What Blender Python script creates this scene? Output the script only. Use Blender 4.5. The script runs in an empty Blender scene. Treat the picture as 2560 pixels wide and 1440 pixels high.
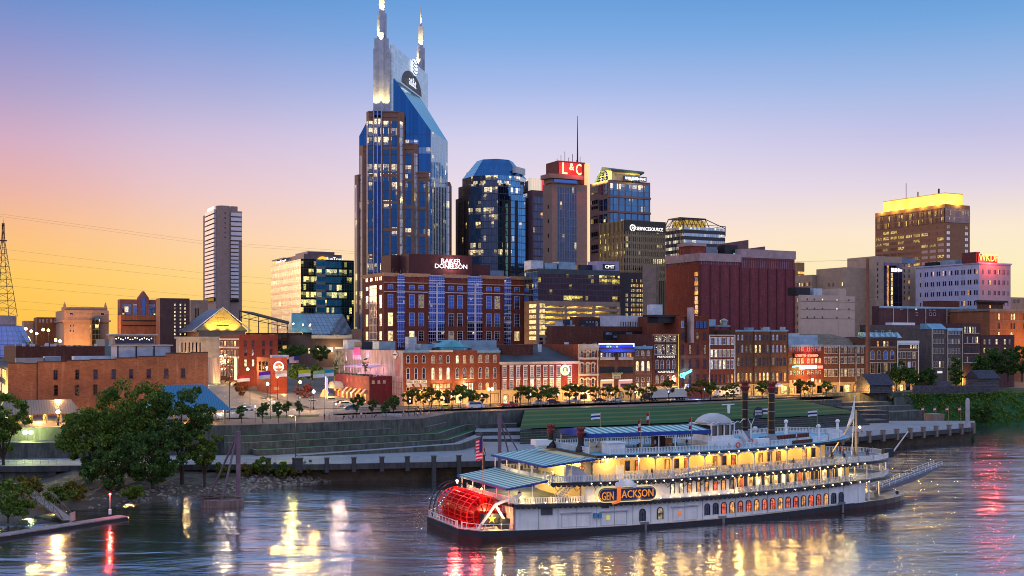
import bpy,math,random
from math import sin,cos,pi,radians,sqrt,atan2
from mathutils import Vector,Matrix
random.seed(11)
SC=bpy.context.scene
COL=SC.collection
# ------ camera, sky, sun, exposure
F,HY,CH=2844.4,850.0,32.0
cd=bpy.data.cameras.new('camera');cam=bpy.data.objects.new('camera',cd);COL.objects.link(cam)
cd.lens=40;cd.sensor_width=36;cd.clip_start=1;cd.clip_end=20000
cd.shift_y=(HY-720)/2560
cam.location=(0,0,CH);cam.rotation_euler=(radians(90),0,0)
SC.camera=cam
SC.view_settings.view_transform='Standard';SC.view_settings.look='None'
SC.view_settings.exposure=0.0;SC.view_settings.gamma=1.0
SC.cycles.max_bounces=6;SC.cycles.diffuse_bounces=2;SC.cycles.glossy_bounces=4
SC.cycles.transparent_max_bounces=6;SC.cycles.transmission_bounces=2
SC.cycles.sample_clamp_indirect=4.0;SC.cycles.caustics_reflective=False;SC.cycles.caustics_refractive=False
SC.cycles.use_denoising=True;SC.cycles.filter_width=1.0
def lin(r,g,b):
 f=lambda c:(c/255/12.92)if c/255<=.04045 else((c/255+.055)/1.055)**2.4
 return(f(r),f(g),f(b),1.0)
class NT:
 """short-hand for building node trees"""
 def __init__(s,nt):s.nt=nt;nt.nodes.clear()
 def n(s,t,ins=None,**props):
  nd=s.nt.nodes.new(t)
  for k,v in props.items():setattr(nd,k,v)
  for k,v in(ins or{}).items():
   sk=nd.inputs[k]
   if isinstance(v,bpy.types.NodeSocket):s.nt.links.new(v,sk)
   else:sk.default_value=v
  return nd
 def m(s,op,a,b=0.0,c=None):
  d={0:a,1:b}
  if c is not None:d[2]=c
  return s.n('ShaderNodeMath',d,operation=op).outputs[0]
 def mix(s,f,a,b,blend='MIX'):
  nd=s.n('ShaderNodeMix',data_type='RGBA',blend_type=blend)
  for i,v in((0,f),(6,a),(7,b)):
   if isinstance(v,bpy.types.NodeSocket):s.nt.links.new(v,nd.inputs[i])
   else:nd.inputs[i].default_value=v
  return nd.outputs[2]
 def ramp(s,f,stops,interp='LINEAR'):
  nd=s.n('ShaderNodeValToRGB',{0:f});cr=nd.color_ramp;cr.interpolation=interp
  while len(cr.elements)<len(stops):cr.elements.new(.5)
  for e,(p,c)in zip(cr.elements,stops):e.position=p;e.color=c
  return nd.outputs[0]
W=bpy.data.worlds.new("World");SC.world=W;W.use_nodes=True
w=NT(W.node_tree)
tc=w.n('ShaderNodeTexCoord').outputs['Generated']
sx=w.n('ShaderNodeSeparateXYZ',{0:tc})
ev=w.m('MULTIPLY',sx.outputs[2],2.5)
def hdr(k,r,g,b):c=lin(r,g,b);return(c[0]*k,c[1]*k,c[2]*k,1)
def E(ypx):t=(HY-ypx)/F;return min(1,max(0,2.5*t/sqrt(1+t*t)))
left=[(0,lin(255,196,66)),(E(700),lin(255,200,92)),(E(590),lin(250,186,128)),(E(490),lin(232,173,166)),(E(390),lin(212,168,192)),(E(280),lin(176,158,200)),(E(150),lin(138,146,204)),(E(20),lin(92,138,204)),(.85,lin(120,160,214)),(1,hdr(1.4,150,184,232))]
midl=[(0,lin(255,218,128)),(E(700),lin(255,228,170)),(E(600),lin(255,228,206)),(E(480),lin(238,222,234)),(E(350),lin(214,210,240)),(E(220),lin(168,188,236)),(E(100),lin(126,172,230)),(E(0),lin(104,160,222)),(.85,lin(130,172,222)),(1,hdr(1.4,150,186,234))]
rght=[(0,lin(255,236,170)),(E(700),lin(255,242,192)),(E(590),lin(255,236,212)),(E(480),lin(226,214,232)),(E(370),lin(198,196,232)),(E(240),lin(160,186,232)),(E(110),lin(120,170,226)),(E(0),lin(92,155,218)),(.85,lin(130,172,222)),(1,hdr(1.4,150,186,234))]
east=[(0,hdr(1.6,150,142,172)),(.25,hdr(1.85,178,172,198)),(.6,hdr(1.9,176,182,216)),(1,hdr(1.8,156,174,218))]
cl,cm,cr_,ce=[w.ramp(ev,st)for st in(left,midl,rght,east)]
az=w.m('ARCTAN2',sx.outputs[0],sx.outputs[1])
nz=w.n('ShaderNodeTexNoise',{'Vector':tc,'Scale':3.0,'Detail':3.0}).outputs[0]
az2=w.m('ADD',az,w.m('MULTIPLY',w.m('SUBTRACT',nz,.5),.16))
f1=w.n('ShaderNodeMapRange',{0:az2,1:-.46,2:-.02,3:0.,4:1.},interpolation_type='SMOOTHSTEP').outputs[0]
f2=w.n('ShaderNodeMapRange',{0:az2,1:.02,2:.42,3:0.,4:1.},interpolation_type='SMOOTHSTEP').outputs[0]
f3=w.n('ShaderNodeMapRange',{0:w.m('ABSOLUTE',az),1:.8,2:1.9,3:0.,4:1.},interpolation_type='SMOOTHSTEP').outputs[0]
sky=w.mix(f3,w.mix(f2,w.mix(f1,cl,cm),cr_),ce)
nish=w.n('ShaderNodeTexSky',sky_type='NISHITA',sun_disc=False,sun_elevation=radians(-2),sun_rotation=radians(-42),altitude=100).outputs[0]
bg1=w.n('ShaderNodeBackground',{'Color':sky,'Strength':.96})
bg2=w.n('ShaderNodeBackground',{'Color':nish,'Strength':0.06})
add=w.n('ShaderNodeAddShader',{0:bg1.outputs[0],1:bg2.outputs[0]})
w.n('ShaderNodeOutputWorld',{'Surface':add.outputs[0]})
W.cycles.sampling_method='MANUAL';W.cycles.sample_map_resolution=512
sl=bpy.data.lights.new('sun','SUN');sl.energy=0.8;sl.angle=radians(14);sl.color=(1.0,.58,.30)
sun=bpy.data.objects.new('sun',sl);COL.objects.link(sun)
_sd=Vector((-sin(radians(52)),cos(radians(52)),.10)).normalized()
sun.rotation_euler=_sd.to_track_quat('Z','Y').to_euler();sun.location=(-300,300,120)
# ------ placing things
def P(px,py,d):k=(px-1280)/F;return Vector((k*d,d,CH-(py-HY)*d/F))
def PZ(px,py,z):return P(px,py,(CH-z)*F/(py-HY))
TH=radians(27);CU,SU=cos(TH),sin(TH)
OX,OY,ZS=-34.4,362.0,11.0
def UV(u,v,z=0):return Vector((OX+u*CU-v*SU,OY+u*SU+v*CU,z))
def toUV(p):x,y=p[0]-OX,p[1]-OY;return x*CU+y*SU,-x*SU+y*CU
def Uat(px,v):
 k=(px-1280)/F;x0,y0=OX-v*SU,OY+v*CU
 return(k*y0-x0)/(CU-k*SU)
def Vat(px,u):
 k=(px-1280)/F;x0,y0=OX+u*CU,OY+u*SU
 return(k*y0-x0)/(-SU-k*CU)
def rot(p,a):return(p[0]*cos(a)-p[1]*sin(a),p[0]*sin(a)+p[1]*cos(a))
class MB:
 """collects faces and links them as ONE mesh object (uv in metres along each face)"""
 def __init__(s):s.v=[];s.f=[];s.mi=[];s.T=None
 def add(s,pts,faces,m=0):
  b=len(s.v)
  s.v+=[tuple(s.T@Vector(p))if s.T else tuple(p)for p in pts]
  for f in faces:s.f.append([b+i for i in f]);s.mi.append(m)
 def poly(s,pts,m=0):s.add(pts,[list(range(len(pts)))],m)
 def box(s,x0,x1,y0,y1,z0,z1,m=0,mt=None):
  p=[(x0,y0,z0),(x1,y0,z0),(x1,y1,z0),(x0,y1,z0),(x0,y0,z1),(x1,y0,z1),(x1,y1,z1),(x0,y1,z1)]
  s.add(p,[(0,3,2,1),(0,1,5,4),(1,2,6,5),(2,3,7,6),(3,0,4,7)],m);s.f.append([len(s.v)-4+i for i in range(4)]);s.mi.append(m if mt is None else mt)
 def prism(s,poly,z0,z1,m=0,mt=None):
  """poly counter-clockwise seen from above; z0/z1 numbers or lists"""
  n=len(poly);a=z0 if isinstance(z0,(list,tuple))else[z0]*n;b=z1 if isinstance(z1,(list,tuple))else[z1]*n
  pts=[(p[0],p[1],a[i])for i,p in enumerate(poly)]+[(p[0],p[1],b[i])for i,p in enumerate(poly)]
  s.add(pts,[list(range(n))[::-1]]+[(i,(i+1)%n,n+(i+1)%n,n+i)for i in range(n)],m)
  s.f.append([len(s.v)-n+i for i in range(n)]);s.mi.append(m if mt is None else mt)
 def loft(s,rings,m=0,cap=True,close=True):
  b=[];n=len(rings[0]);pts=[p for r in rings for p in r];fs=[]
  for k in range(len(rings)-1):
   for i in range(n if close else n-1):
    j=(i+1)%n;fs.append((k*n+i,k*n+j,(k+1)*n+j,(k+1)*n+i))
  if cap:fs+=[list(range(n))[::-1],[(len(rings)-1)*n+i for i in range(n)]]
  s.add(pts,fs,m)
 def tube(s,p,q,r,r2=None,n=6,m=0,cap=True):
  p,q=Vector(p),Vector(q);d=(q-p)
  if d.length<1e-6:return
  d.normalize();a=d.orthogonal().normalized();b=d.cross(a);r2=r if r2 is None else r2
  R=lambda c,rr:[c+a*(rr*cos(2*pi*i/n))+b*(rr*sin(2*pi*i/n))for i in range(n)]
  s.loft([R(p,r),R(q,r2)],m,cap)
 def path(s,pts,r,n=5,m=0):
  for a,b in zip(pts,pts[1:]):s.tube(a,b,r,r,n,m)
 def lathe(s,cx,cy,prof,n=12,m=0,ph=0):
  s.loft([[(cx+r*cos(ph+2*pi*i/n),cy+r*sin(ph+2*pi*i/n),z)for i in range(n)]for r,z in prof],m)
 def ball(s,c,r,n=8,m=0,sz=1):
  s.lathe(c[0],c[1],[(max(r*sin(pi*k/(n//2+1)),r*.02),c[2]-r*sz*cos(pi*k/(n//2+1)))for k in range(n//2+2)],n,m)
 def build(s,name,mats,parent=None,smooth=False,uv=True,loc=None):
  me=bpy.data.meshes.new(name);me.from_pydata(s.v,[],s.f)
  if not isinstance(mats,(list,tuple)):mats=[mats]
  for m in mats:me.materials.append(m)
  me.polygons.foreach_set('material_index',s.mi)
  if smooth:me.polygons.foreach_set('use_smooth',[True]*len(s.f))
  if uv and s.f:
   ul=me.uv_layers.new(name='m');co=[]
   for p in me.polygons:
    nn=p.normal
    if abs(nn.z)<.92:t=Vector((-nn.y,nn.x,0)).normalized()
    else:t=Vector((1,0,0))
    bt=nn.cross(t)
    for vi in p.vertices:c=me.vertices[vi].co;co+=[c.dot(t),c.dot(bt)]
   ul.data.foreach_set('uv',co)
  return link(name,me,parent,loc)
def link(name,data,parent=None,loc=None,rz=None):
 o=bpy.data.objects.new(name,data);COL.objects.link(o)
 if parent:o.parent=parent
 if loc is not None:o.location=loc
 if rz is not None:o.rotation_euler=(0,0,rz)
 return o
def tag(o,label,cat,group=None):
 o['label']=label;o['category']=cat
 if group:o['group']=group
 return o
def thing(name,label,cat,loc=(0,0,0),rz=0,group=None):
 return tag(link(name,None,None,loc,rz),label,cat,group)
def kind(o,k):o['kind']=k;return o
CH_OF={}
def dup(root,loc,rz,label=None,group=None,sc=None):
 """a copy of a thing with copies of its parts and sub-parts (mesh data shared)"""
 def cp(o,par):
  c=o.copy();COL.objects.link(c);c.parent=par
  for ch in o.children:cp(ch,c)
  return c
 r=cp(root,None);r.location=loc;r.rotation_euler=(0,0,rz)
 if sc:r.scale=(sc,sc,sc)if not isinstance(sc,tuple)else sc
 if label:r['label']=label
 if group:r['group']=group
 return r
def lamp(name,loc,power,col,parent=None,r=.25,kindl='POINT',aim=None,cone=70):
 l=bpy.data.lights.new(name,kindl);l.energy=power*6;l.color=col
 if kindl!='AREA':l.shadow_soft_size=r
 o=link(name,l,parent,loc)
 if kindl=='SPOT':l.spot_size=radians(cone);l.spot_blend=.6
 if aim is not None:o.rotation_euler=(Vector(loc)-Vector(aim)).to_track_quat('Z','Y').to_euler()
 return o
WARM,SODIUM,PURPLE=(1,.72,.36),(1,.50,.13),(.78,.35,1)
_fc={}
def text(s,name,parent,loc,width,mats,rx=pi/2,rz=0,depth=.06,height=None,shear=0,local=True):
 """lettering as a mesh, scaled to a width (and height) in metres; loc is its lower left corner"""
 c=bpy.data.curves.new('t','FONT');c.body=s;c.extrude=.02;c.size=1;c.resolution_u=2;c.shear=shear
 o=bpy.data.objects.new('t',c);COL.objects.link(o)
 dg=bpy.context.evaluated_depsgraph_get();me=bpy.data.meshes.new_from_object(o.evaluated_get(dg))
 bpy.data.objects.remove(o)
 xs=[v.co.x for v in me.vertices];ys=[v.co.y for v in me.vertices]
 kx=width/(max(xs)-min(xs));ky=kx if height is None else height/(max(ys)-min(ys))
 for v in me.vertices:v.co=((v.co.x-min(xs))*kx,(v.co.y-min(ys))*ky,v.co.z*depth/.02)
 me.materials.clear();me.materials.append(mats);me.name=name
 ob=link(name,me,parent,loc);ob.rotation_euler=(rx,0,rz)
 return ob
# ------ materials
def newmat(name):
 m=bpy.data.materials.new(name);m.use_nodes=True;return m,NT(m.node_tree)
def bsdf(t,**k):
 p=t.n('ShaderNodeBsdfPrincipled');a={'col':'Base Color','rough':'Roughness','metal':'Metallic','spec':'Specular IOR Level','nrm':'Normal','em':'Emission Color','es':'Emission Strength','ior':'IOR'}
 for q,v in k.items():
  sk=p.inputs[a[q]]
  if isinstance(v,bpy.types.NodeSocket):t.nt.links.new(v,sk)
  else:sk.default_value=v
 return p
def out(t,sh,disp=None):t.n('ShaderNodeOutputMaterial',{'Surface':sh})
_mc={}
def plain(name,col,rough=.75,metal=0.0,var=.18,sc=.35,spec=.3,streak=False):
 if name in _mc:return _mc[name]
 m,t=newmat(name);uv=t.n('ShaderNodeTexCoord').outputs['Object']
 a=t.n('ShaderNodeTexNoise',{'Vector':uv,'Scale':sc,'Detail':5.0,'Roughness':.65}).outputs[0]
 c=(*col[:3],1)
 d=tuple(x*(1-1.6*var)for x in col[:3])+(1,);l=tuple(min(1,x*(1+var))for x in col[:3])+(1,)
 cc=t.ramp(a,[(.3,d),(.7,l)])
 if streak:
  mp=t.n('ShaderNodeMapping',{'Vector':t.n('ShaderNodeUVMap').outputs[0],'Scale':(1.1,.12,1)})
  s2=t.n('ShaderNodeTexNoise',{'Vector':mp.outputs[0],'Scale':1.0,'Detail':6.0,'Roughness':.7}).outputs[0]
  cc=t.mix(t.ramp(s2,[(.42,(0,0,0,1)),(.68,(float(streak),)*3+(1,))]),cc,tuple(x*.35 for x in col[:3])+(1,))
 out(t,bsdf(t,col=cc,rough=rough,metal=metal,spec=spec).outputs[0]);_mc[name]=m;return m
def brick(name,col,mortar=.8,sc=1.0,dirt=.5):
 if name in _mc:return _mc[name]
 m,t=newmat(name);uv=t.n('ShaderNodeUVMap').outputs[0]
 c1=tuple(x*1.15 for x in col)+(1,);c2=tuple(x*.72 for x in col)+(1,)
 b=t.n('ShaderNodeTexBrick',{'Vector':uv,'Color1':c1,'Color2':c2,'Mortar':tuple(x*mortar for x in col)+(1,),'Scale':1.0/sc,'Mortar Size':.02,'Brick Width':.7,'Row Height':.25,'Bias':-.1}).outputs[0]
 n1=t.n('ShaderNodeTexNoise',{'Vector':uv,'Scale':.22,'Detail':6.0,'Roughness':.7}).outputs[0]
 mp=t.n('ShaderNodeMapping',{'Vector':uv,'Scale':(.9,.1,1)})
 n2=t.n('ShaderNodeTexNoise',{'Vector':mp.outputs[0],'Scale':1.0,'Detail':5.0}).outputs[0]
 cc=t.mix(t.ramp(n1,[(.35,(0,0,0,1)),(.7,(dirt,dirt,dirt,1))]),b,tuple(x*.5 for x in col)+(1,))
 cc=t.mix(t.ramp(n2,[(.55,(0,0,0,1)),(.8,(.5,.5,.5,1))]),cc,tuple(min(1,x*1.7+.03)for x in col)+(1,))
 out(t,bsdf(t,col=cc,rough=.85,spec=.2).outputs[0]);_mc[name]=m;return m
def glow(name,col,strength,sample=False):
 if name in _mc:return _mc[name]
 m,t=newmat(name)
 out(t,bsdf(t,col=(*[c*.5 for c in col],1),em=(*col,1),es=strength,rough=.5).outputs[0])
 if not sample:m.cycles.emission_sampling='NONE'
 _mc[name]=m;return m
def pane(name,col,rough=.08,metal=1.0):
 """window glass seen from far off: a tinted mirror with slightly uneven sheets"""
 if name in _mc:return _mc[name]
 m,t=newmat(name);uv=t.n('ShaderNodeTexCoord').outputs['Object']
 nz=t.n('ShaderNodeTexNoise',{'Vector':uv,'Scale':.6,'Detail':2.0}).outputs[0]
 bm=t.n('ShaderNodeBump',{'Height':nz,'Strength':.25,'Distance':.05}).outputs[0]
 out(t,bsdf(t,col=(*col,1),rough=rough,metal=metal,nrm=bm).outputs[0]);_mc[name]=m;return m
def litpane(name,col,st,var=.7,sc=1.1):
 """a lit window: uneven warm interior light with dark furniture shapes"""
 if name in _mc:return _mc[name]
 m,t=newmat(name);g=t.n('ShaderNodeTexCoord').outputs['Object']
 oi=t.n('ShaderNodeObjectInfo').outputs['Random']
 v=t.n('ShaderNodeVectorMath',{0:g,1:t.n('ShaderNodeCombineXYZ',{0:t.m('MULTIPLY',oi,37.0),1:t.m('MULTIPLY',oi,19.0)}).outputs[0]},operation='ADD').outputs[0]
 nz=t.n('ShaderNodeTexNoise',{'Vector':v,'Scale':sc,'Detail':3.0}).outputs[0]
 st_=t.m('MULTIPLY',t.n('ShaderNodeMapRange',{0:nz,1:.38,2:.6,3:1-var,4:1.15}).outputs[0],t.m('MULTIPLY_ADD',oi,.8,.6))
 out(t,bsdf(t,col=(.05,.05,.05,1),rough=.2,em=(*col,1),es=t.m('MULTIPLY',st_,st)).outputs[0])
 m.cycles.emission_sampling='NONE';_mc[name]=m;return m
def glaze(name,cw,ch,glass,frame=(.03,.03,.04),fw=.12,fh=.12,lit=.1,litcol=(1,.72,.28),st=1.6,floorlit=0.0,rough=.06,spandrel=None,spf=.35,metal=1.0,fmetal=0.0):
 """curtain wall: a grid of panes in a frame, some of them lit from inside (uv in metres)"""
 if name in _mc:return _mc[name]
 m,t=newmat(name);uv=t.n('ShaderNodeSeparateXYZ',{0:t.n('ShaderNodeUVMap').outputs[0]})
 a=t.m('DIVIDE',uv.outputs[0],cw);b=t.m('DIVIDE',uv.outputs[1],ch)
 fa,fb,ia,ib=t.m('FRACT',a),t.m('FRACT',b),t.m('FLOOR',a),t.m('FLOOR',b)
 fr=t.m('MAXIMUM',t.m('LESS_THAN',fa,fw),t.m('LESS_THAN',fb,fh))
 r1=t.n('ShaderNodeTexWhiteNoise',{'Vector':t.n('ShaderNodeCombineXYZ',{0:ia,1:ib}).outputs[0]},noise_dimensions='2D')
 grp=t.n('ShaderNodeTexWhiteNoise',{'Vector':t.n('ShaderNodeCombineXYZ',{0:t.m('FLOOR',t.m('DIVIDE',ia,9.0)),1:t.m('ADD',ib,31.0)}).outputs[0]},noise_dimensions='2D').outputs[0]
 thr=t.m('ADD',t.m('MULTIPLY',t.m('LESS_THAN',grp,floorlit),.75),lit)
 on=t.m('MULTIPLY',t.m('LESS_THAN',r1.outputs[0],thr),t.m('SUBTRACT',1.0,fr))
 nz=t.n('ShaderNodeTexNoise',{'Vector':t.n('ShaderNodeUVMap').outputs[0],'Scale':1.6,'Detail':4.0,'Roughness':.7}).outputs[0]
 rc=t.n('ShaderNodeSeparateXYZ',{0:r1.outputs[1]})
 e=t.m('MULTIPLY',on,t.m('MULTIPLY',t.n('ShaderNodeMapRange',{0:nz,1:.38,2:.62,3:.08,4:1.25}).outputs[0],t.m('MULTIPLY_ADD',t.m('POWER',rc.outputs[1],1.6),1.25,.22)))
 e=t.m('MULTIPLY',e,t.m('MULTIPLY_ADD',t.m('GREATER_THAN',fb,t.m('MULTIPLY_ADD',rc.outputs[2],.45,.22)),.9,.1))
 gcol=t.mix(t.m('MULTIPLY',rc.outputs[2],.35),(*glass,1),tuple(x*.45 for x in glass)+(1,))
 if spandrel:gcol=t.mix(t.m('LESS_THAN',fb,spf),gcol,(*spandrel,1));e=t.m('MULTIPLY',e,t.m('GREATER_THAN',fb,spf))
 col=t.mix(fr,gcol,(*frame,1))
 bmp=t.n('ShaderNodeBump',{'Height':t.m('ADD',t.m('MULTIPLY',r1.outputs[0],.0),t.n('ShaderNodeTexNoise',{'Vector':t.n('ShaderNodeUVMap').outputs[0],'Scale':.35,'Detail':1.0}).outputs[0]),'Strength':.3,'Distance':.12}).outputs[0]
 mt=t.m('MULTIPLY_ADD',fr,fmetal-metal,metal)
 if spandrel:mt=t.m('MULTIPLY',mt,t.m('SUBTRACT',1.0,t.m('MULTIPLY',t.m('LESS_THAN',fb,spf),.6)))
 ec=t.mix(rc.outputs[0],(*litcol,1),(litcol[0],litcol[1]*1.12,min(1,litcol[2]*1.9),1))
 p=bsdf(t,col=col,metal=mt,rough=t.m('MULTIPLY_ADD',fr,.4,rough),nrm=bmp,em=ec,es=t.m('MULTIPLY',e,st))
 out(t,p.outputs[0]);m.cycles.emission_sampling='NONE';_mc[name]=m;return m
BRICK=brick('brick_red',(.22,.056,.028));BRICKD=brick('brick_dark',(.125,.040,.026));BRICKB=brick('brick_brown',(.165,.070,.036));BRICKO=brick('brick_orange',(.33,.115,.052),dirt=.6)
BRICKR=brick('brick_crimson',(.22,.035,.030));BRICKG=brick('brick_grey',(.13,.095,.090));BRICKP=brick('brick_purple',(.12,.05,.052))
STONE=plain('limestone',(.42,.36,.28));CONC=plain('concrete',(.105,.112,.10),streak=True,var=.35);CONCD=plain('concrete_dark',(.065,.065,.066),streak=True)
WHITE=plain('white_paint',(.78,.77,.74),.5,var=.05);CREAM=plain('cream_paint',(.55,.46,.34),.6);BLACK=plain('black_paint',(.015,.015,.018),.45,var=.1)
STEEL=plain('grey_steel',(.30,.31,.33),.4,.6);DARKM=plain('dark_metal',(.03,.03,.035),.45,.5);ROOF=plain('roof_tar',(.045,.05,.06),.85,var=.35,sc=.15)
TRIM=plain('pale_trim',(.55,.48,.42),.7);BEIGE=plain('beige_stone',(.36,.26,.20));TAN=plain('tan_precast',(.24,.17,.14));NAVY=plain('navy_paint',(.02,.028,.06),.4)
PD=pane('glass_dark',(.055,.06,.085));PB=pane('glass_blue',(.06,.15,.38));PS=pane('glass_silver',(.55,.62,.70))
L1=litpane('lit_warm',(1,.70,.26),1.5);L2=litpane('lit_pale',(1,.86,.50),1.35);L3=litpane('lit_amber',(1,.42,.08),1.3);L4=litpane('lit_dim',(1,.72,.38),.26,.95,1.6)
LG=glow('lamp_glass',(1,.64,.20),18.0);LW=glow('bulb',(1,.78,.38),14.0);SIGNW=glow('sign_white',(1,.97,.92),1.5)
# ------ the setting: river, ground, streets, terraces, lawn
def water_mat():
 m,t=newmat('river_water');g=t.n('ShaderNodeTexCoord').outputs['Object']
 def nz(sx_,sy_,sc,det,r=.55,dist=0.0,a=-25):
  mp=t.n('ShaderNodeMapping',{'Vector':g,'Scale':(sx_,sy_,1),'Rotation':(0,0,radians(a))})
  return t.n('ShaderNodeTexNoise',{'Vector':mp.outputs[0],'Scale':sc,'Detail':det,'Roughness':r,'Distortion':dist}).outputs[0]
 swirl=nz(.5,1.0,.035,4.0,.6,1.2)
 mask=t.n('ShaderNodeMapRange',{0:swirl,1:.42,2:.60,3:.12,4:1.5}).outputs[0]
 big=nz(.35,1.0,.16,3.0,.5,.6);mid=nz(.45,1.0,.75,4.0,.6,.4,-18);fine=nz(.6,1.0,2.6,3.0,.6,0,-30)
 h=t.m('ADD',t.m('MULTIPLY',big,1.3),t.m('MULTIPLY',mask,t.m('ADD',t.m('MULTIPLY',mid,.5),t.m('MULTIPLY',fine,.10))))
 b=t.n('ShaderNodeBump',{'Height':h,'Strength':.24,'Distance':1.0}).outputs[0]
 lw=t.n('ShaderNodeFresnel',{'IOR':2.1,'Normal':b}).outputs[0]
 fr=t.n('ShaderNodeMapRange',{0:lw,1:0.0,2:.58,3:.08,4:1.0}).outputs[0]
 gl=t.n('ShaderNodeBsdfGlossy',{'Color':(.93,.95,1,1),'Roughness':.13,'Normal':b})
 df=t.n('ShaderNodeBsdfDiffuse',{'Color':(.022,.018,.012,1)})
 out(t,t.n('ShaderNodeMixShader',{0:fr,1:df.outputs[0],2:gl.outputs[0]}).outputs[0]);return m
mb=MB();mb.poly([(-900,-400,0),(1200,-400,0),(1200,520,0),(-900,520,0)])
kind(mb.build('river',water_mat()),'structure')
def paver_mat(name,c1,c2,sc=.5,rough=.7):
 m,t=newmat(name);g=t.n('ShaderNodeTexCoord').outputs['Object']
 a=t.n('ShaderNodeTexNoise',{'Vector':g,'Scale':sc,'Detail':6.0,'Roughness':.7}).outputs[0]
 b=t.n('ShaderNodeTexNoise',{'Vector':g,'Scale':.06,'Detail':3.0}).outputs[0]
 c=t.ramp(t.m('ADD',t.m('MULTIPLY',a,.6),t.m('MULTIPLY',b,.4)),[(.36,(*c1,1)),(.62,(*c2,1))])
 out(t,bsdf(t,col=c,rough=rough,spec=.3).outputs[0]);return m
ASPH=paver_mat('asphalt',(.045,.044,.044),(.085,.08,.075));PAVE=paver_mat('brick_paving',(.10,.058,.05),(.17,.105,.09))
PROM=paver_mat('walkway_concrete',(.15,.155,.17),(.24,.245,.26));SOIL=paver_mat('city_ground',(.05,.045,.04),(.11,.095,.08),.1)
GRASS=paver_mat('grass',(.010,.052,.012),(.02,.085,.02),1.5,.9);GRASSL=paver_mat('grass_lit_tone',(.055,.085,.014),(.09,.11,.022),1.5,.9)
MUD=paver_mat('mud',(.035,.026,.018),(.10,.075,.055),.6,.8);ROADL=paver_mat('avenue_surface',(.12,.11,.10),(.20,.185,.165));PAINT=plain('road_paint',(.6,.58,.5),.6)
T0=[PZ(x,y,10.9)for x,y in((586,1064),(700,1060.5),(1058,1047),(1146,1030),(1246,1028))]
edge=[UV(-300,-40),UV(-120,-40)]+T0+[PZ(1336,1022,11),PZ(1640,1015,11),PZ(1975,998,11),PZ(2082,983,11),UV(260,-10),UV(420,-4)]
mb=MB();mb.prism([(p[0],p[1])for p in edge]+[(UV(420,4)[0],UV(420,4)[1]),(UV(-300,4)[0],UV(-300,4)[1])],0,ZS,0,1)
kind(mb.build('pavement',[CONC,PAVE]),'structure')
def zg(v):return ZS-.02+max(0,min(1,v/320))*12
mb=MB();us=[-2500,-900,-400,-200,-62,-30,100,300,700,1500,3500];vs=[4,60,120,180,240,320,600,1500,6000]
pts=[tuple(UV(u,v,zg(v)if v>4 else ZS-.05))for v in vs for u in us]
mb.add(pts,[(j*11+i,j*11+i+1,(j+1)*11+i+1,(j+1)*11+i)for j in range(len(vs)-1)for i in range(10)])
kind(mb.build('ground',SOIL),'structure')
def strip(name,uvpts,zoff,mat,k='structure'):
 mb=MB();mb.poly([tuple(UV(u,v,(zg(v)if v>4 else ZS)+zoff))for u,v in uvpts]);return kind(mb.build(name,mat),k)
strip('road',[(-20,-15),(420,-15),(420,-4),(-20,-4)],.006,ASPH)
mb=MB();vv=[-34,4,60,120,180,240,320,600]
pts=[tuple(UV(u,v,(zg(v)if v>4 else ZS)+.012))for v in vv for u in(-58,-33)]
mb.add(pts,[(2*i,2*i+1,2*i+3,2*i+2)for i in range(len(vv)-1)])
kind(mb.build('road',ROADL),'structure')
strip('road',[(-33,-22),(-20,-18),(-20,-4),(-33,-4)],.009,ROADL);strip('road',[(-130,-26),(-58,-26),(-58,-10),(-130,-10)],.009,ROADL)
strip('parking_lot',[(-30,-1),(-7,-1),(-7,60),(-30,60)],.02,ROADL)
mb=MB()
for k in range(14):a=Vector(UV(-45.7,-30+k*7,0));b=Vector(UV(-45.4,-27+k*7,0));zz=zg(max(4.1,-27+k*7))if-30+k*7>4 else ZS;mb.poly([(UV(-45.7,-30+k*7,zz+.05)),(UV(-45.4,-30+k*7,zz+.05)),(UV(-45.4,-27+k*7,zz+.09)),(UV(-45.7,-27+k*7,zz+.09))])
for k in range(11):u=-57+k*2.2;mb.poly([UV(u,-5.5,ZS+.018),UV(u+.9,-5.5,ZS+.018),UV(u+.9,-2.2,ZS+.018),UV(u,-2.2,ZS+.018)])
for k in range(24):u=-16+k*9;mb.poly([UV(u,-9.6,ZS+.014),UV(u+3,-9.6,ZS+.014),UV(u+3,-9.4,ZS+.014),UV(u,-9.4,ZS+.014)])
kind(mb.build('road_marking',PAINT),'structure')
mb=MB()
for(u0,u1,v0,v1)in((-30,420,-4.0,-3.7),(-20,420,-15.3,-15.0),(-58.3,-58,4.5,60),(-33,-32.7,4.5,60)):
 mb.prism([tuple(UV(u,v)[:2])for u,v in((u0,v0),(u1,v0),(u1,v1),(u0,v1))],ZS-.2,ZS+.14)
kind(mb.build('kerb',CONC),'structure')
mb=MB();g0=[PZ(*q,ZS+.06)for q in((660,1046),(795,1041),(800,1036),(640,1040))];mb.poly(g0)
kind(mb.build('grass_strip',GRASS),'stuff')
def back(p,s):return(p[0]-SU*s*.3,p[1]+s)
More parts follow.
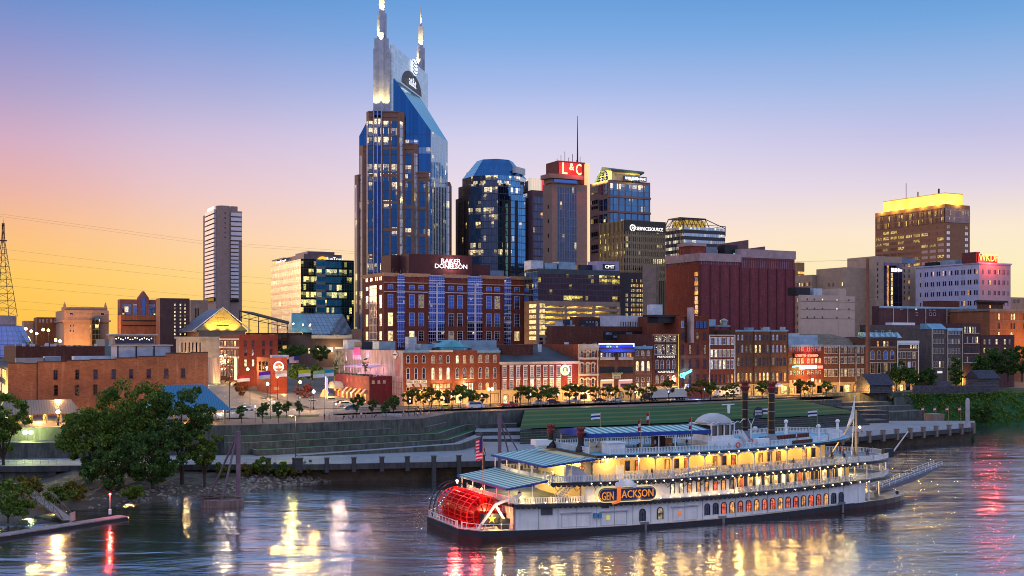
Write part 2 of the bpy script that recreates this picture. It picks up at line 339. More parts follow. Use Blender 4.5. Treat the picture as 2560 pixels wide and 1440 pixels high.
def terrace(z,pix,label,depth=14,grass=True):
 pts=[PZ(x,y,z)for x,y in pix]
 r=thing('terrace',label,'retaining wall',(pts[0][0],pts[0][1],0),0,'concrete terraces of the riverside amphitheatre')
 L=[(p[0]-pts[0][0],p[1]-pts[0][1])for p in pts];bk=[(x-2,y+depth)for x,y in L[::-1]]
 mb=MB();mb.prism(L+bk,0,z);mb.build('wall',CONC,r)
 mb=MB()
 for a,b in zip(L,L[1:]):
  a,b=Vector((*a,0)),Vector((*b,0));d=(b-a).normalized();nn=Vector((-d.y,d.x,0));e=d*.0
  q=[a-nn*.06,b-nn*.06,b+nn*.35,a+nn*.35];mb.prism([(p.x,p.y)for p in q],z+.003,z+.12)
 mb.build('coping',plain('coping',(.20,.20,.19),streak=False),r)
 if grass:
  mb=MB();q=[(x,y+.42)for x,y in L]+[(x-2,y+depth-.5)for x,y in L[::-1]];mb.poly([(x,y,z+.06)for x,y in q]);mb.build('grass_tread',GRASS,r)
terrace(8.6,[(560,1090),(602,1091),(1071,1067),(1157,1046),(1233,1044)],'upper concrete terrace under the plaza wall with dark streaks')
terrace(7.15,[(560,1106),(602,1108),(1096,1084),(1166,1062),(1224,1059)],'second concrete terrace, grass tread, below the upper one')
terrace(5.6,[(610,1119),(642,1126),(1119,1100),(1185,1078),(1216,1076)],'lowest long concrete terrace lit yellow green at its left end')
A,B,C=PZ(745,1138,4.6),PZ(1150,1110,5.9),PZ(1203,1091,6.6)
r=thing('ramp','sloping concrete ramp with steel handrail climbing to the landing','ramp',(A.x,A.y,0))
mb=MB();L=[(0,0),(B.x-A.x,B.y-A.y),(C.x-A.x,C.y-A.y),(C.x-A.x-2,C.y-A.y+4),(B.x-A.x-1.5,B.y-A.y+2.6),(-1,2.2)]
mb.prism(L,0,[4.5,5.9,6.6,6.6,5.9,4.5],0,1);mb.build('wall',[CONC,PROM],r)
mb=MB()
for k in range(13):
 f=k/12;p=Vector(B-A).lerp(C-A,f);z=5.9+.7*f;mb.tube((p.x,p.y+.15,z),(p.x,p.y+.15,z+1.05),.03,n=4)
for h in(.4,.75,1.05):mb.tube((B.x-A.x,B.y-A.y+.15,5.9+h),(C.x-A.x,C.y-A.y+.15,6.6+h),.03,n=4)
mb.build('handrail',STEEL,r)
def landing(z,pix,label,depth=16,steps=3,dz=.5):
 pts=[PZ(x,y,z)for x,y in pix];o=pts[0]
 r=thing('stair_flight',label,'stairs',(o.x,o.y,0),0,'broad stairs of the riverside amphitheatre')
 L=[(p.x-o.x,p.y-o.y)for p in pts];mb=MB();mb.prism(L+[(x,y+depth)for x,y in L[::-1]],0,z,0,1);mb.build('landing',[CONCD,PROM],r)
 for k in range(1,steps+1):
  mb=MB();mb.prism([(x,y-k*.55)for x,y in L]+[(x,y-k*.55+.52)for x,y in L[::-1]],0,z-k*dz,0,1);mb.build('step',[CONCD,CONC],r)
landing(9.9,[(1240,1034),(1312,1032)],'topmost short stair flight beside the flower planter',12,2)
landing(8.6,[(1228,1044),(1302,1042)],'stair flight level with the upper terrace',12,2)
landing(7.15,[(1204,1061),(1292,1059)],'stair flight level with the second terrace',12,2)
landing(6.0,[(1187,1080),(1330,1078)],'wide stair flight below the yellow planters',14,3)
landing(5.0,[(1205,1097),(1400,1097)],'lowest wide stair flight meeting the promenade',14,2,.25)
LT=[PZ(1312,1023,11.02),PZ(1640,1014.5,11.02),PZ(1985,997.5,11.02)];LB=[PZ(1300,1072,7.6),PZ(1700,1056,7.6),PZ(2150,1032,7.6)]
mb=MB();rows=13
def lawn(a,f):
 q=lambda L:L[0].lerp(L[1],a*2)if a<.5 else L[1].lerp(L[2],a*2-1)
 return q(LT).lerp(q(LB),f)
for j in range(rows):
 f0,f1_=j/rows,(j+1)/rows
 for i in range(24):mb.poly([lawn(i/24,f1_),lawn((i+1)/24,f1_),lawn((i+1)/24,f0),lawn(i/24,f0)],1 if j%3==1 else 0)  # every third row yellower: lit bands painted into the lawn colour
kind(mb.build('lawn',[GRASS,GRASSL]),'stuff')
for k in range(6):
 r_=[]
 z=7.2-k*.5
 pts=[LB[0]+Vector((0,-.9-k*1.9,0)),LB[1]+Vector((0,-.9-k*1.9,0)),LB[2]+Vector((0,-.9-k*1.9,0))];o=pts[0]
 t_=thing('seating_step',('long seating step, %s below the lawn'%['first','second','third','fourth','fifth','sixth'][k]),'step',(o.x,o.y,0),0,'long stone seating steps below the lawn')
 L=[(p.x-o.x,p.y-o.y)for p in pts];mb=MB();mb.prism(L+[(x,y+3)for x,y in L[::-1]],0,z);mb.build('block',CONCD,t_)
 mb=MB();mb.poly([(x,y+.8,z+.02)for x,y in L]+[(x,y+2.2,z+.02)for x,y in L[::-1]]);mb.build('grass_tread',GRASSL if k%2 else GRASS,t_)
PF=[PZ(-60,1166,4.3),PZ(505,1161,4.3),PZ(800,1160.5,4.3),PZ(1240,1152,4.3),PZ(1560,1132,4.3),PZ(2100,1096,4.3),PZ(2437,1068,4.3)]
PBk=[PZ(2437,1052,4.3),PZ(2140,1052,4.3),PZ(1420,1092,4.3),PZ(1190,1098,4.3),PZ(740,1130,4.3),PZ(560,1138,4.3),PZ(-60,1142,4.3)]
mb=MB();mb.prism([(p.x,p.y)for p in PF+PBk],3.0,4.3,0,1);kind(mb.build('walkway',[CONCD,PROM]),'structure')
mb=MB()
bk2=[PZ(2437,1052,4.3),PZ(1420,1092,4.3),PZ(1190,1098,4.3),PZ(740,1130,4.3),PZ(-60,1142,4.3)]
pl=[(p.x,p.y+3.2)for p in PF];mb.prism(pl+[(x,y+45)for x,y in pl[::-1]],-1,2.98);kind(mb.build('deck_shadow_wall',MUD),'structure')  # dark wall close behind the walkway edge, makes its underside read as shadow
def seg_at(line,s):
 for a,b in zip(line,line[1:]):
  l=(b-a).length
  if s<=l:return a.lerp(b,s/l),(b-a).normalized()
  s-=l
 return line[-1],(line[-1]-line[-2]).normalized()
tot=sum((b-a).length for a,b in zip(PF,PF[1:]))
posts=[]
for px in(668,742,814,883,954,1017,1082,1145,1206):
 for s in range(0,int(tot*4)):
  p,d=seg_at(PF,s/4)
  if 1280+F*p.x/p.y>=px:posts.append((p,d,px));break
for px in(2105,2140,2173,2208,2242,2276,2309,2341,2373,2404,2433):
 for s in range(0,int(tot*4)):
  p,d=seg_at(PF,s/4)
  if 1280+F*p.x/p.y>=px:posts.append((p,d,px));break
proto=None
for i,(p,d,px)in enumerate(posts):
 lab=('concrete post of the promenade parapet, number %s from the pile dolphin'%['one','two with a tall lamp','three','four','five','six','seven','eight','nine'][i])if i<9 else('brown concrete post of the far promenade rail, %s beyond the mast of the boat'%['first','second','third','fourth','fifth','sixth','seventh','eighth','ninth','tenth','last'][i-9])
 t_=thing('parapet_post',lab,'post',(p.x,p.y+.35,0),atan2(d.y,d.x),'concrete posts along the promenade parapet')
 wdt=1.0 if i!=1 else 2.2
 mb=MB();mb.box(-wdt/2,wdt/2,-.5,.5,2.4 if i<6 or i>8 else-.6,5.5);mb.build('shaft',CONCD if i<9 else TAN,t_)
 mb=MB();mb.box(-wdt/2-.12,wdt/2+.12,-.62,.62,5.503,5.75);mb.build('cap',CONC if i<9 else TAN,t_)
def railing(p0,p1,d,label,z=4.3):
 t_=thing('guard_rail',label,'railing',(p0.x,p0.y+.4,z),atan2((p1-p0).y,(p1-p0).x),'steel guard rails between the promenade posts')
 L=(p1-p0).length;mb=MB();n=max(2,int(L/1.6))
 for k in range(n+1):mb.tube((L*k/n,0,0),(L*k/n,0,1.05),.03,n=4)
 mb.build('posts_and_balusters',STEEL,t_)['kind']='stuff'
 mb=MB()
 for h in(.35,.7,1.05):mb.tube((0,0,h),(L,0,h),.03,n=4)
 mb.build('rail',STEEL,t_)
railing(PF[1],posts[0][0],0,'steel rail on the lit walkway left of the first concrete post')
for i in range(len(posts)-1):
 if i==8:continue
 railing(posts[i][0],posts[i+1][0],0,('steel rail between promenade posts, bay %s by the terraces'%(['one','two','three','four','five','six','seven','eight'][i]))if i<8 else('far promenade rail, bay %s beyond the boat bow'%['one','two','three','four','five','six','seven','eight','nine','ten'][i-9]))
SH=[PZ(x,y,-.05)for x,y in((-420,1420),(-60,1335),(100,1290),(185,1275),(350,1258),(435,1245),(600,1236),(645,1224),(757,1211),(857,1201),(915,1188),(1080,1182))]
TOPB=[PZ(-420,1180,1.6),PZ(-60,1180,1.6),PZ(100,1180,1.7),PZ(185,1176,3.3),PZ(350,1172,3.2),PZ(435,1172,3.0),PZ(600,1172,2.8),PZ(660,1172,2.7),PZ(757,1174,2.4),PZ(857,1176,1.9),PZ(960,1178,1.2),PZ(1090,1180,.6)]
mb=MB();NJ=14;NI=66;pts=[]
def bank(a,f):
 i=min(10,int(a));s=SH[i].lerp(SH[i+1],a-i);e=TOPB[i].lerp(TOPB[i+1],a-i);p=s.lerp(e,f)
 p.z=s.z+(e.z-s.z)*(f**.8);return p
rr=random.Random(3)
for j in range(NJ+1):
 for i in range(NI+1):
  p=bank(i/NI*11,j/NJ);k=sin(pi*j/NJ);pts.append((p.x+rr.uniform(-.5,.5)*k,p.y+rr.uniform(-.6,.6)*k,p.z+rr.uniform(-.25,.3)*(k+.1)))
mb.add(pts,[(j*(NI+1)+i,j*(NI+1)+i+1,(j+1)*(NI+1)+i+1,(j+1)*(NI+1)+i)for j in range(NJ)for i in range(NI)])
kind(mb.build('river_bank',MUD),'structure')
ROCK=plain('rock',(.22,.19,.16),.9,var=.4,sc=1.0)
def rock(mb,p,r):
 rg=[];ph=rr.random()*6
 for k in range(4):
  a=pi*(k+.35)/3.7;rg.append([(p[0]+r*sin(a)*cos(ph+i*1.256)*rr.uniform(.7,1.3),p[1]+r*sin(a)*sin(ph+i*1.256)*rr.uniform(.7,1.3),p[2]-r*.7*cos(a))for i in range(5)])
 mb.loft(rg)
mb=MB()
for k in range(720):
 a=rr.uniform(3.2,10.6);f=rr.uniform(-.02,.55)**1.2 if rr.random()<.8 else rr.random()
 f=f.real if isinstance(f,complex)else f
 rock(mb,bank(a,max(0,f)),rr.uniform(.15,.55))
kind(mb.build('riprap',ROCK,uv=False),'stuff')
HB=[PZ(x,y,-.05)for x,y in((2180,1066),(2330,1064),(2437,1064),(2500,1062),(2600,1058),(2760,1050))];HT=[PZ(x,y,11.3)for x,y in((2235,990),(2330,986),(2430,985),(2500,984),(2600,980),(2760,978))]
def hill(a,f):
 i=min(4,int(a));p=HB[i].lerp(HB[i+1],a-i).lerp(HT[i].lerp(HT[i+1],a-i),f);p.z+=1.2*sin(f*pi)*(1+.5*sin(a*3));return p
mb=MB();pts=[tuple(hill(i/5,j/8)+Vector((0,0,rr.uniform(-.3,.3)if 0<j<8 else 0)))for j in range(9)for i in range(26)]
mb.add(pts,[(j*26+i,j*26+i+1,(j+1)*26+i+1,(j+1)*26+i)for j in range(8)for i in range(25)])
kind(mb.build('hill',GRASS),'structure')
mb=MB();mb.prism([(p.x,p.y)for p in HT]+[tuple(UV(420,3)[:2]),tuple(UV(200,3)[:2])],0,11.02,0,1);kind(mb.build('terrain',[CONC,GRASS]),'structure')
def block(name,z,pix,label,cat,depth=8,mat=None,z0=0,grp=None):
 pts=[PZ(x,y,z)for x,y in pix];o=pts[0];mb=MB();L=[(p.x-o.x,p.y-o.y)for p in pts]
 mb.prism(L+[(x-1,y+depth)for x,y in L[::-1]],z0,z);ob=mb.build(name,mat or CONC,None,loc=(o.x,o.y,0));return tag(ob,label,cat,grp)
block('retaining_wall',12.2,[(2082,983),(2255,981),(2318,977)],'long grey concrete wall under the log fort','wall',10)
block('retaining_wall',10.3,[(2000,1003),(2104,999),(2104,994)],'low concrete planter wall at the end of the lawn','wall',4)
block('retaining_wall',9.2,[(2058,1009),(2263,1003)],'concrete wall below the fort wall, level with the shrubs','wall',12)
block('retaining_wall',8.0,[(2109,1019),(2284,1013)],'concrete wall with graffiti patches beside the green hill','wall',12)
block('retaining_wall',6.4,[(2158,1034),(2308,1026)],'lowest concrete block wall beside the green hill','wall',14)
block('retaining_wall',5.9,[(2333,1036),(2361,1035)],'square concrete block at the foot of the hill','wall',6,TAN)
for k,(z,y0,y1)in enumerate(((7.2,1027,1027),(6.2,1038,1037),(5.2,1052,1050))):
 block('stair_block',z,[(2150,y0),(2222,y1)],'dark stair block with a pale tread, %s of three beyond the mast'%['top','middle','bottom'][k],'stairs',9,CONCD,0,'dark stair blocks beyond the mast')
mb=MB();p=PZ(2410,1050,4.3)
# ------ buildings
UNITB=plain('rooftop_metal',(.24,.34,.42),.5,.3);UNITW=plain('rooftop_pale',(.50,.52,.56),.5)
_wm={}
def win_mesh(w_,h,arch,frame,glass,bars=(1,1),sill=True,hood=False):
 key=(round(w_,1),round(h,1),arch,frame.name,glass.name,bars,sill,hood)
 if key in _wm:return _wm[key]
 mb=MB();a,t=w_/2,min(.16,w_*.12);top=h-a if arch else h
 def outline(rx,zt,ar):
  if not ar:return[(-rx,zt),(rx,zt)]
  return[(rx*cos(pi-pi*i/8),zt+rx*sin(pi-pi*i/8))for i in range(9)]
 o_=outline(a,top,arch);i_=outline(a-t,top if arch else top-t,arch)
 mb.poly([(-a+t,-.03,0),(a-t,-.03,0)]+[(x,-.03,z)for x,z in i_[::-1]],1)
 O=[(-a,0)]+o_+[(a,0)];I=[(-a+t,0)]+i_+[(a-t,0)]
 for k in range(len(O)-1):
  mb.poly([(O[k][0],-.12,O[k][1]),(O[k+1][0],-.12,O[k+1][1]),(I[k+1][0],-.12,I[k+1][1]),(I[k][0],-.12,I[k][1])][::-1])
  mb.poly([(I[k][0],-.12,I[k][1]),(I[k+1][0],-.12,I[k+1][1]),(I[k+1][0],-.03,I[k+1][1]),(I[k][0],-.03,I[k][1])])
  mb.poly([(O[k][0],-.12,O[k][1]),(O[k+1][0],-.12,O[k+1][1]),(O[k+1][0],0,O[k+1][1]),(O[k][0],0,O[k][1])])
 nx,nzb=bars
 for i in range(1,nx+1):x=-a+t+(w_-2*t)*i/(nx+1);mb.box(x-.03,x+.03,-.075,-.04,0,top)
 for j in range(1,nzb+1):z=h*j/(nzb+1);mb.box(-a+t,a-t,-.08,-.045,z-.04,z+.04)
 if sill:mb.box(-a-.12,a+.12,-.22,-.001,-.18,-.002)
 if hood:
  if arch:pass
  else:mb.box(-a-.15,a+.15,-.24,-.001,h+.002,h+.3)
 tmp=mb.build('window',[frame,glass]);me=tmp.data;bpy.data.objects.remove(tmp);_wm[key]=me;return me
class Bld:
 """a building with one face along 1st Avenue (front) and one going back from its near corner (left); pixels fix its size"""
 def __init__(s,name,label,cat,pc,pr,yt,d=None,pl=None,depth=20,zb=ZS,th=TH,group=None):
  s.th=th;s.cu,s.su=cos(th),sin(th)
  s.onrow=d is None
  if d is None:u=Uat(pc,0);p=UV(u,0);s.x,s.y=p.x,p.y
  else:s.x,s.y=(pc-1280)/F*d,d
  s.zb=zb;s.W=s.fx(pr);s.D=s.ly(pl)if pl is not None else depth;s.H=CH-(yt-HY)*s.y/F-zb
  s.r=thing(name,label,cat,(s.x,s.y,zb),th,group)
 def fx(s,px):k=(px-1280)/F;return(k*s.y-s.x)/(s.cu-k*s.su)
 def ly(s,px):k=(px-1280)/F;return(k*s.y-s.x)/(-s.su-k*s.cu)
 def fz(s,px,py):return CH-(py-HY)*(s.y+s.fx(px)*s.su)/F-s.zb
 def lz(s,px,py):return CH-(py-HY)*(s.y+s.ly(px)*s.cu)/F-s.zb
 def wall(s,mat,roof=None,z1=None,parapet=.7,name='wall'):
  H=z1 or s.H;mb=MB()
  if parapet:mb.box(0,s.W,0,s.D,0,H-parapet,0,1);e=.35;z=H-parapet+.002;mb.box(0,s.W,0,e,z,H);mb.box(0,s.W,s.D-e,s.D,z,H);mb.box(0,e,e+.002,s.D-e-.002,z,H);mb.box(s.W-e,s.W,e+.002,s.D-e-.002,z,H)
  else:mb.box(0,s.W,0,s.D,0,H,0,1)
  o=mb.build(name,[mat,roof or ROOF],s.r)
  if s.onrow:s.shop()
  if s.H+s.zb<31 and parapet:
   q=random.Random(int(s.W*77));mb=MB()
   for k in range(int(min(24,s.W*s.D/45))):x,y,a=q.uniform(.8,s.W-2),q.uniform(1,s.D-2),q.uniform(.3,1.1);mb.box(x,x+a,y,y+a*q.uniform(.6,1.6),H-parapet+.003,H-parapet+q.uniform(.4,1.7))
   if mb.v:mb.build('roof_vents',q.choice((STEEL,UNITB,NAVY,UNITW)),s.r)['kind']='stuff'
  return o
 def shop(s):
  """lit ground floor along the avenue"""
  mb=MB();mb.box(.15,s.W-.15,-.11,-.004,0,4.1);mb.box(0,s.W,-.3,-.005,4.1,4.5);mb.build('ground_floor',plain('yellow_stone',(.50,.36,.18)),s.r);n=max(2,int(s.W/3.4));q=random.Random(int(s.W*99))
  for k in range(n):s.win('F',s.W*(k+.5)/n,.5,round(s.W/n*q.choice((.45,.6,.72)),1),q.choice((2.6,2.9,3.2)),q.choice((L1,L3,L3,L4,PD)),q.random()<.4,BRICKD,(1,0),False,name='shop_window',off=.11)
  for k in range(max(1,round(s.W/11))):lamp('shop_light',(s.W*(k+.5)/max(1,round(s.W/11)),-5,2.6),170,(1,.56,.14),s.r,.4)
 def win(s,face,h,z,w_,hh,glass,arch=False,frame=None,bars=(1,1),sill=True,hood=False,name='window',off=0):
  me=win_mesh(w_,hh,arch,frame or TRIM,glass,bars,sill,hood)
  if face=='F':o=link(name,me,s.r,(h,-off,z),0)
  else:o=link(name,me,s.r,(-off,h,z),-pi/2)
  return o
 def row(s,pxs,y0,y1,wpx,glass,**k):
  """a row of front windows: photo columns, top and bottom photo rows at the first column, width in photo pixels"""
  for i,px in enumerate(pxs):
   g=glass[i%len(glass)]if isinstance(glass,(list,tuple))else glass
   z0,z1=s.fz(pxs[0],y1),s.fz(pxs[0],y0);w_=s.fx(px+wpx/2)-s.fx(px-wpx/2)
   if g is not None:s.win('F',s.fx(px),z0,round(w_,1),round(z1-z0,1),g,**k)
 def lrow(s,pxs,y0,y1,wpx,glass,**k):
  for i,px in enumerate(pxs):
   g=glass[i%len(glass)]if isinstance(glass,(list,tuple))else glass
   z0,z1=s.lz(pxs[0],y1),s.lz(pxs[0],y0);w_=abs(s.ly(px-wpx/2)-s.ly(px+wpx/2))
   if g is not None:s.win('L',s.ly(px),z0,round(w_,1),round(z1-z0,1),g,**k)
 def fbox(s,name,px0,px1,y0,y1,mat,dep=.3,inn=.0,ref=None):
  """a box standing out of the front, from photo pixels"""
  ref=ref or px0;mb=MB();mb.box(s.fx(px0),s.fx(px1),-dep,-.002+inn,s.fz(ref,y1),s.fz(ref,y0));return mb.build(name,mat,s.r)
 def cornice(s,mat,h=.8,dep=.5,z=None,left=True,name='cornice'):
  z=s.H if z is None else z;mb=MB();mb.box(-dep if left else 0,s.W+(dep if left else 0),-dep,-.003,z-h,z+.05);mb.box(-dep*.55 if left else 0,s.W,-dep*.55,-.004,z-h*1.6,z-h-.002)
  if left:mb.box(-dep,-.003,0,s.D,z-h,z+.05)
  return mb.build(name,mat,s.r)
 def ftext(s,txt,px0,px1,y0,y1,mat,dep=.12,name='lettering',shear=0):
  return text(txt,name,s.r,(s.fx(px0),-dep,s.fz(px0,y1)),s.fx(px1)-s.fx(px0),mat,height=s.fz(px0,y0)-s.fz(px0,y1),shear=shear)
def smudge(b,px0,px1,y0,y1,n,mat,dep=.1,slope=0,name='worn_lettering'):
 """lettering too blurred to read in the photograph: letter-sized strokes only"""
 q=random.Random(int(px0*7+y0));mb=MB();x0,x1,z0,z1=b.fx(px0),b.fx(px1),b.fz(px0,y1),b.fz(px0,y0);w=(x1-x0)/n;h=z1-z0
 for k in range(n):
  x=x0+w*k;dz=slope*k/n;t=w*.2
  mb.box(x,x+t,-dep,-.006,z0+dz,z1+dz)
  if q.random()<.6:mb.box(x+w*.5,x+w*.5+t,-dep,-.006,z0+dz,z1+dz)
  f=q.choice((0,.4,.8));mb.box(x+t,x+w*.7,-dep,-.006,z0+dz+h*f,z0+dz+h*(f+.2))
 o=mb.build(name,mat,b.r);o['kind']='stuff';return o
def roofbox(b,x,y,w_,d,h,mat,z=None,name='rooftop_unit',label=None):
 z=(b.H-.7 if z is None else z);mb=MB();mb.box(x,x+w_,y,y+d,z+.003,z+h)
 mb.box(x-.06,x+w_+.06,y-.06,y+d+.06,z+h+.002,z+h+.14)
 for k in range(4):mb.box(x+w_*(.1+.2*k),x+w_*(.22+.2*k),y-.04,y-.002,z+h*.25,z+h*.8)
 return mb.build(name,mat,b.r)
ROOFP=plain('roof_pale',(.22,.30,.36),.7,var=.3)
mix=lambda*g:list(g)
# --- the brick row along the avenue ---------------
AR=dict(arch=True,frame=TRIM)
b=Bld('warehouse','four storey brick warehouse with pink painted side wall and cafe sign on its front','building',1008,1073,876,pl=835)
b.wall(BRICK);b.cornice(plain('roof_edge_blue',(.16,.30,.42),.5),.45,.25,left=False)
PINK=plain('pink_render',(.52,.36,.33),.8,var=.1,streak=True)
mb=MB();mb.box(-.12,-.003,0,b.D,0,b.H-.05);mb.build('side_wall',PINK,b.r)
mb=MB();mb.box(-.20,-.123,b.ly(868),b.ly(836),1,b.H-.6);mb.build('mural',plain('mural',(.42,.34,.20),.9,var=.6,sc=.5),b.r)
MURP=plain('mural_rose',(.42,.16,.15),.9,var=.3)
mb=MB()
for k in range(6):y=b.ly(985+k*4);mb.box(-.15,-.124,y-.12,y+.12,b.lz(985,1000),b.lz(985,944))
for f in(955,970,985):mb.box(-.152,-.126,b.ly(1006),b.ly(976),b.lz(990,f)-.15,b.lz(990,f)+.15)
mb.box(-.154,-.128,b.ly(1000),b.ly(990),b.lz(995,940),b.lz(995,892));mb.build('mural',MURP,b.r)
mb=MB();cy,cz=b.ly(991),b.lz(991,887);mb.T=Matrix.Translation((-.3,cy,cz))@Matrix.Rotation(-pi/2,4,'Y');mb.lathe(0,0,[(1.35,0),(1.35,.2)],20,0);mb.T=None
mb.box(-.52,-.3,cy-1.9,cy+1.9,cz-.4,cz+.5);mb.build('roundel_sign',plain('sign_cream',(.75,.70,.60)),b.r)
text('HARD ROCK','lettering',b.r,(-.56,cy+1.75,cz-.2),3.5,plain('sign_brown',(.35,.12,.05)),rz=-pi/2,height=.5)
mb=MB();mb.box(-.3,-.124,b.ly(902),b.ly(886),b.lz(895,888),b.lz(895,868));mb.build('banner',plain('banner_rose',(.55,.10,.22)),b.r)
for px in(867,884,889,894,898,902,917,921):
 y=b.ly(px);lamp('uplight',(-.9,y,b.lz(px,912)),700,PURPLE,b.r,.1,'SPOT',(-.25,y,b.lz(px,880)),34)
lamp('flood_or_fill',(-1.6,b.ly(838),b.lz(838,858)),60,(1,.8,.3),b.r,.2)
lamp('flood_or_fill',(-11,b.ly(925),15),620,(1,.62,.42),b.r,.6)  # added fill lamp without a fixture, evens the light on the pink wall
for yy,kk in((888,907),(919,947.5)):b.row([1020,1039.5,1059],yy,kk,8.5,PD,**AR,bars=(0,1))
b.row([1020,1059],968,985,8,PD,frame=CREAM)
b.fbox('signboard',1016,1066,951,959,plain('sign_cream',(.75,.70,.60)),.25);b.ftext('HARD ROCK CAFE',1018,1064,952.2,957.8,BLACK,.3)
for px in(1022,1041,1059):
 mb=MB();x=b.fx(px);z=b.fz(px,959.5);mb.loft([[(x-.9,-.05,z),(x+.9,-.05,z),(x+.9,-1.0,z-.9),(x-.9,-1.0,z-.9)],[(x-.9,-.05,z-.06),(x+.9,-.05,z-.06),(x+.9,-1.0,z-.96),(x-.9,-1.0,z-.96)]]);mb.build('awning',CREAM,b.r)
roofbox(b,1,25,6,6,3.4,UNITB);roofbox(b,1,42,9,8,3.2,NAVY);roofbox(b,0.5,56,5,5,4,UNITW)
b=Bld('warehouse','brick warehouse bay with three bright arched windows over a yellow lit saloon front','building',1073.3,1132,876,depth=42)
b.wall(BRICK);b.cornice(TRIM,.35,.2,left=False);b.row([1082,1101,1120],888,907,8,[L4,PD,PD],**AR);b.row([1082,1101,1120],919,947.5,8,[L2],**AR)
b.fbox('shopfront',1080,1125,960,984,L3,.2)
mb=MB()
for k in range(6):x=b.fx(1080+9*k);mb.box(x-.12,x+.12,-.4,-.203,b.fz(1080,984),b.fz(1080,960))
mb.box(b.fx(1080),b.fx(1125),-.42,-.21,b.fz(1080,972)-.15,b.fz(1080,972)+.15);mb.build('shopfront_frame',BRICKD,b.r)
smudge(b,1079,1124,950.5,956.5,9,plain('ghost_lettering',(.30,.14,.10)),.03)
lamp('shopfront_light',(b.fx(1102),-3,b.fz(1102,972)),350,WARM,b.r,.6)
roofbox(b,2,12,5,5,2.6,UNITB);roofbox(b,11,18,7,5,3.6,DARKM);roofbox(b,4,28,3,3,5,UNITW)
b=Bld('warehouse','brick warehouse bay with columned doorway lit by two wall lamps','building',1132.3,1192,876,depth=40)
b.wall(BRICK);b.row([1143,1161,1179],888,907,8,[L2,L3,L4],**AR);b.row([1143,1161,1179],919,946,8.5,[PD,PD,L4],**AR);b.row([1143],962,982,8,L3,**AR)
b.fbox('doorway',1158,1183,958,978,L2,.2)
mb=MB()
for k in range(5):x=b.fx(1158+6.2*k);mb.box(x-.14,x+.14,-.45,-.203,b.fz(1158,978),b.fz(1158,957))
mb.build('columns',BRICKD,b.r);lamp('wall_light',(b.fx(1158),-1.2,b.fz(1158,960)),200,WARM,b.r,.1)
mb=MB();z=b.H-.6;x0,x1=b.fx(1060)+14,b.fx(1132)+5
mb.prism([(0,10),(10,10),(10,22),(0,22)],z,z+1.6,0);mb.loft([[(-.4,9.6,z+1.6),(10.4,9.6,z+1.6),(10.4,22.4,z+1.6),(-.4,22.4,z+1.6)],[(4.8,9.6,z+4),(5.2,9.6,z+4),(5.2,22.4,z+4),(4.8,22.4,z+4)]]);mb.build('skylight_roof',plain('teal_glass',(.12,.42,.48),.3,.4),b.r)
b=Bld('warehouse','brick warehouse bay with three storeys of narrow arched windows, last before the low red hall','building',1192.3,1250,876.5,depth=40)
b.wall(BRICK);b.row([1200.6,1218,1236.6],887,905,8,[L4],**AR);b.row([1200.6,1218,1236.6],918,945,8,[PD,L4,PD],**AR);b.row([1200.6,1218,1236.6],957,975,8,[L4,L3,L4],**AR)
b.fbox('yellow_base',1192,1250,983,1013,plain('yellow_stone',(.50,.36,.18)),.15);b.row([1237],995,1009,6,BRICKR,arch=True)
b.cornice(plain('roof_edge_blue',(.16,.30,.42),.5),.5,.4,left=False);roofbox(b,2,8,10,6,1.4,UNITB);roofbox(b,3,20,14,1,4,UNITB);roofbox(b,2,26,6,5,2.5,UNITB)
b=Bld('low_hall','two storey crimson brick hall under a broad dark roof with round badge sign','building',1252,1445,905,depth=48)
b.wall(BRICKR,parapet=0);H=b.H;mb=MB();e=.6
mb.loft([[(-e,-e,H+.003),(b.W-.1,-e,H+.003),(b.W-.1,44,H+.003),(-e,44,H+.003)],[(3,26,H+5.6),(b.W-.1,26,H+5.6),(b.W-.1,30,H+5.6),(3,30,H+5.6)]]);mb.build('roof',ROOF,b.r)
b.cornice(TRIM,.55,.6,H-.02,left=True,name='eaves');
up=[1261,1278.5,1295,1313,1330,1346,1363,1379,1396]
b.row(up+[1424],916,943,9,[PD,L4,PD,PD,L4,PD,PD,PD,PD,PD],frame=WHITE,bars=(2,4),hood=True);b.row(up+[1424],949.5,972,9,[L4,PD,L4,L4,L2,L4,L4,L4,L4,PD],frame=WHITE,bars=(2,4),hood=True)
for i in range(8):
 px=(up[i]+up[i+1])/2;x=b.fx(px);z=b.fz(1261,971)
 mb=MB();mb.lathe(x,-.3,[(.1,z-.3),(.22,z)],8);mb.build('wall_sconce',DARKM,b.r);lamp('uplight',(x,-.45,z+.1),70,(1,.58,.14),b.r,.06,'SPOT',(x,-.1,z+6),60)
b.fbox('stone_base',1252,1445,975,1012,plain('yellow_stone',(.50,.36,.18)),.15)
for px in(1262,1290):b.row([px],988,1008,10,L2 if px<1270 else PD,arch=True,off=.15)
mb=MB();x,z=b.fx(1412),b.fz(1261,927);mb.T=Matrix.Translation((x,-.1,z))@Matrix.Rotation(pi/2,4,'X');mb.lathe(0,0,[(1.9,0),(1.9,.15)],28,0);mb.build('badge_sign',glow('badge_rim',(.25,.75,.35),.8),b.r)
mb=MB();mb.T=Matrix.Translation((x,-.26,z))@Matrix.Rotation(pi/2,4,'X');mb.lathe(0,0,[(1.65,0),(1.65,.05)],28);mb.build('badge_face',glow('badge_white',(1,.93,.8),.9),b.r)
mb=MB();mb.T=Matrix.Translation((x,-.33,z))@Matrix.Rotation(pi/2,4,'X');mb.lathe(0,0,[(1.1,0),(1.1,.05)],24);mb.build('badge_centre',glow('badge_green',(.08,.28,.10),.5),b.r)
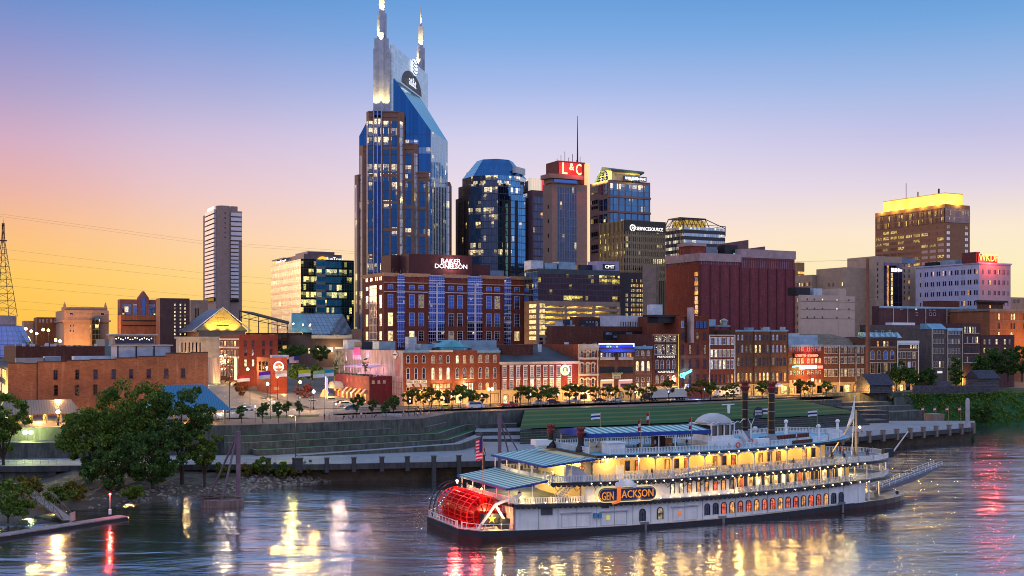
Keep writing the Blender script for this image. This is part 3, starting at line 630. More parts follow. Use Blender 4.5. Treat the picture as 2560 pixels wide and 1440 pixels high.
mb=MB();mb.box(x-.35,x+.3,-.45,-.4,z-.8,z+.7);mb.box(x-.8,x+.7,-.45,-.4,z-.85,z-.5);mb.build('badge_figure',glow('badge_cream',(1,.8,.45),.9),b.r)
lamp('sign_light',(x,-2.5,z+1),70,(1,.25,.55),b.r,.2)
roofbox(b,b.fx(1262)+4,10,12,4,4.4,BRICKD,H+1);roofbox(b,22,14,1,1,4.6,UNITW,H+1);roofbox(b,34,16,1.2,1.2,4.4,UNITW,H+2)
b=Bld('rowhouse','slim three storey brick rowhouse with cream cornices and hooded arched windows','building',1445.5,1496,861,depth=46)
b.wall(BRICK,z1=b.H);b.cornice(CREAM,1.2,.7,left=False);mb=MB()
for k in range(9):x=b.W*(k+.5)/9;mb.box(x-.14,x+.14,-.62,-.41,b.H-2.4,b.H-1.93)
mb.build('brackets',CREAM,b.r)['kind']='stuff'
for y0,y1 in((877,892.5),(907,932),(946,972)):
 b.row([1454,1469,1482.5],y0,y1,7.5,[PD,L4,PD],arch=True,frame=CREAM)
 for px in(1454,1469,1482.5):
  mb=MB();x,z=b.fx(px),b.fz(1454,y0);pr=[(x+1.05*cos(pi*i/8),z-.6+.95*sin(pi*i/8))for i in range(9)];pi_=[(x+.62*cos(pi*i/8),z-.6+.55*sin(pi*i/8))for i in range(9)]
  for i in range(8):mb.loft([[(pr[i][0],-.3,pr[i][1]),(pr[i+1][0],-.3,pr[i+1][1]),(pi_[i+1][0],-.3,pi_[i+1][1]),(pi_[i][0],-.3,pi_[i][1])],[(pr[i][0],-.01,pr[i][1]),(pr[i+1][0],-.01,pr[i+1][1]),(pi_[i+1][0],-.01,pi_[i+1][1]),(pi_[i][0],-.01,pi_[i][1])]])
  mb.build('window_hood',CREAM,b.r)
for y in(896.5,937):b.fbox('string_course',1445.5,1495.8,y-2.4,y+2.4,CREAM,.5)
for px in(1447,1494):b.fbox('corner_strip',px-1,px+1,865,1010,CREAM,.2,ref=1447)
lamp('wall_light',(3,-2,2.5),300,WARM,b.r)
b=Bld('bar_building','dark brown bar building with blue neon roof line, balconies and two poster panels','building',1496.2,1585,862,depth=40)
b.wall(BRICKB);mb=MB();z=b.H+.3;NEON=glow('neon_blue',(.12,.22,1),6.0)
for k in range(20):mb.tube((b.W*k/20,-.2,z),(b.W*(k+.94)/20,-.2,z),.13,n=6)
mb.tube((b.W-.2,-.2,z),(b.W-.2,-.2,z-1),.13);mb.build('neon_tube',glow('neon_white',(.75,.85,1),4.0),b.r)
b.fbox('neon_panel',1500,1584,864.5,869,glow('neon_panel',(.02,.03,.5),1.1),.15);smudge(b,1516,1529,864.5,868.5,3,NEON,.2);smudge(b,1540,1545,865,868.5,2,NEON,.2)
lamp('neon_light',(b.W/2,-3,b.H),250,(.15,.2,1),b.r,.5)
mb=MB();mb.loft([[(.2,-.05,b.fz(1497,872)),(b.W-.2,-.05,b.fz(1497,872)),(b.W-.2,-1.6,b.fz(1497,880)),(.2,-1.6,b.fz(1497,880))],[(.2,-.05,b.fz(1497,873)),(b.W-.2,-.05,b.fz(1497,873)),(b.W-.2,-1.6,b.fz(1497,881)),(.2,-1.6,b.fz(1497,881))]]);mb.build('awning',plain('awning_blue',(.03,.05,.28),.6),b.r)
for i,(p0,p1)in enumerate(((1500,1534),(1545,1580))):
 b.fbox('balcony_front',p0,p1,893,900,CREAM,.9);b.row([p0+3.5+6.8*k for k in range(5)],882,892.5,5.2,[L2,PD,PS,PS,PD]if i==0 else[PD,PS,PS,L3,L3],frame=CREAM,bars=(0,1),sill=False)
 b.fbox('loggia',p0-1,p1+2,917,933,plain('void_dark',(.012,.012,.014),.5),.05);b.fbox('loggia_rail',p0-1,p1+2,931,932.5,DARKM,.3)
 pc=(glow('poster_pink',(.55,.25,.22),.8),glow('poster_yellow',(.62,.36,.16),.8))[1-i]
 b.fbox('poster_panel',p0+1,p1,951,968,pc,.25);b.fbox('poster_figures',p0+5,p1-5,959,967,plain('poster_ink',(.05,.012,.06)),.3);b.fbox('poster_lamps',p0+2,p1-1,949.5,951,SIGNW,.5)
b.row([1576],917,922,9,L3,frame=DARKM,sill=False)
b.fbox('signboard',1531,1550,935,946,CREAM,.6);smudge(b,1533,1548.5,940.5,942,10,BLACK,.66);smudge(b,1533,1548.5,943,944.3,9,BLACK,.66)
mb=MB()
for k in range(9):mb.ball((b.fx(1529+2.9*k),-.7,b.fz(1530,933.5+(k%2))),.35,6)
mb.build('flower_box',plain('flowers',(.35,.4,.15),.9,var=.5,sc=3),b.r)
b=Bld('rowhouse','narrow brown brick building with three tall yellow windows in its middle storey','building',1585.3,1631,866,depth=40)
b.wall(BRICKB);b.cornice(plain('roof_edge_blue',(.16,.30,.42),.5),.6,.3,left=False)
b.row([1593,1606.5,1620.5],876,889,7.5,[PD,L4,L4],**AR);b.row([1593,1606.5,1620.5],902,927,7.5,[L1,L2,L1],**AR);b.row([1593,1606.5,1620.5],943,954,7,[PD],**AR);b.row([1593,1606.5,1620.5],957,968,7,[L2,PD,L2],**AR)
smudge(b,1588,1628,892,898,7,plain('ghost_lettering',(.30,.14,.10)),.03);smudge(b,1588,1626,930.5,936.5,8,plain('ghost_lettering',(.30,.14,.10)),.03)
b=Bld('pub_building','dark brick pub with two rows of big framed windows and white lettered name boards','building',1632,1697,835,depth=46)
b.wall(BRICKD);b.cornice(plain('orange_trim',(.40,.18,.10)),.4,.3,left=False)
for y0,y1 in((838,854),(861.5,886)):
 b.row([1649-9,1649,1658-1,1672-3.5,1677,1686],y0,y1,7.2,[PD,L4,PD,L4,PD,L4],frame=CREAM,bars=(0,1))
FAIRY=glow('fairy_light',(1,.82,.5),3.0);mb=MB()
for k in range(34):mb.ball((b.fx(1637+rr.random()*52),-.2,b.fz(1640,rr.choice((rr.uniform(839,853),rr.uniform(863,885))))),.11,5)
mb.build('fairy_lights',FAIRY,b.r)['kind']='stuff'
for(y0,y1,tx,px0,px1)in((888,896,'McFADDEN\'S',1643,1686),(926,934,'NASHVILLE',1644,1684)):
 b.fbox('signboard',1639,1689,y0,y1,BLACK,.2);b.ftext(tx,px0,px1,y0+1.3,y1-1.6,glow('sign_cream_lit',(1,.88,.70),.95),.26)
b.row([1642.5,1655,1670,1684],899,923,7,[PD],**AR,sill=False);b.row([1642.5,1655,1670,1684],939,959,7,[L4,L4,PD,L1],**AR,sill=False)
lamp('sconce_light',(b.fx(1684),-.8,b.fz(1684,952)),260,WARM,b.r,.1)
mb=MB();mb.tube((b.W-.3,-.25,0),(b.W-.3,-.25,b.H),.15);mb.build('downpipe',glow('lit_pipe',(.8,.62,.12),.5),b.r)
b=Bld('tall_warehouse','tall brick warehouse with square tower, glazed notch and blue guitar neon','building',1698,1772.5,789,depth=30)
mb=MB();xa,xb=b.fx(1711),b.fx(1733);mb.box(0,xa,0,b.D,0,b.H-.5,0,1);mb.box(xb,b.W,0,b.D,0,b.H-.5,0,1);mb.box(xa+.003,xb-.003,2.5,b.D,0,b.H-3,0,1);mb.box(xa+.003,xb-.003,0,2.497,0,b.fz(1711,857),0,1)
mb.box(0,xa+.3,-.2,b.D,b.H-.497,b.H);mb.box(xb-.3,b.W+.2,-.2,b.D,b.H-.497,b.H);mb.build('wall',[BRICK,ROOF],b.r)
mb=MB();mb.box(xa+.1,b.fx(1725),2.3,2.49,b.fz(1711,853),b.fz(1711,797));mb.build('glazed_notch',glaze('notch_glass',1.2,1.5,(.12,.25,.34),(.05,.06,.07),.12,.1,.0),b.r)
mb=MB();mb.box(b.fx(1727),xb-.01,-.5,2.2,b.fz(1727,857),b.H+3);mb.build('pilaster',plain('pink_pilaster',(.48,.34,.32)),b.r)
b.row([1706],802,818,6,PB,bars=(1,2));b.row([1743.5,1753.5,1763],802,820,8.2,PB,frame=DARKM,bars=(1,3));b.row([1706,1743.5,1762],830,848,7,[PD,L4,PD],arch=True,frame=BRICKD)
for y0,y1 in((861,885.5),(898,921),(936,961)):b.row([1706,1725,1743.5,1762],y0,y1,7,[PD]if y0>890 else[PD,L4,PD,L4],arch=True,frame=BRICKD)
smudge(b,1703,1765,889,895,12,plain('ghost_lettering',(.30,.14,.10)),.03)
mb=MB();NC=glow('neon_cyan',(.10,.80,1),4.0);g=[(1701,937),(1706,934),(1713,931),(1719,928),(1726,924)]
G=[(b.fx(x),-.9,b.fz(1701,y))for x,y in g];mb.path(G,.2,6);mb.path([(x,y,z-.55)for x,y,z in G],.16,6)
for q,r_ in((0,.75),(1,.55)):mb.path([(G[q][0]+r_*cos(2*pi*i/10),-.9,G[q][2]-.2+r_*sin(2*pi*i/10))for i in range(11)],.14,5)
mb.path([(G[1][0],-.9,G[1][2]-.8),(G[1][0]+.2,-.9,G[1][2]-1.8)],.14,5);mb.build('guitar_neon',NC,b.r);lamp('neon_light',(G[2][0],-2.2,G[2][2]),200,(.12,.55,1),b.r,.3)
b.fbox('blade_sign',1711.5,1717.5,960,975,WHITE,1.2);b.ftext('2',1713.2,1715.6,961.5,966.5,BLACK,1.26)
lamp('ground_glow',(b.fx(1705),-9,.6),420,(.2,.2,1),b.r,.4)
mb=MB();z=b.H;mb.box(-7,-.1,3,10,z-2.6,z-.5);mb.box(-8.5,2,2,11,z-.45,z+.3);mb.build('roof_terrace',DARKM,b.r)
roofbox(b,-8.5,4,4,4,3.6,UNITW,z+.3,'rooftop_unit')
b=Bld('rowhouse','brick rowhouse with white framed edges and three rows of six white trimmed windows','building',1773,1837.5,837,depth=12)
b.wall(BRICK);HW=[1779,1789.5,1799.7,1810,1820,1830.3];RW=dict(arch=False,frame=WHITE,hood=True)
b.row(HW,844.5,861,6.4,[PD,PS,PS,PD,PS,L4],**RW);b.row(HW,875,892,6.4,[L2,L2,L4,L4,L4,L4],**RW);b.row(HW,901,922,6.4,[L2,L4,L2,L2,PD,PD],**RW);b.row(HW,936,958,5.5,[PD,PD,PD,PD,L4,L3],frame=BRICKD,sill=False)
mb=MB();mb.box(0,.3,-.15,-.003,3,b.H);mb.box(b.W-.3,b.W,-.15,-.003,3,b.H);mb.box(.302,b.W-.302,-.15,-.003,b.H-.25,b.H);mb.build('white_frame',WHITE,b.r)
mb=MB();mb.box(0,b.W,12.1,40,0,b.H+3.2);mb.build('rear_block',[BRICKD],b.r);mb=MB();mb.box(-.3,b.W+7,11.8,40,b.H+3.203,b.H+3.7);mb.build('roof',ROOFP,b.r)
roofbox(b,12,16,3,3,2.2,UNITB,b.H+3.7);mb=MB();mb.lathe(19,16,[(1.3,b.H+3.7),(1.3,b.H+5),(1.6,b.H+5.2),(1.6,b.H+5.7),(.2,b.H+6.4)],12);mb.build('roof_vent',STEEL,b.r)
gw={0:[PS,PS,PD,PD],1:[PD,PS,L4,L4,L1,L1,PD,L4,PS,PS,PS,L4],2:[L4,PD,PD,PD,L4,PD,PD,PD,L4,PD,PD,PD],3:[L1,L4,L3,L1,L4,L3,L1,L1,L4,L3,PD,L3]}
WX=[1845.6,1855.7,1866,1876,1889,1899.3,1909,1918.6,1933,1943,1952.4,1961.8]
for q,(p0,p1,ls)in enumerate(((1838,1883.5,'brown brick warehouse bay, four storeys of four arched windows, beside the white framed house'),(1883.8,1926,'middle brown brick warehouse bay with two lit arched windows in its upper storey'),(1926.3,1970,'brown brick warehouse bay with a small white domed canopy at its door'))):
 b=Bld('warehouse',ls,'building',p0,p1,825,depth=34);b.wall(BRICKB,ROOFP);b.cornice(plain('roof_edge_blue',(.16,.30,.42),.5),.4,.35,left=False)
 for k,(y0,y1)in enumerate(((836,851),(861.5,881.5),(893,915),(931.5,954))):
  g=gw[k];b.row(WX[q*4:q*4+4],y0-q*.2,y1-q*.2,6,[g[(q*4+i)%len(g)]for i in range(4)],arch=True,frame=BRICKG)
 mb=MB();mb.tube((b.W-.1,-.2,0),(b.W-.1,-.2,b.H),.11,n=5);mb.build('downpipe',DARKM,b.r)
 b.row([(p0+p1)/2-9,(p0+p1)/2+11],964,978,7,[L3,PD],arch=True,frame=BRICKG)
 if q:roofbox(b,4,8,2.5,2.5,1.6,UNITB);roofbox(b,10,5,1.5,1.5,1.8,UNITW)
 if q==2:mb=MB();mb.T=Matrix.Translation((b.fx(1946),-.1,b.fz(1946,967)))@Matrix.Rotation(pi/2,4,'X');mb.loft([[(1.6*cos(pi*i/8),1.6*sin(pi*i/8),0)for i in range(9)],[(1.4*cos(pi*i/8),1.0*sin(pi*i/8),1.4)for i in range(9)]]);mb.build('canopy',plain('canopy_white',(.6,.6,.66)),b.r)
b=Bld('restaurant_building','brick restaurant under a pale blue parapet carrying red and green neon signs','building',1970.3,2056.5,862,depth=34)
b.wall(BRICK);b.cornice(plain('roof_edge_blue',(.16,.30,.42),.5),.5,.35,left=False)
NX=[1976.4,1986.6,1996,2005.3,2020.4,2030,2040,2049]
for y0,y1,g in((866,878,[PD,PD,PD,L4]),(895,909,[L4,L3,L4,L3,L4,L3,L1,L3]),(927,937,[L4,PD]),(950,966,[L3,L1,L4])):b.row(NX,y0,y1,5.6,g,frame=TRIM,sill=False)
NR=glow('neon_red',(1,.10,.06),5.0);NG=glow('neon_green',(.15,1,.35),3.5);NWH=glow('neon_pink_white',(1,.80,.62),3.2)
b.fbox('neon_backing',1982,2046,883,894,plain('neon_backing',(.06,.01,.01)),.7)
for p0,p1,n,y0,y1,mm,sl in((1986,2013,9,886,892,NR,0),(2016,2043,9,886,892,NR,0),(1980,1999,8,915.5,918.5,NG,.5),(1997.5,2014,3,913,923,NWH,0),(2015.5,2039,4,913,922,NWH,0),(2043.5,2054,3,914,921,NR,0)):smudge(b,p0,p1,y0,y1,n,mm,.85,sl,'neon_lettering')
lamp('neon_light',(b.fx(2015),-3,b.fz(2015,889)),420,(1,.12,.08),b.r,.8);lamp('neon_light',(b.fx(1990),-2.2,b.fz(1990,917)),120,(.2,1,.35),b.r,.4)
mb=MB();z=b.H;mb.box(1,9,4,14,z-.3,z+4.4);mb.box(10,20,6,14,z-.3,z+3.8);mb.build('penthouse',plain('penthouse_blue',(.35,.46,.56),.7),b.r)
b=Bld('warehouse','long brown brick building with rows of pale hooded windows and three white downpipes','building',2057,2166,863,depth=34)
b.wall(BRICKB);b.cornice(plain('roof_edge_blue',(.16,.30,.42),.5),.4,.3,left=False)
KX=[2064,2073,2081.6,2090,2104.5,2113.5,2122.7,2131.5,2146,2155.6]
for y0,y1,g in((868,883,[PD,PD,PD,PD,PD,L4,PD,PD,L4,PD]),(893.5,909,[PD,PD,PD,PD,PD,L4,PD,PD,PD,L4]),(924.5,941,[L4,L4,L4,PD,L4,L1,L4,L4,L4,L4])):b.row(KX,y0,y1,6,g,frame=CREAM,hood=True)
mb=MB();mb.box(b.fx(2111),b.fx(2122),-.3,-.002,0,3.4);mb.build('doorway',L1,b.r)
for px in(2098,2139):mb=MB();x=b.fx(px);mb.tube((x,-.2,1),(x,-.2,b.H),.16,n=5);mb.build('downpipe',TRIM,b.r)
mb=MB();mb.loft([[(-4,8,b.H-.5),(40,8,b.H-.5),(40,32,b.H-.5),(-4,32,b.H-.5)],[(2,14,b.H+4.5),(16,14,b.H+4.5),(16,26,b.H+4.5),(2,26,b.H+4.5)]]);mb.build('roof',brick('roof_tile',(.20,.15,.11),sc=2),b.r)
for k,x in enumerate((30,34)):mb=MB();mb.box(x,x+2.2,9,12,b.H-.5,b.H+3.4);mb.build('chimney',BRICKD,b.r)
b=Bld('warehouse','ornate brown brick building with eight small windows over four great paired ones','building',2175,2240.5,842,depth=24)
b.wall(BRICKB);b.cornice(BRICKG,.6,.4,left=False)
b.row([2178+8.1*k for k in range(8)],852,866,6,[PD,PD,L3,PD,L1,L4,PD,PD],frame=BRICKD,sill=False);b.fbox('string_course',2175,2240,867,868.5,CREAM,.3)
b.row([2180.7,2197,2213.8,2230],876,898,10,[PB,PD,PB,PB],arch=True,frame=CREAM,bars=(1,1));b.fbox('string_course',2175,2240,905.5,907,CREAM,.3);b.row([2180.7,2197,2213.8,2230],907.5,933,9,[PD,PD,L4,PD],frame=CREAM)
mb=MB()
for k in range(7):mb.loft([[(2+3*k,5,b.H-.4),(4.6+3*k,5,b.H-.4),(4.6+3*k,9,b.H-.4),(2+3*k,9,b.H-.4)],[(2+3*k,5.2,b.H+1.8),(2.3+3*k,5.2,b.H+1.8),(2.3+3*k,8.8,b.H+1.8),(2+3*k,8.8,b.H+1.8)]])
mb.build('sawtooth_skylight',plain('skylight_blue',(.30,.52,.62),.3,.4),b.r)
b=Bld('rowhouse','brick rowhouse with bright white cornice and white corner pipes by the dark trees','building',2242,2296,852,depth=24)
b.wall(BRICKB);b.cornice(WHITE,1.0,.5,left=False);b.row([2249,2256,2263,2270,2277,2284,2289],863,871,4.5,[PD,PD,PD,PD,L1,L1,L1],frame=BRICKG,sill=False)
for y in(872.5,878.5):b.fbox('string_course',2242,2295.5,y-.8,y+.8,CREAM,.25)
b.row([2247.5,2260,2273,2284.5],880,896,8,[PD,PD,PD,L4],frame=CREAM);b.row([2247.5,2260,2273,2284.5],904,927,8,[PD,PD,PS,PD],frame=CREAM)
for px in(2243,2295):mb=MB();x=b.fx(px);mb.tube((x,-.25,0),(x,-.25,b.H),.2,n=5);mb.build('downpipe',WHITE,b.r)
rx=lambda xs,n:xs
b=Bld('townhouse','grey ivy grown townhouse with slanting pale blue roof and one lit ground floor window','building',2329.5,2367,823,d=CH and UV(Uat(2329.5,6),6).y,depth=22)
b.wall(BRICKG,parapet=0);mb=MB();mb.loft([[(-.3,-.4,b.H),(b.W,-.4,b.H),(b.W,6,b.H),(-.3,6,b.H)],[(-.3,3,b.H+2.4),(b.W,3,b.H+2.4),(b.W,6,b.H+2.4),(-.3,6,b.H+2.4)]]);mb.build('roof',plain('roof_slate_blue',(.14,.28,.38),.5),b.r)
for y0,y1 in((826,833),(847,858),(871,884),(903,918)):b.row([2335.5,2342,2349,2356.7],y0,y1,4.4,[PD,PD,PD,PD]if y0<900 else[PD,PD,L1,PD],frame=TRIM)
b.fbox('signboard',2343,2354,928,933,glow('sign_pale',(.8,.8,.9),.8),.4)
mb=MB();mb.tube((-.1,-.3,0),(-.1,-.3,b.H),.2,n=5);mb.build('downpipe',CREAM,b.r)
b=Bld('townhouse','purple grey townhouse with pale cornice between the ivy house and the wide lit windows','building',2368,2404.5,820,d=UV(Uat(2368,6),6).y,depth=22)
b.wall(BRICKG);b.cornice(plain('roof_edge_blue2',(.30,.50,.62),.5),.8,.4,left=False)
for y0,y1,g in((826,836,[PB,PB,PB,PB]),(847,859,[PD,PS,PD,L4]),(871,883,[PD]),(896,912,[PD])):b.row([2373,2381,2389,2397],y0,y1,4.8,g,frame=TRIM)
mb=MB();mb.tube((-.1,-.3,0),(-.1,-.3,b.H),.2,n=5);mb.tube((b.W,-.3,0),(b.W,-.3,b.H),.2,n=5);mb.build('downpipe',CREAM,b.r)
b=Bld('townhouse','tall purple brick townhouse with a bright top row of five lit windows','building',2405.5,2451,808,d=UV(Uat(2405,6),6).y,depth=22)
b.wall(BRICKP)
for y0,y1,g in((816,832,[L2,PS,L2,L2,PS,PD]),(841,857,[PD,PS,PD,PS,L4,L1]),(866,883,[PD]),(891,905,[PD,PS,PD,PD,PD,PD])):
 b.row([2412,2418.5,2425,2431.5,2438,2443],y0,y1,4.6,g,frame=BRICKG,sill=False);b.fbox('string_course',2409,2447,y1+.6,y1+2.2,TRIM,.3)
lamp('lane_light',(.5,-2,3.5),300,(1,.7,.1),b.r,.2)
b=Bld('low_block','low purple brick block with two rows of five windows above the dark trees','building',2452.5,2536,837,d=UV(Uat(2452,10),10).y,depth=22)
b.wall(BRICKP);WX2=[2461,2473.5,2491,2511.5,2523.5];b.row(WX2,847,861,5.5,[L4,PS,L2,L2,L4],frame=BRICKG);b.row(WX2,869,881,5.5,[L1,L4,L4,L1,L4],frame=BRICKG)
b=Bld('brick_block','bright red brick block with pale bands and slim yellow arched windows at the right edge','building',2474,2640,772,d=UV(Uat(2474,40),40).y,depth=30)
b.wall(BRICKO,ROOF);b.cornice(TAN,1.0,.6)
for y in(800,824,850):b.fbox('string_course',2474,2640,y-.8,y+.8,TAN,.2)
b.row([2497,2528.5,2535.5,2560,2566],783,799,5.2,[L1,L1,L1,PD,PD],arch=True,frame=BRICKO);b.row([2497,2528.5,2535.5,2560],807,822,5.2,[PD],arch=True,frame=BRICKO);b.row([2497,2528.5],829,838,6,[L2],arch=True,frame=BRICKO)
lamp('wall_light',(b.fx(2545),-14,b.fz(2545,868)),3000,(1,.45,.06),b.r,.3);mb=MB();mb.ball((b.fx(2545),-13,b.fz(2545,872)),.5,8);mb.build('wall_lamp',LG,b.r)
# ------ downtown towers
def strip(b,face,p0,p1,y0,y1,mat,off=.15,name='window_strip',ref=None):
 """one vertical or horizontal band of glazing on a face (photo pixels)"""
 mb=MB()
 if face=='F':
  a,c=b.fx(p0),b.fx(p1);r=ref or p0;z0,z1=b.fz(r,y1),b.fz(r,y0)
  mb.box(a,c,-off,-.004,max(.2,z0),z1)
 else:
  a,c=b.ly(p1),b.ly(p0);r=ref or p1;z0,z1=b.lz(r,y1),b.lz(r,y0)
  mb.box(-off,-.004,a,c,max(.2,z0),z1)
 return mb.build(name,mat,b.r)
def plainbox(b,name,x0,x1,y0,y1,z0,z1,mat):
 mb=MB();mb.box(x0,x1,y0,y1,z0,z1);return mb.build(name,mat,b.r)
ZG=20.0
DT=600.0
def TX(px,d=DT):return(px-1280)/F*d
def TZ(py,d=DT):return CH-(py-HY)*d/F-ZG
t_=thing('skyscraper','tallest tower, blue glass gable with twin lit spires above brown stone bays','skyscraper',(TX(898),DT,ZG),0)
bx=lambda px:TX(px)-TX(898)
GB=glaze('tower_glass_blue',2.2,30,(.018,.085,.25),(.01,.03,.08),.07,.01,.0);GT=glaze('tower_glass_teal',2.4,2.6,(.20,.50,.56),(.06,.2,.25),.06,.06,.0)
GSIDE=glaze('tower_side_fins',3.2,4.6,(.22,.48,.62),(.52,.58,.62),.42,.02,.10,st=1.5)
WB,DB,DR=bx(1077),34,74
zr,ze=TZ(187),TZ(326);xr=bx(979)
mb=MB()
A=[(0,0,0),(WB,0,0),(WB,0,ze),(xr,0,zr),(0,0,TZ(340))]
B2=[(x+(7 if i in(1,2)else 0),DB,z)for i,(x,y,z)in enumerate(A)];B2[3]=(xr+10.2,DB+16,zr)
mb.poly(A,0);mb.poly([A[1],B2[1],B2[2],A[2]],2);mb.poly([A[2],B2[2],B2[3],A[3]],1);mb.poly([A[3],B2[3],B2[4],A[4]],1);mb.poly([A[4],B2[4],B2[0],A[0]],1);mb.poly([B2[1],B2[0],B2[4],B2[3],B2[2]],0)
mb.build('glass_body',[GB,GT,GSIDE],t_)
mb=MB();TOPW=glaze('crest_panels',3.0,2.4,(.78,.90,.92),(.5,.6,.64),.04,.05,0,rough=.3,metal=.4)
z1,z2=TZ(113),TZ(113);mb.loft([[(xr-.8,-1,zr-30),(xr+.9,-1,zr-30),(xr+.9,-1,z1),(xr-.8,-1,z1)],[(xr+12.7,66,zr-30),(xr+14.3,66,zr-30),(xr+14.3,66,z1),(xr+12.7,66,z1)]]);mb.build('crest_wall',TOPW,t_)
mb=MB();nn=22
def cw(a,z,o=0):return(xr+.9+13.5*a/67+.12+o,a,z)
half=[cw(33+19*cos(pi*i/nn),zr-.5+9.5*sin(pi*i/nn),.2)for i in range(nn+1)];mb.loft([half,[(x-.25,y,z)for x,y,z in half]]);mb.build('half_moon_panel',plain('moon_brown',(.035,.02,.02),.4),t_)
def disc(a,z,r,o,mat,name,n=20,rz=1.0):
 mb=MB();q=[cw(a+r*cos(2*pi*i/n),z+r*rz*sin(2*pi*i/n),o)for i in range(n)];mb.loft([[(x-.25,y,z_)for x,y,z_ in q],q]);return mb.build(name,mat,t_)
EW=glow('emblem_white',(.85,.9,1),1.0);disc(36,zr+12.5,5.8,.9,EW,'emblem_disc',rz=.78)
mb=MB()
for k in range(4):
 zz=zr+15.4-k*1.9
 pts=[cw(36-4.6+9.2*i/8,zz-1.1*sin(pi*i/8),1.2)for i in range(9)];mb.path(pts,.22,4)
mb.build('emblem_stripes',plain('emblem_blue',(.10,.2,.38)),t_)
for i,(g_,z0,z1_)in enumerate(((24,zr+1,zr+9),(34,zr+.2,zr+9),(42,zr-.5,zr+8))):
 pass
tx=text('at&t','lettering',t_,cw(25,zr+.8,.9),14,EW,rz=atan2(67,13.5),height=5)
def spire(x,y,sc,base_z,tops,lab):
 s_=lambda v:v*sc
 mb=MB();zb0,z_a,z_b,z_c,z_d,z_e,z_f=tops
 for r_,za,zb_ in((7.6,zb0,z_a),(6.2,zb0,z_b),(3.2,zb0,z_c)):
  for sx_,sy_ in(((-1,-.3),(1,-.3))if r_>4 else((0,-.62),)):mb.box(x+sx_*s_(r_)*.62-s_(2.1),x+sx_*s_(r_)*.62+s_(2.1),y+sy_*s_(4)-s_(2+.12*(8-r_)),y+sy_*s_(4)+s_(1.3),za,zb_)
 mb.box(x-s_(4.0),x+s_(4.0),y-s_(1.6),y+s_(4),zb0,z_b-2);mb.box(x-s_(1.9),x+s_(1.9),y-s_(4.9),y-s_(1.61),zb0,z_c)
 mb.box(x-s_(3.8),x+s_(3.8),y-s_(1.5),y+s_(3.2),z_b-2.2,z_d);mb.box(x-s_(2.0),x+s_(2.0),y-s_(2.2),y-s_(1.51),z_b,z_d-s_(6))
 mb.build('pinnacle_base',plain('pinnacle_steel',(.30,.32,.38),.35,.35),t_)
 mb=MB();mb.box(x-s_(2.3),x+s_(2.3),y-s_(1.2),y+s_(1.8),z_d,z_e);mb.tube((x,y,z_e),(x,y,z_f),s_(1.0),s_(.25),8);mb.build('spire',plain('pinnacle_steel',(.30,.32,.38),.35,.35),t_)
 for(dx,zz,aim,pw)in((-5,zb0+2,z_a,7000),(5,zb0+2,z_a,7000),(0,z_b-1,z_d,11000),(-2.4,z_c-3,z_d,8000),(1.5,z_d,z_e,9000),(0,z_e,z_f,6000)):
  lamp('spire_light',(x+s_(dx),y-s_(9 if zz==zb0+2 else 5.5),zz),pw*sc,(1,.70,.20),t_,.3,'SPOT',(x+s_(dx*.7),y-s_(2),zz+(aim-zz)*.4),72)
xs1=bx(957);spire(xs1,-4.5,.62,0,[TZ(287),TZ(129),TZ(104),TZ(90),TZ(40),TZ(-16),TZ(-70)],'')
d2=668;sx2=(TX(1052,d2)-TX(898));z2=lambda py:TZ(py,d2);spire(sx2,68,.6,0,[z2(250),z2(205),z2(186),z2(150),z2(120),z2(66),z2(15)],'')
mb=MB();mb.box(sx2-4,sx2+3.4,62,72,0,z2(187));mb.build('rear_bay',plain('tower_stone',(.22,.11,.075),.7,var=.12),t_)
TS=plain('tower_stone',(.27,.13,.09),.7,var=.12)
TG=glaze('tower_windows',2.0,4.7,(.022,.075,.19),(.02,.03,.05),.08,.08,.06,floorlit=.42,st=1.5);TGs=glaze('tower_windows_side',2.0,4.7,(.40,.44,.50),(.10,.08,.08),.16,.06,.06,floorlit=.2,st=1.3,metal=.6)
def plainbox2(par,name,x0,x1,y0,y1,z0,z1,mat):mb=MB();mb.box(x0,x1,y0,y1,z0,z1);return mb.build(name,mat,par)
def bay(p0,p1,yt,y_front,ch_l,ch_r,strips,nm='stone_bay'):
 x0,x1,z=bx(p0),bx(p1),TZ(yt);mb=MB();pl=[(x0+ch_l,y_front),(x1-ch_r,y_front),(x1,y_front+ch_r*1.4),(x1,9),(x0,9),(x0,y_front+ch_l*1.4)]
 mb.prism(pl,0,z,0,1);mb.build(nm,[TS,ROOF],t_)
 mb=MB()
 mb.box(x0+ch_l-.2,x1-ch_r+.2,y_front-.3,y_front-.003,z-3.2,z-2.2);mb.box(x0+ch_l-.2,x1-ch_r+.2,y_front-.3,y_front-.003,z-.8,z);mb.build('parapet_band',TS,t_)
 for k in range(1,12):
  zz=z-6.0-14.1*k
  if zz>6:plainbox2(t_,'spandrel_band',x0+ch_l,x1-ch_r,y_front-.2,y_front-.13,zz,zz+1.5,TS)
 for q0,q1 in strips:
  mb=MB();mb.box(bx(q0),bx(q1),y_front-.12,y_front-.004,1,z-5.2);mb.build('window_strip',TG,t_)
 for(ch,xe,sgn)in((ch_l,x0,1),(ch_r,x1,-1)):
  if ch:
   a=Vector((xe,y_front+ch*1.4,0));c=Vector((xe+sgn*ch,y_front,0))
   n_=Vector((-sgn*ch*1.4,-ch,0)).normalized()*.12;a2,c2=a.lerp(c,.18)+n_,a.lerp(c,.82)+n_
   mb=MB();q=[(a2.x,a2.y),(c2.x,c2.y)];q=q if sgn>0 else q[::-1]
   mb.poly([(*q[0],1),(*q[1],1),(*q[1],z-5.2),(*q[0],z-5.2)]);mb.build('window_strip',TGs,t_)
bay(920,1012,286,-9,1.6,2.6,[(924.5,938.5),(963,977),(982,997)])
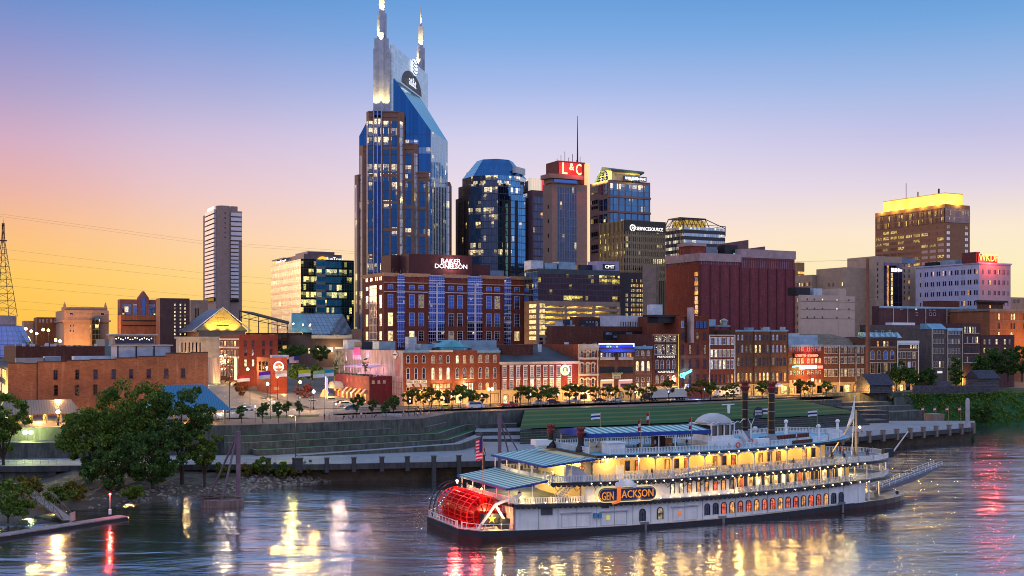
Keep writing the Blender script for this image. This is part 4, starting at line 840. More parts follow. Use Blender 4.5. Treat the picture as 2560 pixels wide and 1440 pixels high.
mb=MB();mb.box(bx(941),bx(948),-9.3,-9.004,1,TZ(287));mb.box(bx(951),bx(957.5),-9.3,-9.004,1,TZ(287));mb.build('window_strip',glaze('tower_core_glass',1.5,4.7,(.012,.05,.22),(.01,.02,.06),.08,.05,.06,floorlit=.35,st=1.7),t_)
mb=MB()
for px in(939.8,949.3,959.2):mb.tube((bx(px),-9.8,0),(bx(px),-9.8,TZ(287)),.38,n=8)
mb.build('mullion_tube',STEEL,t_)
bay(1012,1046,362,-5,.0,2.2,[(1016,1030)]);bay(1046,1078.5,430,-2,0,2.4,[(1050,1064)])
bay(898,920,366,-4,2.6,0,[]);bay(885,898,437,-1,2.2,0,[])
d3=634;x3,x4=TX(1112,d3)-TX(898),TX(1125,d3)-TX(898);mb=MB();mb.box(x3-4,x4,34,52,0,TZ(455,d3));mb.build('stone_bay',TS,t_)
mb=MB();mb.box(x3+.3,x4-.4,33.8,33.996,1,TZ(465,d3));mb.build('window_strip',TGs,t_)
for i,(p0,p1,yt)in enumerate(((1011,1077,364),(1044,1077,428),(1010,1046,345))):
 mb=MB();mb.box(bx(p0),bx(p1),-.35,-.05,TZ(yt)-4.4,TZ(yt)-1.0);mb.build('lit_floor',glaze('lit_floor',2.2,4.4,(.1,.2,.4),(.05,.05,.06),.12,.06,.55,st=1.2),t_)
d=655;ox=(1237-1280)/F*d;t_=thing('skyscraper','eight sided blue glass tower with sloping truncated glass roof','skyscraper',(ox,d,ZG),radians(-17))
R=98/F*d;zt=lambda py,dd=d:CH-(py-HY)*dd/F-ZG
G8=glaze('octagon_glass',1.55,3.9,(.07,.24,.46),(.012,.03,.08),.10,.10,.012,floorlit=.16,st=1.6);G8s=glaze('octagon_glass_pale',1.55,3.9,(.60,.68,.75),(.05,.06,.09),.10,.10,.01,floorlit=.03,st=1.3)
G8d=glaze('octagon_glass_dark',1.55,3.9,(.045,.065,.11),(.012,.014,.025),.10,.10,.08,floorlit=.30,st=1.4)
def octp(r,ph=pi/8):return[(r*cos(ph+pi/4*i),r*sin(ph+pi/4*i))for i in range(8)]
def octo(r,z0,z1,nm,r2=None):
 a,b_=octp(r),octp(r2 or r);mb=MB()
 mb.add([(x,y,z0)for x,y in a]+[(x,y,z1)for x,y in b_],[(i,(i+1)%8,8+(i+1)%8,8+i)for i in range(8)])
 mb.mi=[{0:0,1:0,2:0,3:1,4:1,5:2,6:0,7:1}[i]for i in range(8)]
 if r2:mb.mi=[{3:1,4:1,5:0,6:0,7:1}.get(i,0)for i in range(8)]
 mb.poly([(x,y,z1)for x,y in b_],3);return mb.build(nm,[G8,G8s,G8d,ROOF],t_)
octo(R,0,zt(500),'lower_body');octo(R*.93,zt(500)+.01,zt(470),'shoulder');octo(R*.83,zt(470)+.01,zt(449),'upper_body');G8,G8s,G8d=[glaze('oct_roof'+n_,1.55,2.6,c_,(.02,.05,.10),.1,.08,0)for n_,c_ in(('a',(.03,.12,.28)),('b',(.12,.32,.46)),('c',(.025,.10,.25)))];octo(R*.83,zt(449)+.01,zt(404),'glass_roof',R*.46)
DS=plain('slot_dark',(.012,.012,.02),.3)
for ang,offs in((-pi/4-pi/8+pi/8,(-5,-1.5,3)),(-pi*.75,(-4,4))):
 for o_ in offs:
  mb=MB();r_=R*cos(pi/8)+.1;mb.T=Matrix.Rotation(ang,4,'Z');mb.box(r_-.4,r_+.06,o_-.9,o_+.9,30,zt(510));mb.build('dark_slot',DS,t_)
mb=MB();mb.T=Matrix.Rotation(-.2,4,'Z');mb.box(R*.66,R*.74,-6,6,zt(440),zt(424));mb.build('roof_sign',plain('sign_grey',(.45,.47,.5)),t_)
mb=MB();mb.T=Matrix.Rotation(pi*1.03,4,'Z');mb.box(R*.62,R*.7,-4,4,zt(446),zt(432));mb.build('roof_sign',plain('sign_dark',(.05,.05,.07)),t_)
b=Bld('skyscraper','brown stone slab tower with tall dark window slot and red neon sign on top','skyscraper',1380,1468,457,590,1357,zb=ZG)
LC=plain('lc_stone',(.28,.17,.13),.7,var=.1);b.wall(LC,parapet=0)
strip(b,'F',1395,1441,466,700,glaze('slot_glass',1.45,4.2,(.05,.08,.14),(.16,.15,.17),.22,.04,.05,floorlit=.08,st=1.5),.2)
mb=MB();mb.box(-3,b.W-4,-3,b.D*.7,b.H+2.2,b.H+4.4);mb.box(-1,b.W-6,-1,b.D*.7,b.H+.003,b.H+2.197);mb.build('penthouse',LC,b.r)
plainbox(b,'glazed_band',0.5,b.W-7,-1.25,-1.01,b.H+.3,b.H+2,PB)
x0,x1=b.fx(1402),b.fx(1469.5);zt2=b.fz(1402,399);plainbox(b,'sign_tower',x0,x1,3,16,b.H+.004,zt2,plain('sign_maroon',(.12,.018,.022),.6))
RED=glow('sign_red',(1,.10,.05),2.4);SY=glow('sign_yellow',(1,.75,.28),3.0)
mb=MB();mb.box(x0+.4,x1-2,2.7,2.996,b.fz(1402,440),zt2-.8);mb.build('sign_panel',glow('sign_panel_red',(.42,.012,.015),.75),b.r)
zz=b.fz(1402,432)
for tx,px0,px1,s_ in(('L',1412,1424,1.0),('&',1429.5,1441,.62),('C',1446,1459,1.0)):
 xx0,xx1=b.fx(px0),b.fx(px1);h_=(b.fz(1402,404)-zz)*s_;text(tx,'lettering',b.r,(xx0,2.4,zz+(0 if s_==1 else 2.2)),xx1-xx0,SY,height=h_)
lamp('sign_light',((x0+x1)/2,-6,(zz+zt2)/2),1500,(1,.1,.06),b.r,1)
mb=MB();mb.tube((x1-1,9,zt2),(x1-1,9,b.fz(1468,282)),.45,.12,6);mb.build('antenna',DARKM,b.r)
mb=MB()
for k in range(7):x=x0+(x1-x0)*(k+.5)/7;mb.tube((x,6,zt2),(x,6,zt2+1.5+(k*37%5)),.14,n=4)
mb.build('antenna',DARKM,b.r)['kind']='stuff'
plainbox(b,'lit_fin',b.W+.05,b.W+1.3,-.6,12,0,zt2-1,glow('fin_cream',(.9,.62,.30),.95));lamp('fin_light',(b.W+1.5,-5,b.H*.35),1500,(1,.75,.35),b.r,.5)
mb=MB()
for k in range(8):mb.box(-.12,-.003,3.2,4.4,28+k*7.5,30+k*7.5)
mb.build('slit_windows',PD,b.r)['kind']='stuff'
b=Bld('office_block','dark purple slab crowned by pale and red ribs beside the eight sided tower','office tower',1329,1392,475,640,1318,zb=ZG)
b.wall(plain('mauve_stone',(.12,.065,.085),.7),parapet=0);strip(b,'F',1333,1362,490,690,glaze('mauve_glass',1.8,4.2,(.06,.08,.14),(.08,.05,.06),.16,.2,.06,litcol=(1,.5,.12)),.2)
mb=MB()
for k in range(11):mb.box(b.W*k/11,b.W*(k+.45)/11,1,4,b.H,b.fz(1329,443+(k%2)*2))
mb.build('crown_ribs',glow('crown_pale',(.75,.62,.5),.8),b.r);plainbox(b,'crown_core',2,b.W*.75,4.1,12,b.H+.003,b.fz(1329,447),plain('crown_core',(.35,.3,.28)));plainbox(b,'crown_red',b.W*.42,b.W*.7,.4,.95,b.H-4,b.fz(1329,446),glow('crown_redlit',(.8,.06,.06),.8))
b=Bld('skyscraper','purple stone tower with lit yellow gabled top and blue bank sign','skyscraper',1521,1625.6,449,620,1475,zb=ZG)
FT=plain('plum_stone',(.16,.095,.10),.7,var=.1);b.wall(FT,parapet=0)
G5=glaze('plum_tower_glass',2.6,3.9,(.06,.18,.34),(.06,.05,.08),.06,.06,.03,floorlit=.10,st=1.5)
cols=[(1525.5,1532),(1533.5,1545),(1548,1560.5),(1564.5,1576),(1579,1592),(1595.5,1607),(1610.5,1622)]
for(y0,y1)in((456,487),(493,527),(532,556)):
 for c in cols:strip(b,'F',c[0],c[1],y0,y1,G5,.2,ref=1521,name='window_strip')
for y0,y1 in((458,484),(497,525),(534,556)):
 for c in((1499,1507),(1510,1518)):strip(b,'L',c[0],c[1],y0,y1,G5,.2,ref=1518)
for y0 in(462,500,540,575,610):strip(b,'L',1478,1496,y0,y0+22,glaze('plum_side_glass',2.2,3.6,(.06,.06,.08),(.08,.06,.06),.1,.3,.12,litcol=(1,.6,.12)),.2,ref=1490)
for y0 in(490,528):b.fbox('stone_band',1520,1626,y0-2.5,y0+2.5,FT,.6,ref=1521)
YL=plain('gable_cream',(.62,.50,.24),.7);H=b.H;zp=b.lz(1513,421);ym=b.D*.42
mb=MB();y1_=b.D;mb.loft([[(2,-.2,H+.002),(2,y1_,H-9),(2,y1_-.2,H-4),(2,ym,zp),(2,-.2,H+5)],[(b.W-7,-.2,H+.002),(b.W-7,y1_,H-9),(b.W-7,y1_-.2,H-4),(b.W-7,ym,zp-4),(b.W-7,-.2,H+5)]]);mb.build('gable',YL,b.r)
mb=MB();mb.loft([[(1,-1.5,H+4.6),(1,ym,zp+.3),(1,y1_,H-4),(1,y1_,H-3),(1,ym,zp+1.5),(1,-1.5,H+5.6)],[(b.W-5,-1.5,H+4.6),(b.W-5,ym,zp-3.7),(b.W-5,y1_,H-4),(b.W-5,y1_,H-3),(b.W-5,ym,zp-2.5),(b.W-5,-1.5,H+5.6)]]);mb.build('roof',plain('slate_roof',(.04,.07,.08),.5),b.r)
mb=MB();mb.T=Matrix.Translation((1.9,ym+1,H+1))@Matrix.Rotation(-pi/2,4,'Y');mb.lathe(0,0,[(6,0),(6,.2)],18);mb.build('fanlight',glaze('fan_glass',1.4,1.4,(.12,.25,.34),(.3,.25,.15),.12,.12,0),b.r)
plainbox(b,'bank_sign',b.fx(1554),b.fx(1611),-2.2,-1.7,b.fz(1521,449),b.fz(1521,437.5),plain('sign_navy',(.012,.03,.14),.4));text('FIFTH THIRD BANK','lettering',b.r,(b.fx(1557),-2.35,b.fz(1521,446.5)),b.fx(1609)-b.fx(1557),SIGNW,height=b.fz(1521,440.2)-b.fz(1521,446.5))
for k in range(4):lamp('gable_light',(-4.5,b.D*(.12+.22*k),H-1),1700,(1,.78,.2),b.r,.5,'SPOT',(3,b.D*(.15+.2*k),zp-2),100)
lamp('sign_light',(b.W*.55,-5,H+1),500,(1,.78,.2),b.r,.4)
def gridwin(b,face,pxs,ys,wpx,hpx,glass,lit=(),seed=1,**k):
 """windows in columns and rows; beyond the 100 largest the rest become one part"""
 r=random.Random(seed);n=0;rest=MB()
 for j,y in enumerate(ys):
  for i,px in enumerate(pxs):
   g=r.choice(lit)if lit and r.random()<k.get('p',.25)else glass
   if face=='F':z0,z1,w_=b.fz(pxs[0],y+hpx),b.fz(pxs[0],y),round(abs(b.fx(px+wpx/2)-b.fx(px-wpx/2)),1);h=b.fx(px)
   else:z0,z1,w_=b.lz(pxs[-1],y+hpx),b.lz(pxs[-1],y),round(abs(b.ly(px+wpx/2)-b.ly(px-wpx/2)),1);h=b.ly(px)
   if z0<.5:continue
   b.win(face,h,z0,w_,round(z1-z0,1),g,frame=k.get('frame',TAN),bars=(0,0),sill=False)
b=Bld('office_block','dark bronze office block with gold vertical fins and white lettered sign','office tower',1562,1663.5,550,530,1500,zb=ZG)
b.wall(plain('bronze',(.05,.035,.025),.5),parapet=.6);GSS=glaze('bronze_glass',1.72,3.35,(.05,.06,.08),(.26,.17,.08),.18,.34,.10,litcol=(1,.78,.2),floorlit=.18,st=1.5)
strip(b,'F',1562.6,1663,578,700,GSS,.25,ref=1562,name='curtain_wall');strip(b,'L',1500.5,1561.5,578,700,glaze('bronze_glass_side',1.72,3.35,(.10,.07,.05),(.42,.26,.11),.26,.34,.10,litcol=(1,.75,.15),floorlit=.25,st=1.5),.25,ref=1561,name='curtain_wall')
plainbox(b,'top_band',-.28,b.W,-.28,-.003,b.fz(1562,578)+.01,b.H,plain('bronze_band',(.04,.03,.022),.5))
mb=MB()
for k in range(19):y=b.D*(k+.3)/19;mb.box(-.5,-.28,y,y+.5,0,b.H)
mb.build('fins',plain('gold_fin',(.34,.21,.09),.5),b.r)['kind']='stuff'
mb=MB()
for k in range(20):x=b.W*(k+.3)/20;mb.box(x,x+.25,-.5,-.29,0,b.fz(1562,579))
mb.build('fins',plain('gold_fin2',(.30,.22,.12),.5),b.r)['kind']='stuff'
b.ftext('SERVICESOURCE',1590,1656,567,575.5,SIGNW,.5)
mb=MB();x,z=b.fx(1580),b.fz(1562,568.5);mb.T=Matrix.Translation((x,-.6,z))@Matrix.Rotation(pi/2,4,'X')
for k in range(20):
 a0,a1=2*pi*k/20,2*pi*(k+1)/20
 for r0,r1 in((1.05,1.6),):
  if k in(4,14):continue
  mb.loft([[(r0*cos(a),r0*sin(a),0)for a in(a0,a1)]+[(r1*cos(a),r1*sin(a),0)for a in(a1,a0)],[(r0*cos(a),r0*sin(a),.1)for a in(a0,a1)]+[(r1*cos(a),r1*sin(a),.1)for a in(a1,a0)]])
mb.lathe(0,0,[(.5,0),(.5,.1)],10);mb.build('ring_logo',SIGNW,b.r)
b=Bld('office_block','banded dark office block crowned by a gold lit hall inside an open steel truss','office tower',1709,1813,566,720,1660,zb=ZG)
GBN=glaze('banded_glass',1.6,4.2,(.30,.42,.52),(.03,.04,.05),.08,.02,.22,litcol=(1,.85,.4),spandrel=(.015,.02,.03),spf=.55,st=1.1,floorlit=.15)
b.wall(GBN,parapet=0);mb=MB();H=b.H;i_=3.5;mb.loft([[(i_,i_,H),(b.W*.62,i_,H),(b.W*.62,b.D-i_,H),(i_,b.D-i_,H)],[(i_+1,i_+1,H+4.6),(b.W*.60,i_+1,H+4.6),(b.W*.60,b.D-i_-1,H+4.6),(i_+1,b.D-i_-1,H+4.6)]]);mb.build('roof_hall',glow('hall_gold',(.62,.36,.03),.75),b.r)
mb=MB();zt3=H+6.0;c0=[(0,0),(b.W,0),(b.W,b.D),(0,b.D)];c1=[(0,5),(b.W*.62,5),(b.W*.62,b.D-5),(0,b.D-5)]
mb.box(0,b.W*.62,4,b.D-5,zt3-.5,zt3+.3)
for(p,q)in zip(c0,c1):mb.tube((*p,H),(*q,zt3),.3,n=4);mb.tube((*p,H-5),(*p,H+1.5),.3,n=4)
for k in range(7):
 xa,xb=b.W*.62*k/6,b.W*.62*(k+.5)/6;mb.tube((xa,.4,H),(xa,4.5,zt3),.22,n=4);mb.tube((xa,.4,H),(min(xa+4.2,b.W*.62),4.5,zt3),.22,n=4)
for k in range(6):y=b.D*k/5;mb.tube((.4,y,H),(4,min(max(y,5),b.D-5),zt3),.22,n=4);mb.tube((.4,y,H),(4,min(b.D-5,y+7),zt3),.22,n=4)
for(x0,y0,x1,y1)in((0,0,b.W,0),(b.W,0,b.W,b.D),(0,0,0,b.D)):mb.tube((x0,y0,H+1.5),(x1,y1,H+1.5),.2,n=4)
mb.build('truss_crown',DARKM,b.r)
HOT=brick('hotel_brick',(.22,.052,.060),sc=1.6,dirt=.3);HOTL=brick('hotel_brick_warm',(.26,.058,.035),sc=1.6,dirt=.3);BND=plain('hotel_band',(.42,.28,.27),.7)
b=Bld('hotel','massive windowless maroon brick hotel with pale pink top bands and a slot of orange light','hotel',1750,1851,632,565,1654.4,zb=ZG)
ya=b.ly(1698);mb=MB();mb.box(0,b.W,0,b.D,0,b.H-4);mb.build('wall',HOT,b.r);H=b.H
d2_=(b.fx(1993)-b.fx(1858));xg0,xg1=b.fx(1858),b.fx(1993);H2=b.fz(1858,617)
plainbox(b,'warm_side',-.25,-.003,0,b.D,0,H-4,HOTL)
plainbox(b,'top_band',-.6,b.W+.2,-.6,b.D+.2,H-3.997,H,BND);plainbox(b,'tower_top',-.45,9,8,ya,H+.003,b.lz(1705,612),HOTL);plainbox(b,'tower_band',-.9,9.5,7.5,ya+.4,b.lz(1705,617),b.lz(1705,609),BND)
plainbox(b,'east_block',xg0,xg1,2,26,0,H2-5.2,HOT);plainbox(b,'top_band',xg0-.5,xg1+.5,1.5,26.5,H2-5.197,H2-.9,BND);plainbox(b,'link',b.W+.1,xg0-.1,8,24,0,H-6,plain('slot_dark',(.012,.012,.02),.3))
mb=MB();mb.loft([[(xg0-6,12,H2-.8),(xg0+13,12,H2-.8),(xg0+13,14,H2-.8),(xg0-6,14,H2-.8)],[(xg0-6,12,H2+2),(xg0+13,12,H2+5),(xg0+13,14,H2+5),(xg0-6,14,H2+2)]]);mb.loft([[(xg0+14,12,H2-.8),(xg0+24,12,H2-.8),(xg0+24,14,H2-.8),(xg0+14,14,H2-.8)],[(xg0+14,12,H2+.6),(xg0+24,12,H2+2),(xg0+24,14,H2+2),(xg0+14,14,H2+.6)]]);mb.build('roof_screen',plain('hotel_dark',(.16,.08,.085)),b.r)
def pil(x0,x1,n,z1,yy):
 for k in range(n+1):
  mb=MB();x=x0+(x1-x0)*k/n;mb.box(x-.35,x+.35,yy-.45,yy-.004,0,z1);mb.build('pilaster',plain('hotel_pilaster',(.13,.035,.04)),b.r)
pil(.3,b.W-.3,4,b.fz(1750,662),0);pil(xg0+.3,xg1-.3,6,b.fz(1858,669),2)
WS=pane('hotel_pane',(.20,.12,.16),.2,.6)
for k in range(16):x=1+(b.W-2)*k/15.5;b.win('F',x,b.fz(1750,660),.75,round(b.fz(1750,644)-b.fz(1750,660),1),WS,frame=HOT,bars=(0,0),sill=False)
for k in range(24):
 x=xg0+1+(xg1-xg0-2)*k/23
 for y0,y1 in((630,636),(640,646),(649,668)):b.win('F',x,b.fz(1858,y1),.75,round(b.fz(1858,y0)-b.fz(1858,y1),1),WS,frame=HOT,bars=(0,0),sill=False,off=-2)
for k in range(9):b.win('L',b.D-1.4-1.7*k,b.lz(1690,668),.8,3.2,WS,frame=HOTL,bars=(0,0),sill=False,off=.26)
for k in range(5):
 y=8.6+2.4*k
 for z in(b.lz(1725,660),b.lz(1725,640),b.lz(1725,629)):b.win('L',y,z,.8,2.0,WS,frame=HOTL,bars=(0,0),sill=False,off=.46)
for k in range(5):b.win('L',2.6,b.lz(1745,690+23.5*k),3.4,2.2,L3,frame=HOTL,bars=(0,0),sill=False,off=.26);b.win('L',2.6,b.lz(1745,703+23.5*k),3.0,2.2,pane('lift_pane',(.6,.5,.55),.3,.5),frame=HOTL,bars=(0,0),sill=False,off=.26)
roofbox(b,11,10,7,6,4,plain('plant_grey',(.2,.22,.26)),H+.003);roofbox(b,20,6,8,6,5,DARKM,H+.003);plainbox(b,'lit_strip',b.W+.3,xg0-.6,6,7,H-1.5,H+1.2,glow('cyan_strip',(.03,.75,.85),.9))
b=Bld('office_block','small slab with rows of gold lit windows behind the maroon hotel','office tower',1994,2011,656,760,1975,zb=ZG);b.wall(plain('gold_slab',(.30,.17,.08)),parapet=0)
for k in range(4):strip(b,'F',1994.5,2010.5,679+9.5*k,685+9.5*k,L3,.2,ref=1994)
b=Bld('skyscraper','brown gridded office tower with glowing yellow lantern on its flat roof','skyscraper',2362.6,2424.7,509.6,720,2188,zb=ZG)
TB=plain('tenn_brown',(.27,.12,.06),.75,var=.1);b.wall(TB,parapet=0);ys=[558+14.6*k for k in range(8)];xs=[b.D*(k+.5)/10 for k in range(10)]
zst=(b.H-24)/20.;GTW=[pane('tenn_glass',(.16,.10,.10),.15),litpane('tenn_lit',(1,.62,.12),.6,.95,.8)]
r=random.Random(5)
for j in range(11):
 z=b.H-15.4-j*3.72
 for i in range(9):
  g=GTW[1]if r.random()<(.6 if j<4 else.12)else(pane('tenn_glass_grey',(.30,.27,.32),.2)if 3<=j<=6 and i<=2 else GTW[0]);b.win('L',b.D*(i+.5)/9,z,round(b.D/9*.84,1),2.0,g,frame=TB,bars=(0,0),sill=False)
mb=MB();mb.box(-.3,-.004,.4,b.D-.4,b.H-11.5,b.H-2.4);mb.build('upper_glazing',glaze('tenn_upper',1.05,4.5,(.10,.06,.05),(.20,.09,.05),.35,.06,.3,litcol=(1,.68,.15),st=.9),b.r)
mb=MB();mb.box(.2,b.W-.2,-.3,-.004,b.H-11.5,b.H-2.4);mb.build('upper_glazing',glaze('tenn_upper2',1.0,4.5,(.16,.12,.13),(.40,.24,.18),.35,.06,.12,litcol=(1,.68,.15),st=.9),b.r)
for j in range(11):
 z=b.H-15.4-j*3.72
 for px in(2370.5,2416):b.win('F',b.fx(px),z,3.2,2.1,PS if j else L4,frame=TB,bars=(1,0),sill=False)
mb=MB();H=b.H;y0_,y1_=b.ly(2362),b.ly(2209);k_=.11;p=[(3,3),(b.W-3,3),(b.W-3,b.D*.93),(3,b.D*.93)];mb.prism(p,H+.4,H+7.2);m_,t2=newmat('lantern_gold');nz=t2.n('ShaderNodeTexNoise',{'Vector':t2.n('ShaderNodeTexCoord').outputs['Object'],'Scale':.14,'Detail':4.0}).outputs[0]
cc=t2.ramp(nz,[(.35,(1,.40,.01,1)),(.6,(1,.72,.10,1))]);out(t2,bsdf(t2,col=(.6,.4,.1,1),em=cc,es=1.25).outputs[0]);m_.cycles.emission_sampling='NONE';mb.build('lantern',m_,b.r)
mb=MB();mb.prism(p,H+7.203,H+7.7);mb.build('roof',plain('lantern_edge',(.5,.25,.05)),b.r)
mb=MB();mb.tube((5,b.D*.62,H+8),(5,b.D*.62,H+18),.2,n=4);mb.tube((5,b.D*.45,H+8),(5,b.D*.45,H+11),.4,n=5);mb.tube((5,b.D*.16,H+8),(5,b.D*.16,H+11),.6,n=5);mb.build('antenna',DARKM,b.r)
for k in range(5):lamp('roof_light',(-1.5,b.D*(.1+.2*k),H+1.2),700,(1,.62,.08),b.r,.3)
lamp('roof_light',(b.W*.5,-1,H+1.2),700,(1,.7,.15),b.r,.3)
b=Bld('office_block','lilac ten storey block with paired dark windows and red radio sign on the roof','office tower',2447.5,2526.6,656,575,2289,zb=ZG)
LIL=plain('lilac_stone',(.48,.43,.54),.75,var=.1);LILF=plain('lilac_front',(.50,.33,.33),.75,var=.1);mb=MB();mb.box(0,b.W,0,b.D,0,b.H,0,1);mb.mi[0+1]=2;mb.build('wall',[LIL,ROOF,LILF],b.r)
cols=[b.D*(.045+.0965*k)for k in range(10)];ys=[b.H-5.6-5.35*k for k in range(6)]
for j,z in enumerate(ys):
 for i,y in enumerate(cols):
  for s_ in((-.72,.72)if i!=9 else(0,)):
   r_=r.random();g=L3 if(r_<.16 and j in(0,2))or r_<.03 else(L1 if r_<.06 else PD);b.win('L',y+s_,z,1.1,2.5,g,frame=LIL,bars=(0,0),sill=False)
mb=MB()
for j in range(7):
 z=b.H-5.6-5.35*j
 for x in(b.W*.12,b.W*.30,b.W*.34,b.W*.47,b.W*.51,b.W*.60,b.W*.64,b.W*.75,b.W*.79,b.W*.91):b.win('F',x,z,.9,2.3,PD if r.random()>.04 else L1,frame=LILF,bars=(0,0),sill=False)
b.cornice(LIL,.6,.5);plainbox(b,'sign_house',-1,2,1,10,b.H+.06,b.H+5.4,plain('sign_maroon',(.12,.018,.022),.6));plainbox(b,'sign_panel',.2,b.fx(2496),.6,.96,b.H+.06,b.H+3.6,glow('sign_panel_red2',(.7,.012,.012),.8))
b.ftext('WKDF',2449,2496,634,652,glow('sign_orange',(1,.50,.10),2.4),-.3);lamp('sign_light',(b.W*.3,-4,b.H+2),1800,(1,.08,.05),b.r,.6)
roofbox(b,2,b.D*.4,8,10,2.4,UNITB,b.H);roofbox(b,4,b.D*.16,6,6,5,UNITW,b.H);roofbox(b,2,b.D*.7,5,8,2,DARKM,b.H)
b=Bld('office_block','stepped beige stone block with a tall dark glazed strip and lit white sign','office tower',2189,2255,640,610,2118,zb=ZG)
BS=plain('deco_beige',(.40,.27,.19),.8,var=.12);b.wall(BS,parapet=0)
plainbox(b,'west_wing',-15,-.004,b.D*.35,b.D+8,0,b.H-6,BS);plainbox(b,'low_wing',-18,-4,b.D+8.1,b.D+26,0,b.H-9,BS)
x0,x1,x2,x3=b.fx(2210),b.fx(2255),b.fx(2282),b.fx(2312)
plainbox(b,'glazed_strip',x0,x1-.2,-.4,-.004,0,b.fz(2210,656),glaze('violet_strip',5.4,4.6,(.13,.12,.20),(.03,.03,.05),.07,.05,.0));plainbox(b,'east_wing',x1+.1,x2,.5,16,0,b.fz(2255,660),BS);plainbox(b,'east_wing',x2+.1,x3,2,18,0,b.fz(2282,664),BS)
plainbox(b,'lit_strip',b.fx(2216),b.fx(2220),-.62,-.41,0,b.fz(2216,664),L3)
for k in range(8):b.win('F',b.fx(2228),b.fz(2228,692+11.5*k),1.8,2.2,L1,frame=DARKM,bars=(0,0),sill=False,off=.42)
plainbox(b,'roof_plant',x0+2,x2+3,1,8,b.fz(2210,656)+.01,b.fz(2210,643),plain('plant_blue',(.16,.22,.32)))
smudge(b,2227,2247,670,679.5,5,SIGNW,.7,0,'blurred_sign');smudge(b,2246,2254,674,678.5,2,SIGNW,.7,0,'blurred_sign')
for px in(2194,2262,2274):
 for k in range(7):b.win('F',b.fx(px),b.fz(2194,664+14*k),1.0,1.9,PD if(px<2270 or k%3)else L3,frame=BS,bars=(0,0),sill=False,off=.0 if px<2200 else-.5)
for k in range(8):
 for y,g in((b.D*.42,L1),(b.D*.75,L4),(b.D*.9,PD)):b.win('L',y,b.H-16-4.3*k,1.2,2.1,g if r.random()<.55 else PD,frame=BS,bars=(0,0),sill=False,off=15)
for k in range(7):
 for q in range(8):y=b.D+10+2*q;b.win('L',y,b.H-15-4.3*k,1.0,2.0,(L1 if q in(3,4)and k<3 else(L3 if r.random()<.15 else PD)),frame=BS,bars=(0,0),sill=False,off=18)
for q,(px,g)in enumerate(((2172,L1),(2178.5,L1))):pass
b=Bld('parking_block','blank pale pink block with thin dark joints and a few square openings','building',2002,2096,737,505,1996,zb=ZS+4)
PKB=plain('pink_block',(.55,.38,.29),.8,var=.08);b.wall(PKB,parapet=0);plainbox(b,'stair_tower',b.W+.05,b.W+4.5,0,14,0,b.fz(2096,721),PKB);plainbox(b,'annex',b.W+4.55,b.fx(2137),0,12,0,b.fz(2096,740),PKB)
for y in(753,773,796):b.fbox('joint',2002,2137,y-.5,y+.5,plain('joint_dark',(.12,.07,.06)),.06)
for i,px in enumerate((2018,2036,2056,2092,2122)):
 for j,y in enumerate((745,768,790)):b.win('F',b.fx(px),b.fz(2002,y+5),1.0,.9,L2 if(i,j)in((2,0),(3,0),(3,1))else PD,frame=PKB,bars=(0,0),sill=False)
roofbox(b,1,4,8,6,3.4,BLACK,b.H);roofbox(b,11,4,5,6,3.2,UNITW,b.H)
b=Bld('office_block','low peach block with two round vents beyond the lilac block','building',2527,2620,743,640,2500,zb=ZG);b.wall(plain('peach',(.45,.25,.15)),parapet=0);
mb=MB()
for q in(2537,2546):mb.T=Matrix.Translation((b.fx(q),-.1,b.fz(2527,752)))@Matrix.Rotation(pi/2,4,'X');mb.lathe(0,0,[(1.1,0),(1.1,.2)],12)
mb.build('vent',TAN,b.r)
b=Bld('office_block','glass bank office, pale mirrored side and dark lit front under sunburst sign','office tower',752,885,647,640,678,zb=ZG)
GF=glaze('bank_glass',1.5,4.35,(.07,.20,.29),(.22,.15,.13),.05,.03,.20,litcol=(1,.84,.22),spandrel=(.02,.018,.022),spf=.24,floorlit=.38,st=1.5);GL=glaze('bank_glass_side',1.9,4.35,(.30,.36,.35),(.20,.14,.14),.16,.02,.05,metal=.45,rough=.2,litcol=(1,.75,.3),spandrel=(.34,.20,.21),spf=.36,st=.9,floorlit=.05)  # side glass is a paler copy, the sky reflection put into its tint
mb=MB();mb.box(0,b.W,0,b.D,0,b.H,0,1);mb.mi[0]=0;mb.f and None;mb.mi[4]=2;mb.build('curtain_wall',[GF,ROOF,GL],b.r)
plainbox(b,'banded_bay',b.fx(790),b.fx(813),-.5,-.004,0,b.H,glaze('bank_bay',3.0,4.35,(.04,.19,.30),(.30,.17,.14),.02,.02,.12,litcol=(1,.84,.22),spandrel=(.36,.22,.20),spf=.36,st=1.4))
PH=plain('bank_penthouse',(.22,.16,.17),.6);H=b.H
plainbox(b,'penthouse',3,b.W-6,4,b.D*.7,H+.003,H+3.2,PH);plainbox(b,'penthouse',6,22,7,b.D*.5,H+3.203,H+5.0,PH);plainbox(b,'roof_wing',-.5,6,b.D*.55,b.D*.95,H+2.2,H+2.9,PH)
b.ftext('SunTrust',821,863,641.5,650.5,SIGNW,-3.5);mb=MB();x,z=b.fx(811),b.fz(752,649)
for k in range(9):a=pi*(.04+.92*k/8);mb.tube((x+1.2*cos(a),3.6,z+1.0*sin(a)),(x+3.0*cos(a),3.6,z+2.4*sin(a)),.22,.5,4)
mb.build('sunburst',glow('sun_orange',(1,.42,.04),1.8),b.r)
text('SunTrust','lettering',b.r,(-.6,b.D*.80,H+.4),b.D*.36,SIGNW,rz=-pi/2,height=1.5);mb=MB();mb.ball((-.5,b.D*.86,H+1),.9,6);mb.build('sunburst',glow('sun_orange',(1,.42,.04),1.8),b.r)
b=Bld('apartment_tower','slim brown concrete apartment tower with rounded core and pale balcony bands','apartment tower',540,605,519,900,508,zb=ZG)
BC=plain('brown_conc',(.30,.20,.17),.8,var=.1);k_=900/F;W_,D_=b.W,b.D
